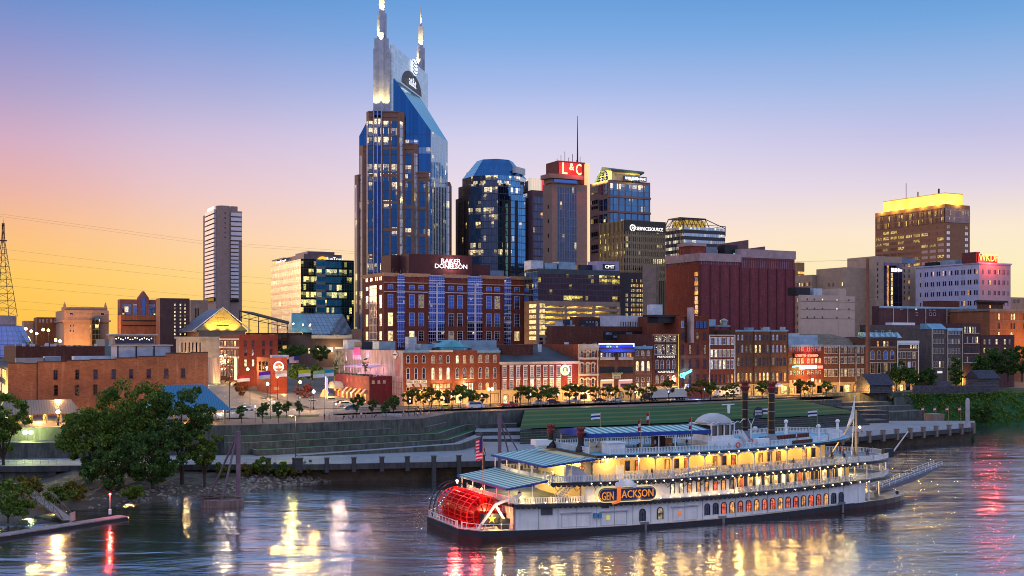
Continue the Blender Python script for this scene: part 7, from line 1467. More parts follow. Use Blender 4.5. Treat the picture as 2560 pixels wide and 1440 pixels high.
BO=brick('store_brick',(.36,.125,.058),dirt=.7);mb=MB();q=[20,58,93,168,225,290,345,415,478,520];hs=[907,905,902,905,902,901,898,894,884,886]
for k in range(9):x0,x1=b.fx(q[k]),b.fx(q[k+1]);h=b.fz(q[k],(909,910,906,902,900,896,892,884,882)[k]);mb.box(x0,x1-.002,0,.5,0,h);mb.box(x0,x1-.002,.502,b.D,0,h-1.2,1,1)
mb.build('wall',[BO,ROOF],b.r)
mb=MB()
for k in range(9):x0,x1=b.fx(q[k]),b.fx(q[k+1]);h=b.fz(q[k],(909,910,906,902,900,896,892,884,882)[k]);mb.box(x0,x1,-.12,.55,h+.003,h+.28)
mb.build('coping',plain('coping_dark',(.05,.035,.03)),b.r)
b.row([139,193,239,284,327.5,372,415.5,457.5],924.5,948,10.5,[PD],frame=BRICKD,bars=(1,2));b.row([140,193,238],963,988,10.5,[PD],frame=BRICKD,bars=(1,2))
b.lrow([2,8,14],920,940,3,[L1]);b.lrow([2,8,14],955,975,3,[L2]);lamp('wall_light',(-3,8,6),5200,(1,.66,.08),b.r,.4)
mb=MB();mb.tube((b.fx(93),-.12,0),(b.fx(93),-.12,b.fz(93,906)),.12,n=5);mb.build('downpipe',DARKM,b.r)
H=b.fz(290,905);xx=b.fx
roofbox(b,xx(45),8,xx(115)-xx(45),5,3.0,plain('plaster_pink',(.42,.33,.30)),H-2);roofbox(b,xx(118),8,xx(160)-xx(118),5,3.4,plain('greenhouse',(.25,.28,.33),.3,.4),H-2);roofbox(b,xx(195),10,xx(290)-xx(195),6,3.4,UNITW,H-2)
mb=MB();mb.box(xx(302),xx(440),6,20,H-2,H+4.5);mb.build('roof_house',plain('panel_blue_grey',(.36,.38,.46),.6),b.r)
for p_ in(302,349,394,438):plainbox(b,'panel_post',xx(p_)-.2,xx(p_)+.2,5.8,5.99,H-2,H+4.5,BLACK)
mb=MB();mb.box(xx(292),xx(400),8,16,H+4.9,H+7.6);mb.build('roof_bar',plain('bar_frame',(.3,.22,.2)),b.r);mb=MB();mb.box(xx(298),xx(396),7.8,7.99,H+5.3,H+7.2);mb.build('bar_glass',PD,b.r);mb=MB();mb.box(xx(286),xx(406),7,17,H+7.603,H+8.0);mb.box(xx(296),xx(442),5.5,20.5,H+4.503,H+4.85);mb.build('roof',plain('roof_cream',(.42,.36,.34)),b.r)
mb=MB()
for k in range(16):mb.ball((xx(300+6*k),7.5,H+6.6+.3*sin(k*1.7)),.12,5)
mb.build('string_lights',LW,b.r)['kind']='stuff'
mb=MB()
for k in range(26):x=xx(235+8*k);mb.box(x,x+r.uniform(.5,1.6),2+r.uniform(0,2),4.5,H-2,H-2+r.uniform(.5,1.6))
mb.build('roof_vents',NAVY,b.r)['kind']='stuff'
def hiproof(name,label,cx,cy,L_,D_,z0,z1,mat,ovh=.0,posts=True,ridge=.35,rz=TH):
 t_=thing(name,label,'pavilion',(cx,cy,ZS),rz);mb=MB();a,c=L_/2,D_/2;mb.loft([[(-a,-c,z0-ZS),(a,-c,z0-ZS),(a,c,z0-ZS),(-a,c,z0-ZS)],[(-a*ridge,-.2,z1-ZS),(a*ridge,-.2,z1-ZS),(a*ridge,.2,z1-ZS),(-a*ridge,.2,z1-ZS)]]);mb.build('roof',mat,t_)
 for k in range(6):
  for s_ in(-1,1):mb=MB();x=-a*.85+a*1.7*k/5;mb.box(x-.2,x+.2,s_*c*.8-.2,s_*c*.8+.2,0,z0-ZS-.002);mb.build('column',plain('column_tan',(.35,.26,.14)),t_)
 return t_
def ribbed(name,c):
 m,t=newmat(name);u=t.n('ShaderNodeSeparateXYZ',{0:t.n('ShaderNodeUVMap').outputs[0]}).outputs[0];s_=t.m('LESS_THAN',t.m('FRACT',t.m('MULTIPLY',u,1.6)),.2);out(t,bsdf(t,col=t.mix(s_,(*c,1),tuple(x*.55 for x in c)+(1,)),rough=.45,spec=.4).outputs[0]);return m
p=P(462,1010,290);t_=hiproof('shed','open market shed with steep blue seamed metal roof at the corner',p.x,p.y,21,13,14.2,20.6,ribbed('roof_blue',(.02,.14,.26)),ridge=.45);lamp('shed_light',(0,0,2.6),160,(1,.6,.2),t_,.4);lamp('shed_light',(6,-3,2.6),140,(1,.6,.2),t_,.4)
p=P(95,1030,292);t_=hiproof('shed','open pavilion with grey brown seamed roof in front of the brick wall',p.x,p.y,20,10,13.2,16.6,ribbed('roof_grey',(.12,.10,.095)),ridge=.8);lamp('shed_light',(0,-1,1.8),1300,(1,.62,.16),t_,.4)
block('retaining_wall',4.28,[(-80,1164.5),(58,1163.5),(140,1163.5)],'stained concrete bank wall below the lit walkway at the left','wall',1.0)
block('retaining_wall',8.0,[(-60,1108),(330,1104)],'yellow lit concrete wall above the left walkway','wall',6)
for k in range(2):
 a,c=PZ(-40,1141-2*k,4.3),PZ(500,1136-2*k,4.3)
railing(PZ(-60,1162,4.3),PZ(140,1161.5,4.3),0,'steel rail of the yellow lit walkway at the left')
p=PZ(320,1291,.55);a=PZ(-60,1350,.55);dv=(a-p);L_=dv.length;t_=thing('floating_dock','long low floating dock with pale timber top and white rim','dock',(p.x,p.y,0),atan2(dv.y,dv.x));W_=-2.6
mb=MB();mb.prism([(0,0),(L_,0),(L_,W_),(0,W_)][::-1],-.4,.42);mb.build('float',BLACK,t_);mb=MB();mb.prism([(-.1,.1),(L_,.1),(L_,W_-.1),(-.1,W_-.1)][::-1],.423,.58);mb.build('decking',plain('deck_timber',(.24,.20,.19),.8,var=.3,sc=.8),t_)
q=PZ(275,1287,.58);t_=thing('beacon','red navigation light on a thin pole at the end of the dock','beacon',tuple(q));mb=MB();mb.tube((0,0,0),(0,0,3.6),.05,n=5);mb.build('pole',WHITE,t_);mb=MB();mb.lathe(0,0,[(.28,.1),(.28,.95),(.05,1.05)],8);mb.build('fender',WHITE,t_);mb=MB();mb.ball((0,0,3.7),.2,8);mb.build('red_lamp',glow('beacon_red',(1,.06,.03),40,True),t_);lamp('beacon_light',(0,-.4,3.9),220,(1,.05,.03),t_,.15)
a,c=PZ(45,1207,3.0),PZ(172,1300,.6);t_=thing('gangway','rusty truss gangway bridge sloping down to the floating dock','gangway',tuple(a));RST=plain('rust_steel',(.11,.085,.065),.7);dv=c-a;nn=Vector((-dv.y,dv.x,0)).normalized()*1.0;mb=MB();mb.loft([[nn,-nn,-nn-Vector((0,0,.15)),nn-Vector((0,0,.15))],[dv+nn,dv-nn,dv-nn-Vector((0,0,.15)),dv+nn-Vector((0,0,.15))]]);mb.build('walkway',plain('gang_deck',(.24,.21,.18)),t_)
for s_ in(-1,1):
 mb=MB();N=12;lo=[dv*(k/N)+nn*s_ for k in range(N+1)];up=[x+Vector((0,0,.35+1.3*sin(pi*k/N)**.6))for k,x in enumerate(lo)];mb.path(lo,.09,4);mb.path(up,.07,4)
 for k in range(N):mb.tube(lo[k],up[k],.045,n=4);mb.tube(lo[k+(k%2)],up[k+1-(k%2)],.045,n=4)
 mb.build('truss_side',RST,t_)
mb=MB();mb.box(dv.x-1.2,dv.x+1.2,dv.y-.3,dv.y,dv.z,dv.z+.15);mb.box(dv.x+1.0,dv.x+1.15,dv.y-2.2,dv.y,dv.z,dv.z+1.5);mb.build('apron',plain('apron_pale',(.38,.34,.28)),t_)
PUR=plain('pile_purple',(.17,.11,.14),.6,var=.2)
p=PZ(556,1262,.2);t_=thing('pile_dolphin','purple steel pile with two raking struts on an oval concrete foot','mooring pile',tuple(p));mb=MB();mb.loft([[(4.2*f*cos(2*pi*i/20),2.6*f*sin(2*pi*i/20),z)for i in range(20)]for f,z in((1,-1),(1,1.1))]);mb.build('foot',plain('foot_concrete',(.22,.16,.14),.9,streak=True),t_)
tp=P(595.5,1078,p.y+1)-p;bt=P(595.5,1245,p.y+1)-p;mb=MB();mb.tube(bt,tp,.45,n=10);mb.build('pile',PUR,t_)
for q in(P(527,1232,p.y+5)-p,P(553,1256,p.y-1)-p):mb=MB();mb.tube(tp-Vector((.3,0,1.0)),q,.2,n=7);mb.build('strut',PUR,t_)
mb=MB();
for k in range(70):c=Vector((r.gauss(-2.2,1.6),r.gauss(.6,.8),1.2+abs(r.gauss(0,.45))));e=Vector((r.gauss(0,1.2),r.gauss(0,.8),r.gauss(0,.35)));mb.tube(c-e,c+e,r.uniform(.04,.13),.03,5)
mb.tube((-8.5,1,.2),(-1,.5,2.6),.14,.08,5);mb.tube((-4,1,1.4),(3.6,.4,1.5),.3,.2,6);ob=kind(mb.build('driftwood',plain('driftwood',(.16,.12,.10),.9),uv=False,loc=tuple(p)),'stuff')
p=P(1249,1205,257);t_=thing('pile_dolphin','tall purple steel pile with raking struts beyond the stern awning','mooring pile',tuple(p));z1=P(1249,1034,257).z;mb=MB();mb.tube((0,0,-.5),(0,0,z1-p.z),.42,n=10);mb.build('pile',PUR,t_)
for px,py in((1296,1130),(1272,1135)):q=P(px,py,259)-p;mb=MB();mb.tube((0,0,z1-p.z-.8),q,.17,n=6);mb.build('strut',PUR,t_)
p=P(2419,1060,356);mb=MB();mb.tube((0,0,-1),(0,0,P(2419,1000,356).z-p.z),.62,n=10);mb.ball((0,0,P(2419,1000,356).z-p.z),.62,8);tag(mb.build('mooring_pile',plain('pile_white',(.45,.38,.42),.6,var=.2),loc=tuple(p)),'pale round mooring pile at the far end of the dock','mooring pile')
def globe_lamp(px,py,z,label,n=2,power=1100,col=SODIUM,grp='yellow globe street lamps',zb=ZS):
 p=PZ(px,py,z);t_=thing('street_lamp',label,'street lamp',(p.x,p.y,zb),TH,grp);h=z-zb;mb=MB();mb.tube((0,0,0),(0,0,h-.3),.09,.06,6);mb.lathe(0,0,[(.25,0),(.25,.5),(.1,.8)],8)
 if n==2:mb.tube((-.65,0,h-.35),(.65,0,h-.35),.05,n=4)
 mb.build('post',BLACK,t_)
 for s_ in((-.65,.65)if n==2 else(0,)):mb=MB();mb.ball((s_,0,h),.5,8);mb.build('globe',LG if col!=GREENISH else LGG,t_)
 lamp('lamp_light',(0,0,h+.5),power,col,t_,.4);return t_
GREENISH=(.85,1,.35);LGG=glow('lamp_green',(.85,1,.40),16)
AVL=['in front of the cafe sign','by the last warehouse bay','by the crimson hall badge','below the white name boards','before the white framed house']
for k,(px,py)in enumerate(((1045,977),(1226,973),(1439,966),(1649,958),(1813,953))):globe_lamp(px,py,16.4,'double globe street lamp '+AVL[k],power=900)
for k,(px,py)in enumerate(((1991,947),(2031,949),(2123,941))):globe_lamp(px,py,17,'single globe street lamp '+('under the red neon','among the trees by the neon restaurant','over the arched yellow doorway')[k],1,power=1000)
for k,(px,py,z)in enumerate(((784,979,16.4),(669,960,17),(623,941,18),(587,936,18.5),(530,936,18.5))):globe_lamp(px,py,z,('street lamp among the flagpoles','street lamp before the red sign building','street lamp at the avenue corner','street lamp far up the bright avenue','dazzling street lamp beside the brick wall end')[k],1,power=(1500,2000,2400,2400,2600)[k])
for k,(px,py,z)in enumerate(((145,1005,16),(145,1030,14.2),(254,962,18.6),(315,1021,15))):globe_lamp(px,py,z,('upper orange lamp by the grey pavilion','lower orange lamp by the grey pavilion','orange lamp high before the brick wall','orange lamp glowing through the tree leaves')[k],1,power=1500,grp='orange lamps behind the bank trees')
globe_lamp(70,1081,10.2,'greenish double lamp beside the left walkway',2,1300,GREENISH,'greenish walkway lamps',4.3);
def tall_lamp(px,ytop,d,zb,label,power,col,arm=1.0):
 t_=thing('tall_lamp',label,'street lamp',((px-1280)/F*d,d,zb),0,'tall slim lamp posts');h=P(px,ytop,d).z-zb;mb=MB();mb.tube((0,0,0),(0,0,h),.13,.07,6);mb.tube((0,0,h),(-arm,0,h+.1),.05,n=4);mb.build('post',plain('post_purple',(.07,.05,.06)),t_);mb=MB();mb.box(-arm-.5,-arm+.2,-.2,.2,h,h+.18);mb.build('lamp_head',STEEL,t_)
 if power:lamp('lamp_light',(-arm,-.3,h-.4),power,col,t_,.3)
tall_lamp(739,1040,262,4.3,'tall lamp rising in front of the terraces',380,(1,.78,.16));tall_lamp(574,888,300,ZS,'very tall post beside the blue roof',200,WARM);tall_lamp(1352,930,352,ZS,'tall post with clustered lamps before the slim rowhouse',0,WARM);tall_lamp(2025,925,410,ZS,'slim post between the two smokestacks',0,WARM)
for k,(u_,v_)in enumerate(((-31.5,8),(-59.5,14),(-31.5,34),(-59.5,48),(-31.5,74),(-59.5,92),(-31.5,120))):
 p=UV(u_,v_,0);z_=zg(v_);t_=thing('street_lamp','shop lit street lamp on the %s kerb of the wide avenue, %s up the hill'%(('right','left')[k%2],ORD[k]),'street lamp',(p.x,p.y,z_),TH,'lamps up the wide avenue');mb=MB();mb.tube((0,0,0),(0,0,7.4),.09,.06,6);mb.build('post',BLACK,t_);mb=MB();mb.ball((0,0,7.6),.5,8);mb.build('globe',LG,t_);lamp('lamp_light',(0,0,8.1),2200,(1,.55,.15),t_,.4)
lp=None
for k,(px,py)in enumerate(((638,1017),(840,1011),(1025,1004),(1072,1001),(1110,998),(1129,992),(1204,991),(1326,987),(1395,987),(1528,983),(1588,981),(1671,980),(1761,974),(2242,950),(2280,948))):
 p=PZ(px,py,15 if k<13 else 16);lab='small lantern post on the promenade side, %s from the brick wall end'%ORD[k];zb=ZS if k<13 else 11.8
 if lp is None:
  lp=thing('lantern_post',lab,'lamp post',(p.x,p.y,zb),0,'small lantern posts along the plaza');mb=MB();mb.tube((0,0,0),(0,0,3.8),.06,n=5);mb.build('post',BLACK,lp);mb=MB();mb.lathe(0,0,[(.16,3.8),(.24,4.2),(.05,4.45)],6);mb.build('lantern',glow('lantern_white',(.9,.92,1),1.2),lp)
 else:dup(lp,(p.x,p.y,zb),0,lab)
GF_=lambda n,c:plain('flag_'+n,c,.8)
for k,(px,yt,yb,c,cn,px0)in enumerate(((625,937,1020,(.55,.03,.08),'red',595),(676,927,1047,(.22,.02,.40),'purple',650),(718,925,1020,(.60,.42,.30),'peach',691),(777,923,1032,(.60,.52,.02),'yellow',749),(812,925,1042,(.36,.50,.16),'pale green',786),(835,922,1040,(.02,.28,.38),'teal',811))):
 p=PZ(px,yb,ZS);h=P(px,yt,p.y).z-ZS;w_=(px-px0)/F*p.y;c_=GF_(cn.replace(' ','_'),c);flagthing('flagpole','%s and white flag streaming from a plaza flagpole'%cn,tuple(p),h,(w_+.4,1.9),[c_,c_,FW,FW],.35,dirv=(-1,.1,0),polemat=DARKM)
p=PZ(747,1030,ZS);flagthing('flagpole','stars and stripes on the tallest plaza flagpole',tuple(p),P(747,889,p.y).z-ZS,(2.9,2.0),USB,.3,dirv=(-1,.1,0),polemat=DARKM,stars=True)
p=P(2090,887,470);flagthing('flagpole','small stars and stripes on the brown brick front right of the neon',(p.x+1,p.y-8,p.z-2.5),3.2,(2.4,1.5),USB,.3,dirv=(-1,.1,0),stars=True)
for k,px in enumerate((2310,2340,2371,2402)):p=P(px,1024,372);flagthing('banner_pole','little striped banner on a pole by the dock, %s from the mast'%ORD[k],(p.x,p.y,4.3),p.z+1-4.3,(.9,1.5),[FR,FW,FR],.2,dirv=(-.5,.1,0))
TYRE=plain('tyre',(.015,.015,.016),.8);CG=pane('car_glass',(.05,.06,.08),.1,.8);HLW=glow('headlamp',(1,.92,.7),18);TLR=glow('tail_lamp',(.8,.03,.02),1.2)
PROF={'saloon':([(-2.2,.3),(2.2,.3),(2.25,.72),(1.25,.9),(-1.65,.95),(-2.22,.88)],[(1.15,.9),(.6,1.36),(-.85,1.4),(-1.6,.95)]),'suv':([(-2.3,.35),(2.3,.35),(2.35,.95),(1.2,1.08),(-2.25,1.1)],[(1.1,1.08),(.55,1.72),(-2.05,1.75),(-2.25,1.1)]),'pickup':([(-2.7,.45),(2.7,.45),(2.72,1.05),(1.6,1.15),(-.4,1.15),(-2.7,1.12)],[(1.5,1.15),(.95,1.8),(-.25,1.82),(-.4,1.15)]),'van':([(-2.7,.4),(2.7,.4),(2.72,1.1),(2.2,1.25),(-2.7,1.3)],[(2.1,1.25),(1.5,2.15),(-2.6,2.2),(-2.7,1.3)])}
CARP={}
def car(style,colname,col,p,rz,label,lights=False,grp='parked cars',rough=.25):
 t_=thing('parked_car' if style!='van' else 'van',label,'car' if style in('saloon','suv')else style,tuple(p),rz,grp);W_=.88;lo,up=PROF[style];pm=plain('car_'+colname,col,rough,.1,.04,spec=.6);k=style+colname
 if k not in CARP:
  mb=MB();mb.loft([[(x,-W_,z)for x,z in lo],[(x,W_,z)for x,z in lo]]);mb.loft([[(x,-W_*.86,z)for x,z in up],[(x,W_*.86,z)for x,z in up]]);o=mb.build('body',pm,t_);mb=MB();cx=sum(x for x,z in up)/4;cz=sum(z for x,z in up)/4;sc=[(cx+(x-cx)*.86,cz+(z-cz)*.74)for x,z in up]
  mb.loft([[(x,-W_*.86-.02,z)for x,z in sc],[(x,W_*.86+.02,z)for x,z in sc]]);(x0,z0),(x1,z1)=up[0],up[1];mb.poly([(x0+.02,-.66,z0+.06),(x0+.02,.66,z0+.06),(x1+.05,.62,z1-.08),(x1+.05,-.62,z1-.08)]);w2=mb.build('windows',CG,t_)
  if 'tyre' not in CARP:mb=MB();mb.T=Matrix.Rotation(pi/2,4,'X');mb.lathe(0,0,[(.34,-.11),(.34,.11)],12);mb.lathe(0,0,[(.2,.112),(.02,.13)],8,1);mb.lathe(0,0,[(.02,-.13),(.2,-.112)],8,1);t0=mb.build('wheel',[TYRE,STEEL]);CARP['tyre']=t0.data;bpy.data.objects.remove(t0)
  CARP[k]=(o.data,w2.data)
 else:link('body',CARP[k][0],t_);link('windows',CARP[k][1],t_)
 e=lo[1][0]
 for x in(-e*.62,e*.62):
  for y in(-W_,W_):link('wheel',CARP['tyre'],t_,(x,y,.34))
 hk=('hl' if lights else 'ho',style)
 if hk not in CARP:mb=MB();mb.box(-.03,.05,-.16,.16,-.09,.09);o=mb.build('headlight',HLW if lights else WHITE);CARP[hk]=o.data;bpy.data.objects.remove(o);mb=MB();mb.box(-.05,.03,-.12,.12,-.1,.1);o=mb.build('tail',TLR);CARP[('t',style)]=o.data;bpy.data.objects.remove(o)
 for y in(-.62,.62):link('headlight',CARP[hk],t_,(e+.05,y,.62));link('tail_light',CARP[('t',style)],t_,(-e-.05,y,.75))
 if lights:lamp('headlight_beam',(e+1.2,0,.8),300,(1,.9,.65),t_,.2)
 return t_
CW,CS,CK,CR_,CB_=('white',(.62,.62,.62)),('silver',(.38,.40,.42)),('black',(.02,.02,.022)),('red',(.42,.012,.012)),('blue',(.03,.07,.14))
def cp(px,py):return PZ(px,py,ZS+.02)
AV=TH
car('pickup',*CR_,cp(1273,1018),AV,'bright red pickup parked before the crimson hall arch');car('van',*CW,cp(1189,1022),AV,'white van parked behind the avenue trees');car('saloon','yellow',(.55,.40,.03),cp(1113,1023),AV,'yellow taxi on the avenue near the cafe');car('pickup',*CW,cp(1350,1013),AV+pi,'white pickup under the dark street trees');car('suv','maroon',(.12,.02,.02),cp(1381,1011),AV,'maroon car between the white pickup and the long white car')
car('pickup',*CS,cp(1432,1008),AV,'long silver pickup left of the black car');car('saloon',*CK,cp(1497,1005),AV,'black saloon below the poster panels');car('saloon',*CW,cp(1539,1004),AV+pi,'white saloon next to the black saloon on the avenue');car('pickup',*CW,cp(1893,986),AV,'white pickup between the two smokestacks');car('suv',*CR_,cp(1988,983),AV,'red car under the neon restaurant');car('suv',*CK,cp(2034,984),AV+pi,'black car right of the red one below the neon');car('saloon','crimson',(.38,.02,.02),cp(2070,978),AV,'low crimson car before the pale hooded windows')
BR=TH+pi/2
car('suv',*CK,cp(657,1006),BR,'dark car waiting at the stop line of the wide avenue');car('saloon',*CW,cp(679,1012),BR,'white saloon waiting beside the dark car');car('saloon',*CS,cp(580,1032),AV+pi,'silver car with blazing headlights nearest the blue roof',True);car('saloon',*CW,cp(616,1027),AV+pi,'white car with blazing headlights second from the blue roof',True);car('van',*CW,cp(535,985),BR,'white van in the glare at the brick wall end')
for k,(px,py,st,c)in enumerate(((722,986,'suv',CK),(737,993,'saloon',CS),(752,1000,'saloon',CK),(765,1005,'suv',CS),(781,1009,'saloon',CW),(800,1000,'saloon',CB_),(814,995,'suv',CK),(832,1006,'suv',CW),(851,1011,'saloon',CK),(866,1017,'suv',CS),(878,1024,'saloon',CB_),(744,983,'suv',CW),(770,990,'saloon',CR_))):car(st,*c,cp(px,py),AV+(0 if k%2 else pi),'%s in the car park, %s from the avenue'%({'suv':c[0]+' tall car','saloon':c[0]+' low car'}[st],ORD[k]),grp='cars in the car park')
def truck(p,rz,label,L_,cabcol,semi):
 t_=thing('lorry',label,'truck',tuple(p),rz);mb=MB();mb.box(-L_,0,-1.25,1.25,1.1,3.9);mb.build('cargo_box',plain('truck_white',(.70,.66,.58),.5,var=.05),t_);mb=MB();mb.loft([[(x,-1.1,z)for x,z in((.2,.6),(2.9,.6),(2.95,1.5),(2.2,1.7),(1.9,2.7),(.2,2.8))],[(x,1.1,z)for x,z in((.2,.6),(2.9,.6),(2.95,1.5),(2.2,1.7),(1.9,2.7),(.2,2.8))]]);mb.build('cab',cabcol,t_);mb=MB();mb.box(1.0,1.85,-1.13,1.13,1.75,2.5);mb.build('windows',CG,t_);mb=MB();mb.box(-L_,2.4,-.5,.5,.6,1.05);mb.build('chassis',BLACK,t_)
 for x in([2.2,-1.2]+([-L_+1.2,-L_+2.5,-2.5]if semi else[-L_+2])):
  for y in(-1.05,1.05):o=link('wheel',CARP['tyre'],t_,(x,y,.5));o.scale=(1.5,1.5,1.5)
 for y in(-.8,.8):link('headlight',CARP[('ho','saloon')],t_,(3.0,y,1.0))
truck(cp(1622,1002),AV+pi,'long white articulated lorry parked below the name boards',15,plain('cab_dark',(.05,.03,.03),.4),True);bpy.context.view_layer.update();truck(cp(1803,993),AV+pi,'white box lorry behind the left smokestack',7.5,plain('cab_white',(.6,.58,.5),.4),False)
def person_mesh(pose,cols):
 J={'hip':(0,0,.92),'waist':(0,0,1.1),'chest':(0,0,1.34),'neck':(0,0,1.5),'head':(0,-.02,1.62),'crown':(0,0,1.76),'ls':(-.19,0,1.42),'le':(-.25,.02,1.14),'lh':(-.25,-.06,.88),'rs':(.19,0,1.42),'re':(.25,.02,1.14),'rh':(.25,-.06,.88),'lk':(-.1,-.02,.5),'lf':(-.1,0,.07),'lt':(-.1,-.16,.04),'rk':(.1,-.02,.5),'rf':(.1,0,.07),'rt':(.1,-.16,.04),'lp':(-.09,0,.9),'rp':(.09,0,.9)}
 if pose=='walk':J.update(lk=(-.1,-.18,.52),lf=(-.1,-.28,.1),lt=(-.1,-.44,.1),rk=(.1,.1,.5),rf=(.1,.34,.12),rt=(.1,.2,.04),lh=(-.24,.2,.92),le=(-.25,.12,1.16),rh=(.24,-.26,.95),re=(.25,-.08,1.15))
 if pose=='sit':
  for k in list(J):x,y,z=J[k];J[k]=(x,y,z-.45)if z>.85 else(x,y,z)
  J.update(lk=(-.12,-.42,.48),lf=(-.12,-.42,.08),lt=(-.12,-.58,.05),rk=(.12,-.42,.48),rf=(.12,-.42,.08),rt=(.12,-.58,.05),lh=(-.18,-.3,.56),rh=(.18,-.3,.56))
 R_={'hip':.15,'waist':.13,'chest':.165,'neck':.06,'head':.10,'crown':.08,'ls':.075,'le':.05,'lh':.04,'rs':.075,'re':.05,'rh':.04,'lk':.065,'lf':.05,'lt':.045,'rk':.065,'rf':.05,'rt':.045,'lp':.095,'rp':.095}
 Ed=[('hip','waist'),('waist','chest'),('chest','neck'),('neck','head'),('head','crown'),('chest','ls'),('ls','le'),('le','lh'),('chest','rs'),('rs','re'),('re','rh'),('hip','lp'),('lp','lk'),('lk','lf'),('lf','lt'),('hip','rp'),('rp','rk'),('rk','rf'),('rf','rt')]
 ks=list(J);me=bpy.data.meshes.new('person');me.from_pydata([J[k]for k in ks],[(ks.index(a),ks.index(b_))for a,b_ in Ed],[]);o=link('t',me);o.modifiers.new('s','SKIN');sv=me.skin_vertices[0].data
 for i,k in enumerate(ks):sv[i].radius=(R_[k],R_[k])
 sv[0].use_root=True;o.modifiers.new('u','SUBSURF').levels=1;dg=bpy.context.evaluated_depsgraph_get();m2=bpy.data.meshes.new_from_object(o.evaluated_get(dg));bpy.data.objects.remove(o);m2.name='person';m2.materials.clear()
 for m in cols:m2.materials.append(m)
 hz=J['hip'][2]
 for p in m2.polygons:z=sum(m2.vertices[v].co.z for v in p.vertices)/len(p.vertices);x=abs(p.center.x);p.material_index=3 if z>hz+.78 else(2 if z>hz+.56 or(x>.2 and z<hz+.14)else(1 if z>hz-.02 else 0))
 return m2
SKN=plain('skin',(.42,.25,.18),.6);HAIR=plain('hair',(.03,.02,.015),.7);CL={'white':(.6,.6,.62),'dark':(.03,.03,.04),'blue':(.05,.12,.30),'green':(.04,.14,.06),'red':(.35,.04,.04),'grey':(.18,.18,.2)}
PM={}
def person(px,py,z,pose,shirt,label,rz):
 k=(pose,shirt)
 if k not in PM:PM[k]=person_mesh(pose,[plain('cloth_trouser',(.03,.035,.05)),plain('cloth_'+shirt,CL[shirt]),SKN,HAIR])
 o=link('person',PM[k],None,tuple(PZ(px,py,z)),rz);tag(o,label,'person','people by the river')
PP=[(811,1050,'stand','dark','by the grass strip'),(823,1050,'stand','green','right of the grass strip'),(860,1049,'sit','dark','on the wall edge'),(872,1049,'sit','blue','second on the wall edge'),(883,1048,'sit','dark','third on the wall edge'),(903,1046,'stand','white','under the round plaza tree'),(914,1045,'stand','red','right of the round plaza tree'),(940,1044,'sit','dark','between two plaza trees'),(1009,1041,'walk','white','at the end of the bike rack'),(1021,1041,'walk','dark','left of the lantern post'),(1036,1040,'stand','dark','by the lantern post'),(1041,1041,'sit','grey','on the wall by the lantern post'),(1052,1038,'stand','grey','leaning at the wall corner'),(1060,1035,'walk','dark','on the rising wall path'),(1076,1033,'walk','blue','up the rising wall path'),(1088,1029,'walk','white','near the yellow taxi'),(1101,1030,'walk','white','right of the yellow taxi'),(1131,1024,'stand','red','before the columned doorway'),(1147,1023,'stand','dark','by the white van'),(1258,1021,'walk','red','beside the red pickup'),(1274,1022,'walk','blue','in front of the red pickup'),(1400,1014,'walk','blue','near the maroon car'),(1547,1018,'stand','dark','on the small lawn platform'),(1895,990,'walk','dark','between the smokestacks'),(1905,991,'walk','dark','right between the smokestacks'),(2012,993,'walk','dark','before the neon restaurant'),(548,985,'walk','white','in the glare of the avenue'),(556,984,'walk','dark','crossing the bright avenue'),(565,990,'walk','white','on the crossing stripes'),(612,998,'stand','dark','under the russet corner tree'),(622,1000,'stand','grey','by the corner kiosk')]
for k,(px,py,po,sh_,w_)in enumerate(PP):person(px,py,ZS if px<1290 else ZS,po,sh_,'person in %s top %s %s'%(sh_,{'stand':'standing','sit':'sitting','walk':'walking'}[po],w_),r.uniform(0,6))
for k,(px,py,po,sh_,w_)in enumerate(((1188,1136,'walk','blue','on the promenade beyond the stern flag'),(1211,1135,'walk','red','in red shorts by the promenade rail'),(2082,1092,'stand','white','on the far promenade by the mast'),(2155,1084,'walk','white','on the far promenade past the mast'))):person(px,py,4.32,po,sh_,'person in %s top %s %s'%(sh_,{'stand':'standing','walk':'walking'}[po],w_),1.5)
for k,(s_,y,z,po,sh_,w_)in enumerate(((66,6,8.86,'stand','white','at the near side of the open bow deck'),(68.5,9,8.86,'stand','dark','in the middle of the open bow deck'),(71,13,8.86,'stand','red','at the far side of the open bow deck'),(73.5,8,8.86,'walk','blue','near the bow rail'),(20,1.6,8.86,'stand','dark','on the promenade deck by the white door'),(37,1.4,8.86,'walk','white','beside the long ramp of the promenade deck'),(50,1.4,8.86,'stand','blue','on the promenade deck near the forward posts'),(1.6,3,8.86,'stand','white','under the upper stern awning'),(-4,4,5.46,'stand','dark','under the lower stern awning'),(24,7,13.21,'stand','white','under the roof canopy'),(30,6,13.21,'walk','dark','under the roof canopy by the lockers'),(52,3,13.21,'stand','white','in front of the near smokestack'))):
 if(po,sh_)not in PM:PM[(po,sh_)]=person_mesh(po,[plain('cloth_trouser',(.03,.035,.05)),plain('cloth_'+sh_,CL[sh_]),SKN,HAIR])
 tag(link('person',PM[(po,sh_)],None,shipP(s_,y,z),r.uniform(0,6)),'passenger in %s top %s'%(sh_,w_),'person','passengers on the boat')
mb=MB();a,c=PZ(956,1041,ZS),PZ(1006,1044,ZS);t_=thing('bike_rack','row of grey docked hire bicycles on the plaza','bicycle rack',tuple(a));dv=c-a
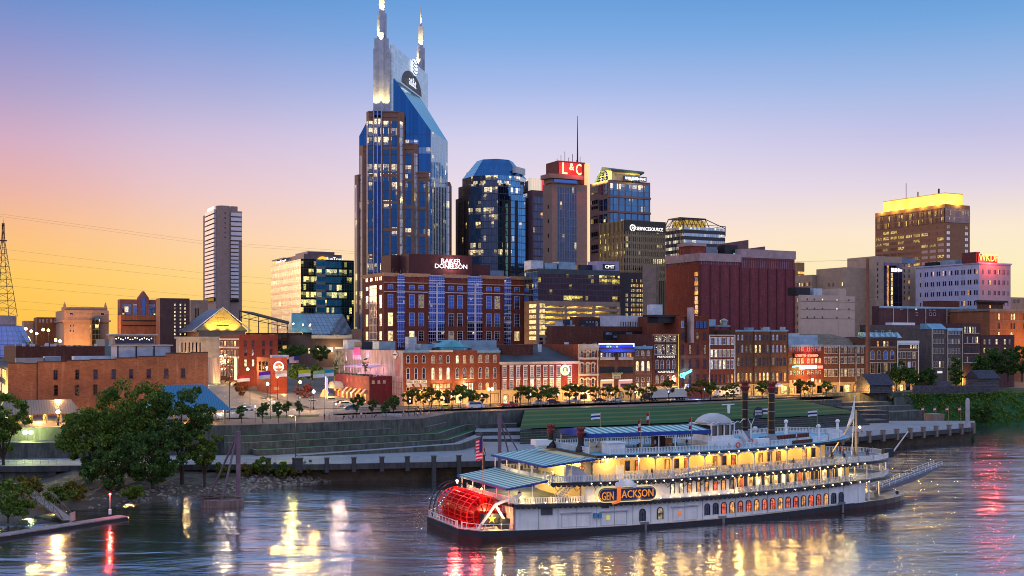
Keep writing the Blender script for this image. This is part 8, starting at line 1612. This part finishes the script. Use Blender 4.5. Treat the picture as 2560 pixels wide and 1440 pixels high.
for k in range(14):
 q=dv*(k/14);mb=MB();R_=.32
 for oy in(-.5,.5):mb.path([(q.x+.25*oy*0+R_*.3*cos(2*pi*i/10),q.y+oy+R_*cos(2*pi*i/10),R_+R_*sin(2*pi*i/10))for i in range(11)],.04,4)
 mb.path([(q.x,q.y-.5,.32),(q.x,q.y-.1,.8),(q.x,q.y+.5,.32),(q.x,q.y+.3,.95)],.04,4);mb.box(q.x-.12,q.x+.12,q.y-.2,q.y+.2,.5,.9);mb.build('bicycle',plain('bike_grey',(.45,.46,.5)),t_)
# ------ buildings around the wide avenue, back roofs, fort, wires
def QB(name,label,pc,pr,yt,d,pl,mat,zb=ZS,roof=None,par=.6):b=Bld(name,label,'building',pc,pr,yt,d,pl,zb=zb);b.wall(mat,roof,parapet=par);return b
b=QB('brick_block','tall dark red brick building with ornate narrow front beside the bright avenue',598,695,836,430,550,brick('block_red',(.20,.040,.026)))
b.row([613.7,632.5,658.5,677.5],851,866,7,[PD],frame=BRICKD);b.row([613.7,632.5,658.5,677.5],872,889,7,[PD],frame=BRICKD);b.row([613.7,632.5],898,916,7,[L2],frame=BRICKD)
for y0,y1 in((852,864),(875,888),(897,912),(920,938)):b.lrow([555,563,571,580,588],y0,y1,4.6,[PD,L4,PD],frame=TRIM)
for y in(848,869,893):mb=MB();mb.box(-.4,-.004,0,b.D,b.lz(590,y)-.3,b.lz(590,y)+.3);mb.build('string_course',TRIM,b.r)
mb=MB();mb.box(-.6,-.004,b.D*.1,b.D*.16,b.lz(590,950),b.lz(590,893));mb.build('blade_sign',glow('blade_lit',(1,.85,.5),1.2),b.r);lamp('shop_light',(-6,10,3.5),1300,(1,.68,.2),b.r,.5);lamp('shop_light',(-6,30,3.5),1500,(1,.68,.2),b.r,.5);lamp('wall_light',(8,-8,5),600,SODIUM,b.r,.5)
for k in range(4):mb=MB();y=4+9*k;mb.loft([[(-.1,y,5),(-.1,y+6,5),(-2,y+6,3.4),(-2,y,3.4)],[(-.1,y,4.9),(-.1,y+6,4.9),(-2,y+6,3.3),(-2,y,3.3)]]);mb.build('awning',plain('awning_tan',(.42,.34,.2)),b.r);mb=MB();mb.box(-.2,-.004,y,y+6,.3,3.2);mb.build('shopfront',L1,b.r)
b=QB('shop_building','orange red rendered shop with round white emblem sign facing the plaza',672,718,894,401,642,plain('render_red',(.22,.040,.024),.8,var=.2))
b.lrow([650,659,667],903,925,5,[PD],frame=BRICKD);x,z=b.fx(696),b.fz(672,917);mb=MB();mb.T=Matrix.Translation((x,-.1,z))@Matrix.Rotation(pi/2,4,'X');mb.lathe(0,0,[(1.9,0),(1.9,.2)],20);mb.build('roundel_sign',glow('roundel_white',(1,.85,.75),.9),b.r);mb=MB();mb.T=Matrix.Translation((x,-.31,z))@Matrix.Rotation(pi/2,4,'X');mb.lathe(0,0,[(1.45,0),(1.45,.05)],20);mb.build('roundel_face',plain('roundel_brown',(.35,.12,.05)),b.r);b.ftext('Hard Rock',683.5,709,913,921,glow('roundel_letter',(1,.92,.85),1.3),.5);lamp('wall_light',(4,-5,2.5),220,(1,.45,.1),b.r,.4);lamp('sign_light',(x,-4,z+2),120,(1,.6,.4),b.r,.3)
roofbox(b,2,3,6,3,1.4,UNITW);b.fbox('door_panel',684,697,967,975,TAN,.2)
b=QB('cafe','two storey maroon cafe with striped awnings, lit wall and roof terrace under pink shades',924,983,941,366.7,838,brick('cafe_maroon',(.13,.022,.030)),par=.9)
b.row([933,947,960.5],951.5,957.5,5.5,[plain('shutter_pink',(.45,.25,.25))],frame=CREAM);mb=MB();mb.box(-.12,-.004,0,b.D,0,b.H);mb.build('side_wall',plain('cafe_rose',(.20,.04,.045)),b.r)
for k in range(7):
 y=b.D*(.08+.13*k);mb=MB();z=3.6;mb.loft([[(-.15,y,z+1.4),(-.15,y+1.9,z+1.4),(-1.6,y+1.9,z),(-1.6,y,z)],[(-.15,y,z+1.3),(-.15,y+1.9,z+1.3),(-1.6,y+1.9,z-.1),(-1.6,y,z-.1)]]);mb.build('awning',(CREAM,plain('awning_gold',(.55,.36,.05)))[k%2],b.r)
 mb=MB();mb.box(-.25,-.125,y+.2,y+1.7,.6,3.4);mb.build('window',L1 if k%2 else L3,b.r);lamp('uplight',(-.8,y+.9,5.6),190,(1,.7,.15),b.r,.1,'SPOT',(-.2,y+.9,10),55)
mb=MB();y0=b.D*.72;mb.loft([[(-.15-3.4*0,y0+4+4*cos(pi*i/8),4.4+2.4*sin(pi*i/8))for i in range(9)],[(-3.2,y0+4+4*cos(pi*i/8),4.4+2.4*sin(pi*i/8))for i in range(9)]]);mb.build('barrel_canopy',plain('canopy_taupe',(.36,.31,.27)),b.r);lamp('entry_light',(-4,y0+4,3),450,(1,.6,.2),b.r,.3);lamp('entry_light',(-5,b.D*.3,3),500,(1,.62,.2),b.r,.3)
for k in range(3):mb=MB();y=b.D*(.15+.28*k);z=b.H+2.6;mb.loft([[(2,y,z),(2,y+7,z),(7,y+7,z+.8),(7,y,z+.8)],[(2,y,z-.1),(2,y+7,z-.1),(7,y+7,z+.7),(7,y,z+.7)]]);[mb.tube((x_,y_,b.H-1),(x_,y_,z),.08,n=4)for x_ in(2.2,6.8)for y_ in(y+.3,y+6.7)];mb.build('terrace_shade',plain('shade_pink',(.62,.42,.58)),b.r);lamp('terrace_light',(4,y+3,b.H+1.6),150,(1,.6,.8),b.r,.3)
for k in range(9):mb=MB();y=1+k*b.D/9.5;mb.box(.8,1.5,y,y+1.6,b.H-.9,b.H+.5);mb.build('planter',plain('planter_dark',(.03,.05,.03)),b.r)
p=PZ(812,1003,ZS);t_=thing('guitar_sign','giant upright guitar neon sign, white and purple neck over an orange body','sign',tuple(p));mb=MB();mb.tube((.3,0,3),(.3,0,9.4),.22,n=6);mb.tube((.3,0,9.4),(-.2,0,10.4),.28,n=6);mb.build('neck',glow('neon_violet',(.85,.75,1),2.6),t_);mb=MB();mb.path([(.9,0,8),(.8,0,5),(1.1,0,3),(.4,0,.8)],.12,5);mb.build('neon_edge',glow('neon_purple',(.45,.15,1),3),t_);mb=MB();mb.T=Matrix.Translation((-.2,0,2))@Matrix.Rotation(pi/2,4,'X');mb.lathe(0,0,[(1.3,0),(1.3,.3)],16);mb.lathe(.2,1.3,[(.9,0.01),(.9,.29)],14);mb.build('body',glow('guitar_orange',(1,.45,.15),1.4),t_);mb=MB();mb.tube((0,.3,0),(0,.3,3),.15);mb.build('post',BLACK,t_)
d=560;x0=(497-1280)/F*d;t_=thing('gabled_hall','gabled hall with lit yellow pediment and dark blue side roof below the brown tower','building',(x0,d,20),TH);k_=(613-1280)/F;w_=(k_*d-x0)/(CU-k_*SU);zt=lambda y:CH-(y-HY)*d/F-20;ap=w_*.51
mb=MB();mb.prism([(0,0),(w_,0),(w_,30),(0,30)],0,zt(826));mb.build('wall',plain('hall_stone',(.20,.14,.10)),t_);mb=MB();mb.loft([[(-1,-.3,zt(826)),(w_+1,-.3,zt(826)),(ap,-.3,zt(770))],[(-1,0,zt(826)),(w_+1,0,zt(826)),(ap,0,zt(770))]]);mb.build('pediment',plain('pediment_gold',(.52,.36,.12)),t_)
mb=MB();mb.loft([[(-3,-1,zt(828)),(ap,-1,zt(768.5)),(w_+3,-1,zt(828)),(w_+3,-1,zt(826)),(ap,-1,zt(767)),(-3,-1,zt(826))],[(-3,-.31,zt(828)),(ap,-.31,zt(768.5)),(w_+3,-.31,zt(828)),(w_+3,-.31,zt(826)),(ap,-.31,zt(767)),(-3,-.31,zt(826))]]);mb.build('verge',WHITE,t_)
mb=MB();q=[(-1,.05,zt(826)),(ap,.05,zt(769)),(ap,34,zt(769)),(-5,34,zt(829))];mb.loft([q,[(x,y,z-.5)for x,y,z in q]]);q=[(ap,.05,zt(769)),(w_+1,.05,zt(826)),(w_+1,34,zt(829)),(ap,34,zt(769))];mb.loft([q,[(x,y,z-.5)for x,y,z in q]]);mb.build('roof',plain('hall_roof',(.07,.085,.13),.5),t_)
text('NISSAN','lettering',t_,(ap-3.6,-.4,zt(802)),7.4,glow('gable_orange',(.9,.40,.05),1.1),height=1.4);mb=MB();mb.box(ap-3,ap+3,-.5,-.31,zt(814.5),zt(813));mb.build('slot',BLACK,t_)
for k in range(3):lamp('uplight',(w_*(.25+.25*k),-3,zt(830)),900,(1,.70,.14),t_,.4,'SPOT',(w_*(.3+.2*k),0,zt(790)),110)
d=600;O_=P(598,850,d);t_=thing('truss_roof','long sloping dark roof on open steel trusses beside the gabled hall','building',(O_.x,d,20),0);zt6=lambda y:CH-(y-HY)*600/F-20;w_=(790-598)/F*d;mb=MB();mb.loft([[(0,0,zt6(776)),(w_,0,zt6(826)),(w_,30,zt6(826)),(0,30,zt6(776))],[(0,0,zt6(779)),(w_,0,zt6(829)),(w_,30,zt6(829)),(0,30,zt6(779))]]);mb.build('roof',plain('rust_roof',(.07,.04,.03)),t_)
mb=MB();N=8;pt=lambda k:(w_*k/N,.5,zt6(779+50*k/N));pl=lambda k:(w_*k/N,.5,zt6(793+40*k/N))
for k in range(N):mb.tube(pl(k),pl(k+1),.25,n=4);mb.tube(pt(k),pl(k),.2,n=4);mb.tube(pl(k),pt(k+1),.2,n=4);mb.tube(pl(k),(w_*k/N,.5,0),.3,n=4)
mb.build('truss',DARKM,t_);mb=MB();mb.box(2,w_,6,28,0,zt6(832));mb.build('lit_hall',glaze('arena_lit',3.5,3,(.10,.06,.04),(.05,.03,.02),.2,.2,.45,litcol=(1,.6,.15),st=1.1),t_)
b=QB('atrium_building','brown brick hall with big sloping glass atrium roof in front of the bank office',790,900,838,560,690,plain('atrium_brown',(.13,.075,.055)),18,par=0)
AG=glaze('atrium_glass',2.2,2.6,(.20,.24,.30),(.05,.05,.06),.1,.1,.03,metal=.7,st=.8);za,zb_=b.fz(790,782),b.fz(790,836);mb=MB();x0,x1=b.fx(779),b.fx(886);mb.loft([[(x0+1,1,zb_),(x1,1,zb_),(x1,18,za),(x0-2,18,za)],[(x0+1,19,zb_),(x1,19,zb_),(x1,19,za),(x0-2,19,za)]]);mb.build('atrium',AG,b.r)
mb=MB();xp,yp=b.fx(757),6;mb.loft([[(xp-5,yp-4,zb_+1),(xp+5,yp-4,zb_+1),(xp+5,yp+4,zb_+1),(xp-5,yp+4,zb_+1)],[(xp-4,yp-.2,za),(xp+1,yp-.2,za),(xp+1,yp+.2,za),(xp-4,yp+.2,za)]]);mb.build('pyramid_skylight',plain('sky_teal',(.10,.24,.30),.3,.4),b.r);mb=MB();mb.box(x0,x1,-1,-.004,zb_-2,zb_-.4);mb.build('canopy',CREAM,b.r)
for k in range(4):b.win('L',b.D*(.15+.23*k),b.H-9,3,2.6,L1,bars=(1,0));b.win('F',b.fx(796+26*k),b.H-8,4,2,L2,bars=(2,0))
for px,py in((729,810),(753,812),(771,812)):p=(b.fx(px),-3,b.fz(790,py));mb=MB();mb.ball(p,.4,6);mb.build('flood_or_fill',LW,b.r)
lamp('flood',(b.fx(729),-5,b.fz(790,812)),260,(1,.85,.45),b.r,.3);lamp('flood',(b.fx(762),-5,b.fz(790,814)),160,(1,.85,.45),b.r,.3);lamp('lobby_light',(b.fx(835),-4,9),500,WARM,b.r,.5)
ORF=plain('stone_orange',(.36,.22,.15),.85,var=.15)
b=QB('stone_hall','peach stone hall with flat gabled attic behind the avenue lights',160,272,775,660,139,ORF,ZG,par=0);plainbox(b,'attic',b.W*.02,b.W,6,20,b.H,b.H+2.0,ORF);b.cornice(ORF,1,1,b.fz(160,800));b.row([178,256],781,787,10,[PD],bars=(0,0));b.row([176,184],812,817,3,[PD],bars=(0,0));b.row([176,184],824,830,3,[PD],bars=(0,0));plainbox(b,'glass_tower',b.fx(226),b.fx(245),-8,-.01,0,b.fz(160,792),glaze('green_glass',2,3,(.12,.22,.24),(.05,.08,.08),.12,.1,.05));mb=MB()
for x in(1,b.W-1):mb.lathe(x,7,[(.9,b.H),(.7,b.H+3),(.1,b.H+5)],6)
mb.build('finial',ORF,b.r);lamp('wall_light',(b.W*.3,-12,6),2600,SODIUM,b.r,.5)
b=QB('stone_hall','brown stone block with stepped gables at the far end of the avenue',92,150,793,700,84,BRICKB,ZG,par=0);b.row([100,108,118,128,138],798,805,4,[PB,L4],bars=(0,0));b=QB('office_block','small cream block at the end of the avenue',60,90,802,720,55,ORF,ZG,par=0)
b=QB('office_block','brick and blue glass office with pointed central bay',300,398,748,680,294,brick('office_rose',(.22,.10,.09),sc=2),ZG,par=0)
for p0,p1,y0 in((306,328,760),(332,343,760),(371,388,760)):strip(b,'F',p0,p1,y0,786,glaze('office_blue',2.4,4,(.12,.22,.42),(.20,.14,.14),.1,.12,.15,st=1.4),.2,ref=300)
mb=MB();x=b.fx(358);mb.box(x-.9,x+.9,-2.3,-2.003,6,b.H+1);mb.build('glass_strip',PB,b.r);mb=MB();mb.loft([[(x-3,-2,0),(x+3,-2,0),(x+3,4,0),(x-3,4,0)],[(x-3,-2,b.H+1),(x+3,-2,b.H+1),(x+3,4,b.H+1),(x-3,4,b.H+1)],[(x-.2,-2,b.H+5),(x+.2,-2,b.H+5),(x+.2,4,b.H+5),(x-.2,4,b.H+5)]]);mb.build('pointed_bay',brick('office_rose',(.22,.10,.09),sc=2),b.r);b=QB('low_block','low orange red block with dark window bands',302,392,787,600,296,BRICKO,ZG,par=0);strip(b,'F',306,390,800,803,BLACK,.1,ref=302);strip(b,'F',306,390,812,815,BLACK,.1,ref=302)
b=QB('office_block','dark brown block with three columns of bright windows left of the brown tower',400,474,745,580,390,plain('choc_brick',(.10,.045,.04)),ZG,par=0)
for k in range(10):b.row([437,451,462.5],759+9.2*k,764+9.2*k,4.2,[L2 if(k*3+1)%4 else L4,L2,L1 if k%3 else L4],bars=(0,0),sill=False)
b=QB('office_block','peach slab with narrow slots just left of the brown tower',477,520,750,800,470,ORF,ZG,par=0);strip(b,'F',488,491,770,800,BLACK,.1,ref=477);strip(b,'F',494,497,770,800,BLACK,.1,ref=477)
b=QB('store','low cream stone store with tall pilasters below the gabled hall',447,552,842,480,440,STONE,ZS+4);b.row([455+9*k for k in range(6)],856,880,4,[PD],bars=(0,0));b.cornice(STONE,.8,.6);lamp('wall_light',(5,-6,5),900,SODIUM,b.r,.4)
b=QB('store','dark red flat roofed store behind the brick wall roofs',40,262,866,360,10,BRICKD,ZS,plain('roof_rust',(.16,.04,.03)));b=QB('store','small sandstone shop in the gap beside the brick wall',533,551,893,440,520,PINK,ZS);lamp('shop_light',(-4,-5,4),1200,(1,.75,.3),b.r,.4)
b=QB('store','low grey roofed block behind the roof bar',262,320,848,420,240,plain('grey_teal',(.16,.2,.2)),ZS);b=QB('office_block','brown annex block left of the brick office',905,930,822,520,880,plain('annex_brown',(.14,.085,.06)),ZS,par=0);b.row([910,920],829,842,4,[PD],bars=(0,0))
for k,(px,py)in enumerate(((65,822),(78,828),(92,834),(108,824),(121,826),(139,850),(150,853))):p=P(px,py,620-10*k);zb=zg(toUV(p)[1]);t_=thing('street_lamp','far orange street lamp up the avenue, %s from the left'%ORD[k],'street lamp',(p.x,p.y,zb),0,'far avenue lamps');mb=MB();mb.tube((0,0,0),(0,0,p.z-zb),.15,n=4);mb.build('post',BLACK,t_);mb=MB();mb.ball((0,0,p.z-zb),.75,6);mb.build('globe',LG,t_);(k%2==0)and lamp('lamp_light',(0,-1,p.z-zb+1),7000,(1,.42,.08),t_,.5)
d=500;p=P(8,850,d);t_=thing('lattice_mast','tapering steel lattice mast rising from a glass cone at the left edge','mast',(p.x,d,20));zt=lambda y:CH-(y-HY)*d/F-20;mb=MB();hw=lambda z:.35+4.0*max(0,(zt(595)-z)/(zt(595)-zt(790)));lv=[zt(y)for y in(790,770,752,734,716,698,682,666,650,634,618,602,575,558)]
for a,c in zip(lv,lv[1:]):
 for i in range(4):
  s_=((-1,-1),(1,-1),(1,1),(-1,1));q0,q1=s_[i],s_[(i+1)%4];A_=lambda q,z:(q[0]*hw(z),q[1]*hw(z),z);mb.tube(A_(q0,a),A_(q0,c),.13,n=4);mb.tube(A_(q0,a),A_(q1,c),.08,n=3);mb.tube(A_(q1,a),A_(q1,c),.13,n=4);mb.tube(A_(q0,c),A_(q1,c),.08,n=3)
mb.tube((0,0,lv[-1]),(0,0,zt(545)),.12,.04,4);mb.box(-1.2,1.2,-1.2,1.2,zt(603),zt(600));mb.build('lattice',plain('mast_rust',(.09,.04,.03)),t_)
mb=MB();mb.lathe(0,0,[(5.4,zt(812)),(5.4,zt(790)),(.3,zt(788))],20);mb.build('drum',plain('drum_pale',(.36,.26,.26)),t_);mb=MB();mb.lathe(0,0,[(14,0),(11.6,zt(855)),(7.8,zt(815)),(5.0,zt(812))],28);mb.build('cone',glaze('cone_glass',1.6,2.4,(.22,.24,.42),(.10,.10,.18),.1,.1,.02),t_)
b=QB('brick_block','dark brick block with white painted letters on its side wall',1435,1500,792,440,1425,BRICKD,ZS,par=.5);b.ftext('MAR',1466,1497,803,822,plain('letter_pale',(.5,.5,.56)),.1);b.fbox('sign_panel',1448,1499,799,823,plain('panel_soot',(.035,.025,.03)),.05)
b=QB('white_block','white rendered block with a row of striped dark windows behind the row',1545,1612,789,430,1500,plain('white_render',(.50,.47,.52)),ZS,par=.4)
for k in range(10):b.row([1552+6*k],804,817,3,[PD],bars=(0,0),sill=False)
b=QB('brick_block','low dark brick block carrying two black painted boards behind the bar',1380,1632,815,414,1366,BRICKD,ZS,par=.6);b.fbox('painted_board',1508,1560,828,848,BLACK,.2);b.fbox('painted_board',1562,1613,828,848,BLACK,.2)
for p0 in(1514,1565):smudge(b,p0,p0+15,831,837,6,plain('letter_blue',(.35,.38,.5)),.3)
for tx,p0,p1,y0 in(('NASHVILLE',1533,1550,839),('NASHVILLE',1586,1603,839)):b.ftext(tx,p0,p1,y0,y0+6,plain('letter_blue',(.35,.38,.5)),.3)
r=random.Random(4)
for k in range(14):roofbox(b,r.uniform(1,34),r.uniform(2,14),r.uniform(1,3.4),r.uniform(1,3),r.uniform(.6,3),(UNITB,UNITW,NAVY,UNITB)[k%4],b.H-.6)
b=QB('brick_block','brown brick block under a dark roof terrace left of the square tower',1640,1700,793,428,1630,BRICKB,ZS,par=.5);b=QB('brick_block','long brown wall building set back behind the paired window warehouse',2172,2332,812,520,2150,BRICKG,ZS,par=.5);b.row([2190,2206,2224,2240,2257,2274,2292,2312],826,833,5,[PD,PD,PB,PD,L1,PD,L3],bars=(0,0));plainbox(b,'white_canopy',b.fx(2238),b.fx(2296),2,6,b.H+.01,b.H+1.2,WHITE)
b=QB('brick_block','long dark brick block with pale blue gutter and five white downpipes',2198,2443,765,540,2180,BRICKP,ZS,plain('roof_edge_blue',(.16,.30,.42),.5),par=.4);b.cornice(plain('gutter_blue',(.32,.5,.62)),.6,.4,left=False)
for px in(2232,2268,2313,2366,2405):mb=MB();x=b.fx(px);mb.tube((x,-.3,0),(x,-.3,b.H-.7),.22,n=5);mb.build('downpipe',CREAM,b.r)
b.row([2253,2290,2325,2335,2418],768,774,5,[PD,L1,PD,PD],bars=(0,0));b.row([2292,2326,2336,2372,2382,2415,2426],781,788,5,[PD,PB,PB,PD,PB,PB,L3],bars=(0,0));roofbox(b,b.fx(2362),4,b.fx(2415)-b.fx(2362),10,3.2,BRICKD,b.H)
b=QB('brick_block','brown block with deep dark cornice and arched upper windows',2446,2508,751,555,2443,BRICKB,ZS,par=0);b.cornice(plain('cornice_brown',(.06,.035,.03)),.9,1.6)
for y0,y1,ar in((762,770,False),(778,788,True),(793,802,False),(810,820,False)):b.row([2454,2463,2475,2487,2498],y0,y1,5,[PD,PD,L3,PD],arch=ar,bars=(0,0),frame=BRICKB)
p=UV(Uat(2169,-9),-9,ZS);t_=thing('utility_pole','tall brown steel pole with thin cross arms rising above the brick row','pole',tuple(p));h=P(2169,646,p.y).z-ZS;mb=MB();mb.tube((0,0,0),(0,0,h),.85,.62,10);mb.build('mast',plain('pole_brown',(.20,.085,.05),.7),t_)
arms=[(h-.6,-1.6,1.6),(h-16,0,6),(h-31,-5,6),(h-45,-5,6)]
for z,x0,x1 in arms:mb=MB();mb.tube((x0,0,z+(.9 if x0<-2 else 0)),(0,0,z),.09,n=4);mb.tube((0,0,z),(x1,0,z+.9),.09,n=4);mb.build('cross_arm',plain('arm_grey',(.3,.26,.26)),t_)
for k,(y0,y1)in enumerate(((535,603),(541,610),(622,683),(645,699),(692,741),(713,757),(749,790),(770,800))):
 q0=P(0,y0,330);q1=P(510,y1,352);e=Vector((p.x,p.y,ZS+arms[k//2][0]));mb=MB();sg=(q1-q0);pts=[q0-sg*.3]
 for i in range(9):f=i/8;c=q1*2-q0;pts.append(q1.lerp(e,f**1.0)*f+(q0+sg*(1+1.2*f))*(1-f)if i else q0)
 pts=[q0-sg*.4,q0,q1]+[q1.lerp(e,f)+Vector((0,0,-3.5*sin(pi*f)))for f in(.2,.4,.6,.8,1)]
 mb.path(pts,.022,3);tag(mb.build('power_line',DARKM,uv=False),'thin wire across the sunset sky, %s from the top'%ORD[k],'wire','power lines across the sky')
LOG=plain('log_grey',(.10,.09,.10),.9,var=.35,sc=1.5);SHK=plain('shake_roof',(.045,.045,.06),.9,var=.4,sc=1.5)
def cabin(name,label,px0,px1,py,d,h,rh,zb=12.2):
 p=P((px0+px1)/2,py,d);L_=(px1-px0)/F*d;t_=thing(name,label,'cabin',(p.x,p.y,zb),TH);D_=L_*.5;a=L_*.42;mb=MB()
 for k in range(5):mb.box(-a,a,-D_/2+.02*(k%2),D_/2,h*k/5+.003,h*(k+.9)/5)
 mb.build('log_wall',LOG,t_);mb=MB();mb.loft([[(-a*1.1,-D_*.62,h),(-a*1.1,D_*.62,h),(-a*1.1,0,h+rh)],[(a*1.1,-D_*.62,h),(a*1.1,D_*.62,h),(a*1.1,0,h+rh)]]);mb.build('roof',SHK,t_);return t_
t_=cabin('log_cabin','log cabin with dark shingle roof beside the tall brown pole',2140,2232,970,428,3,4);lamp('cabin_light',(-9,-3,1.5),900,(1,.5,.1),t_,.3);cabin('log_cabin','bigger log blockhouse with overhanging grey roof at the right',2414,2497,962,440,5,3.2);cabin('log_cabin','low log shed with pale roof inside the palisade',2330,2380,970,436,2,2)
a,c=P(2282,972,424),P(2478,968,432);t_=thing('palisade','weathered grey timber palisade of the log fort','fence',(a.x,a.y,12.2));mb=MB();dv=c-a;n=90
for k in range(n):q=dv*(k/n);mb.lathe(q.x,q.y,[(.2,0),(.2,2.2+.4*r.random()),(.02,2.9)],5)
mb.build('stakes',LOG,t_)['kind']='stuff'
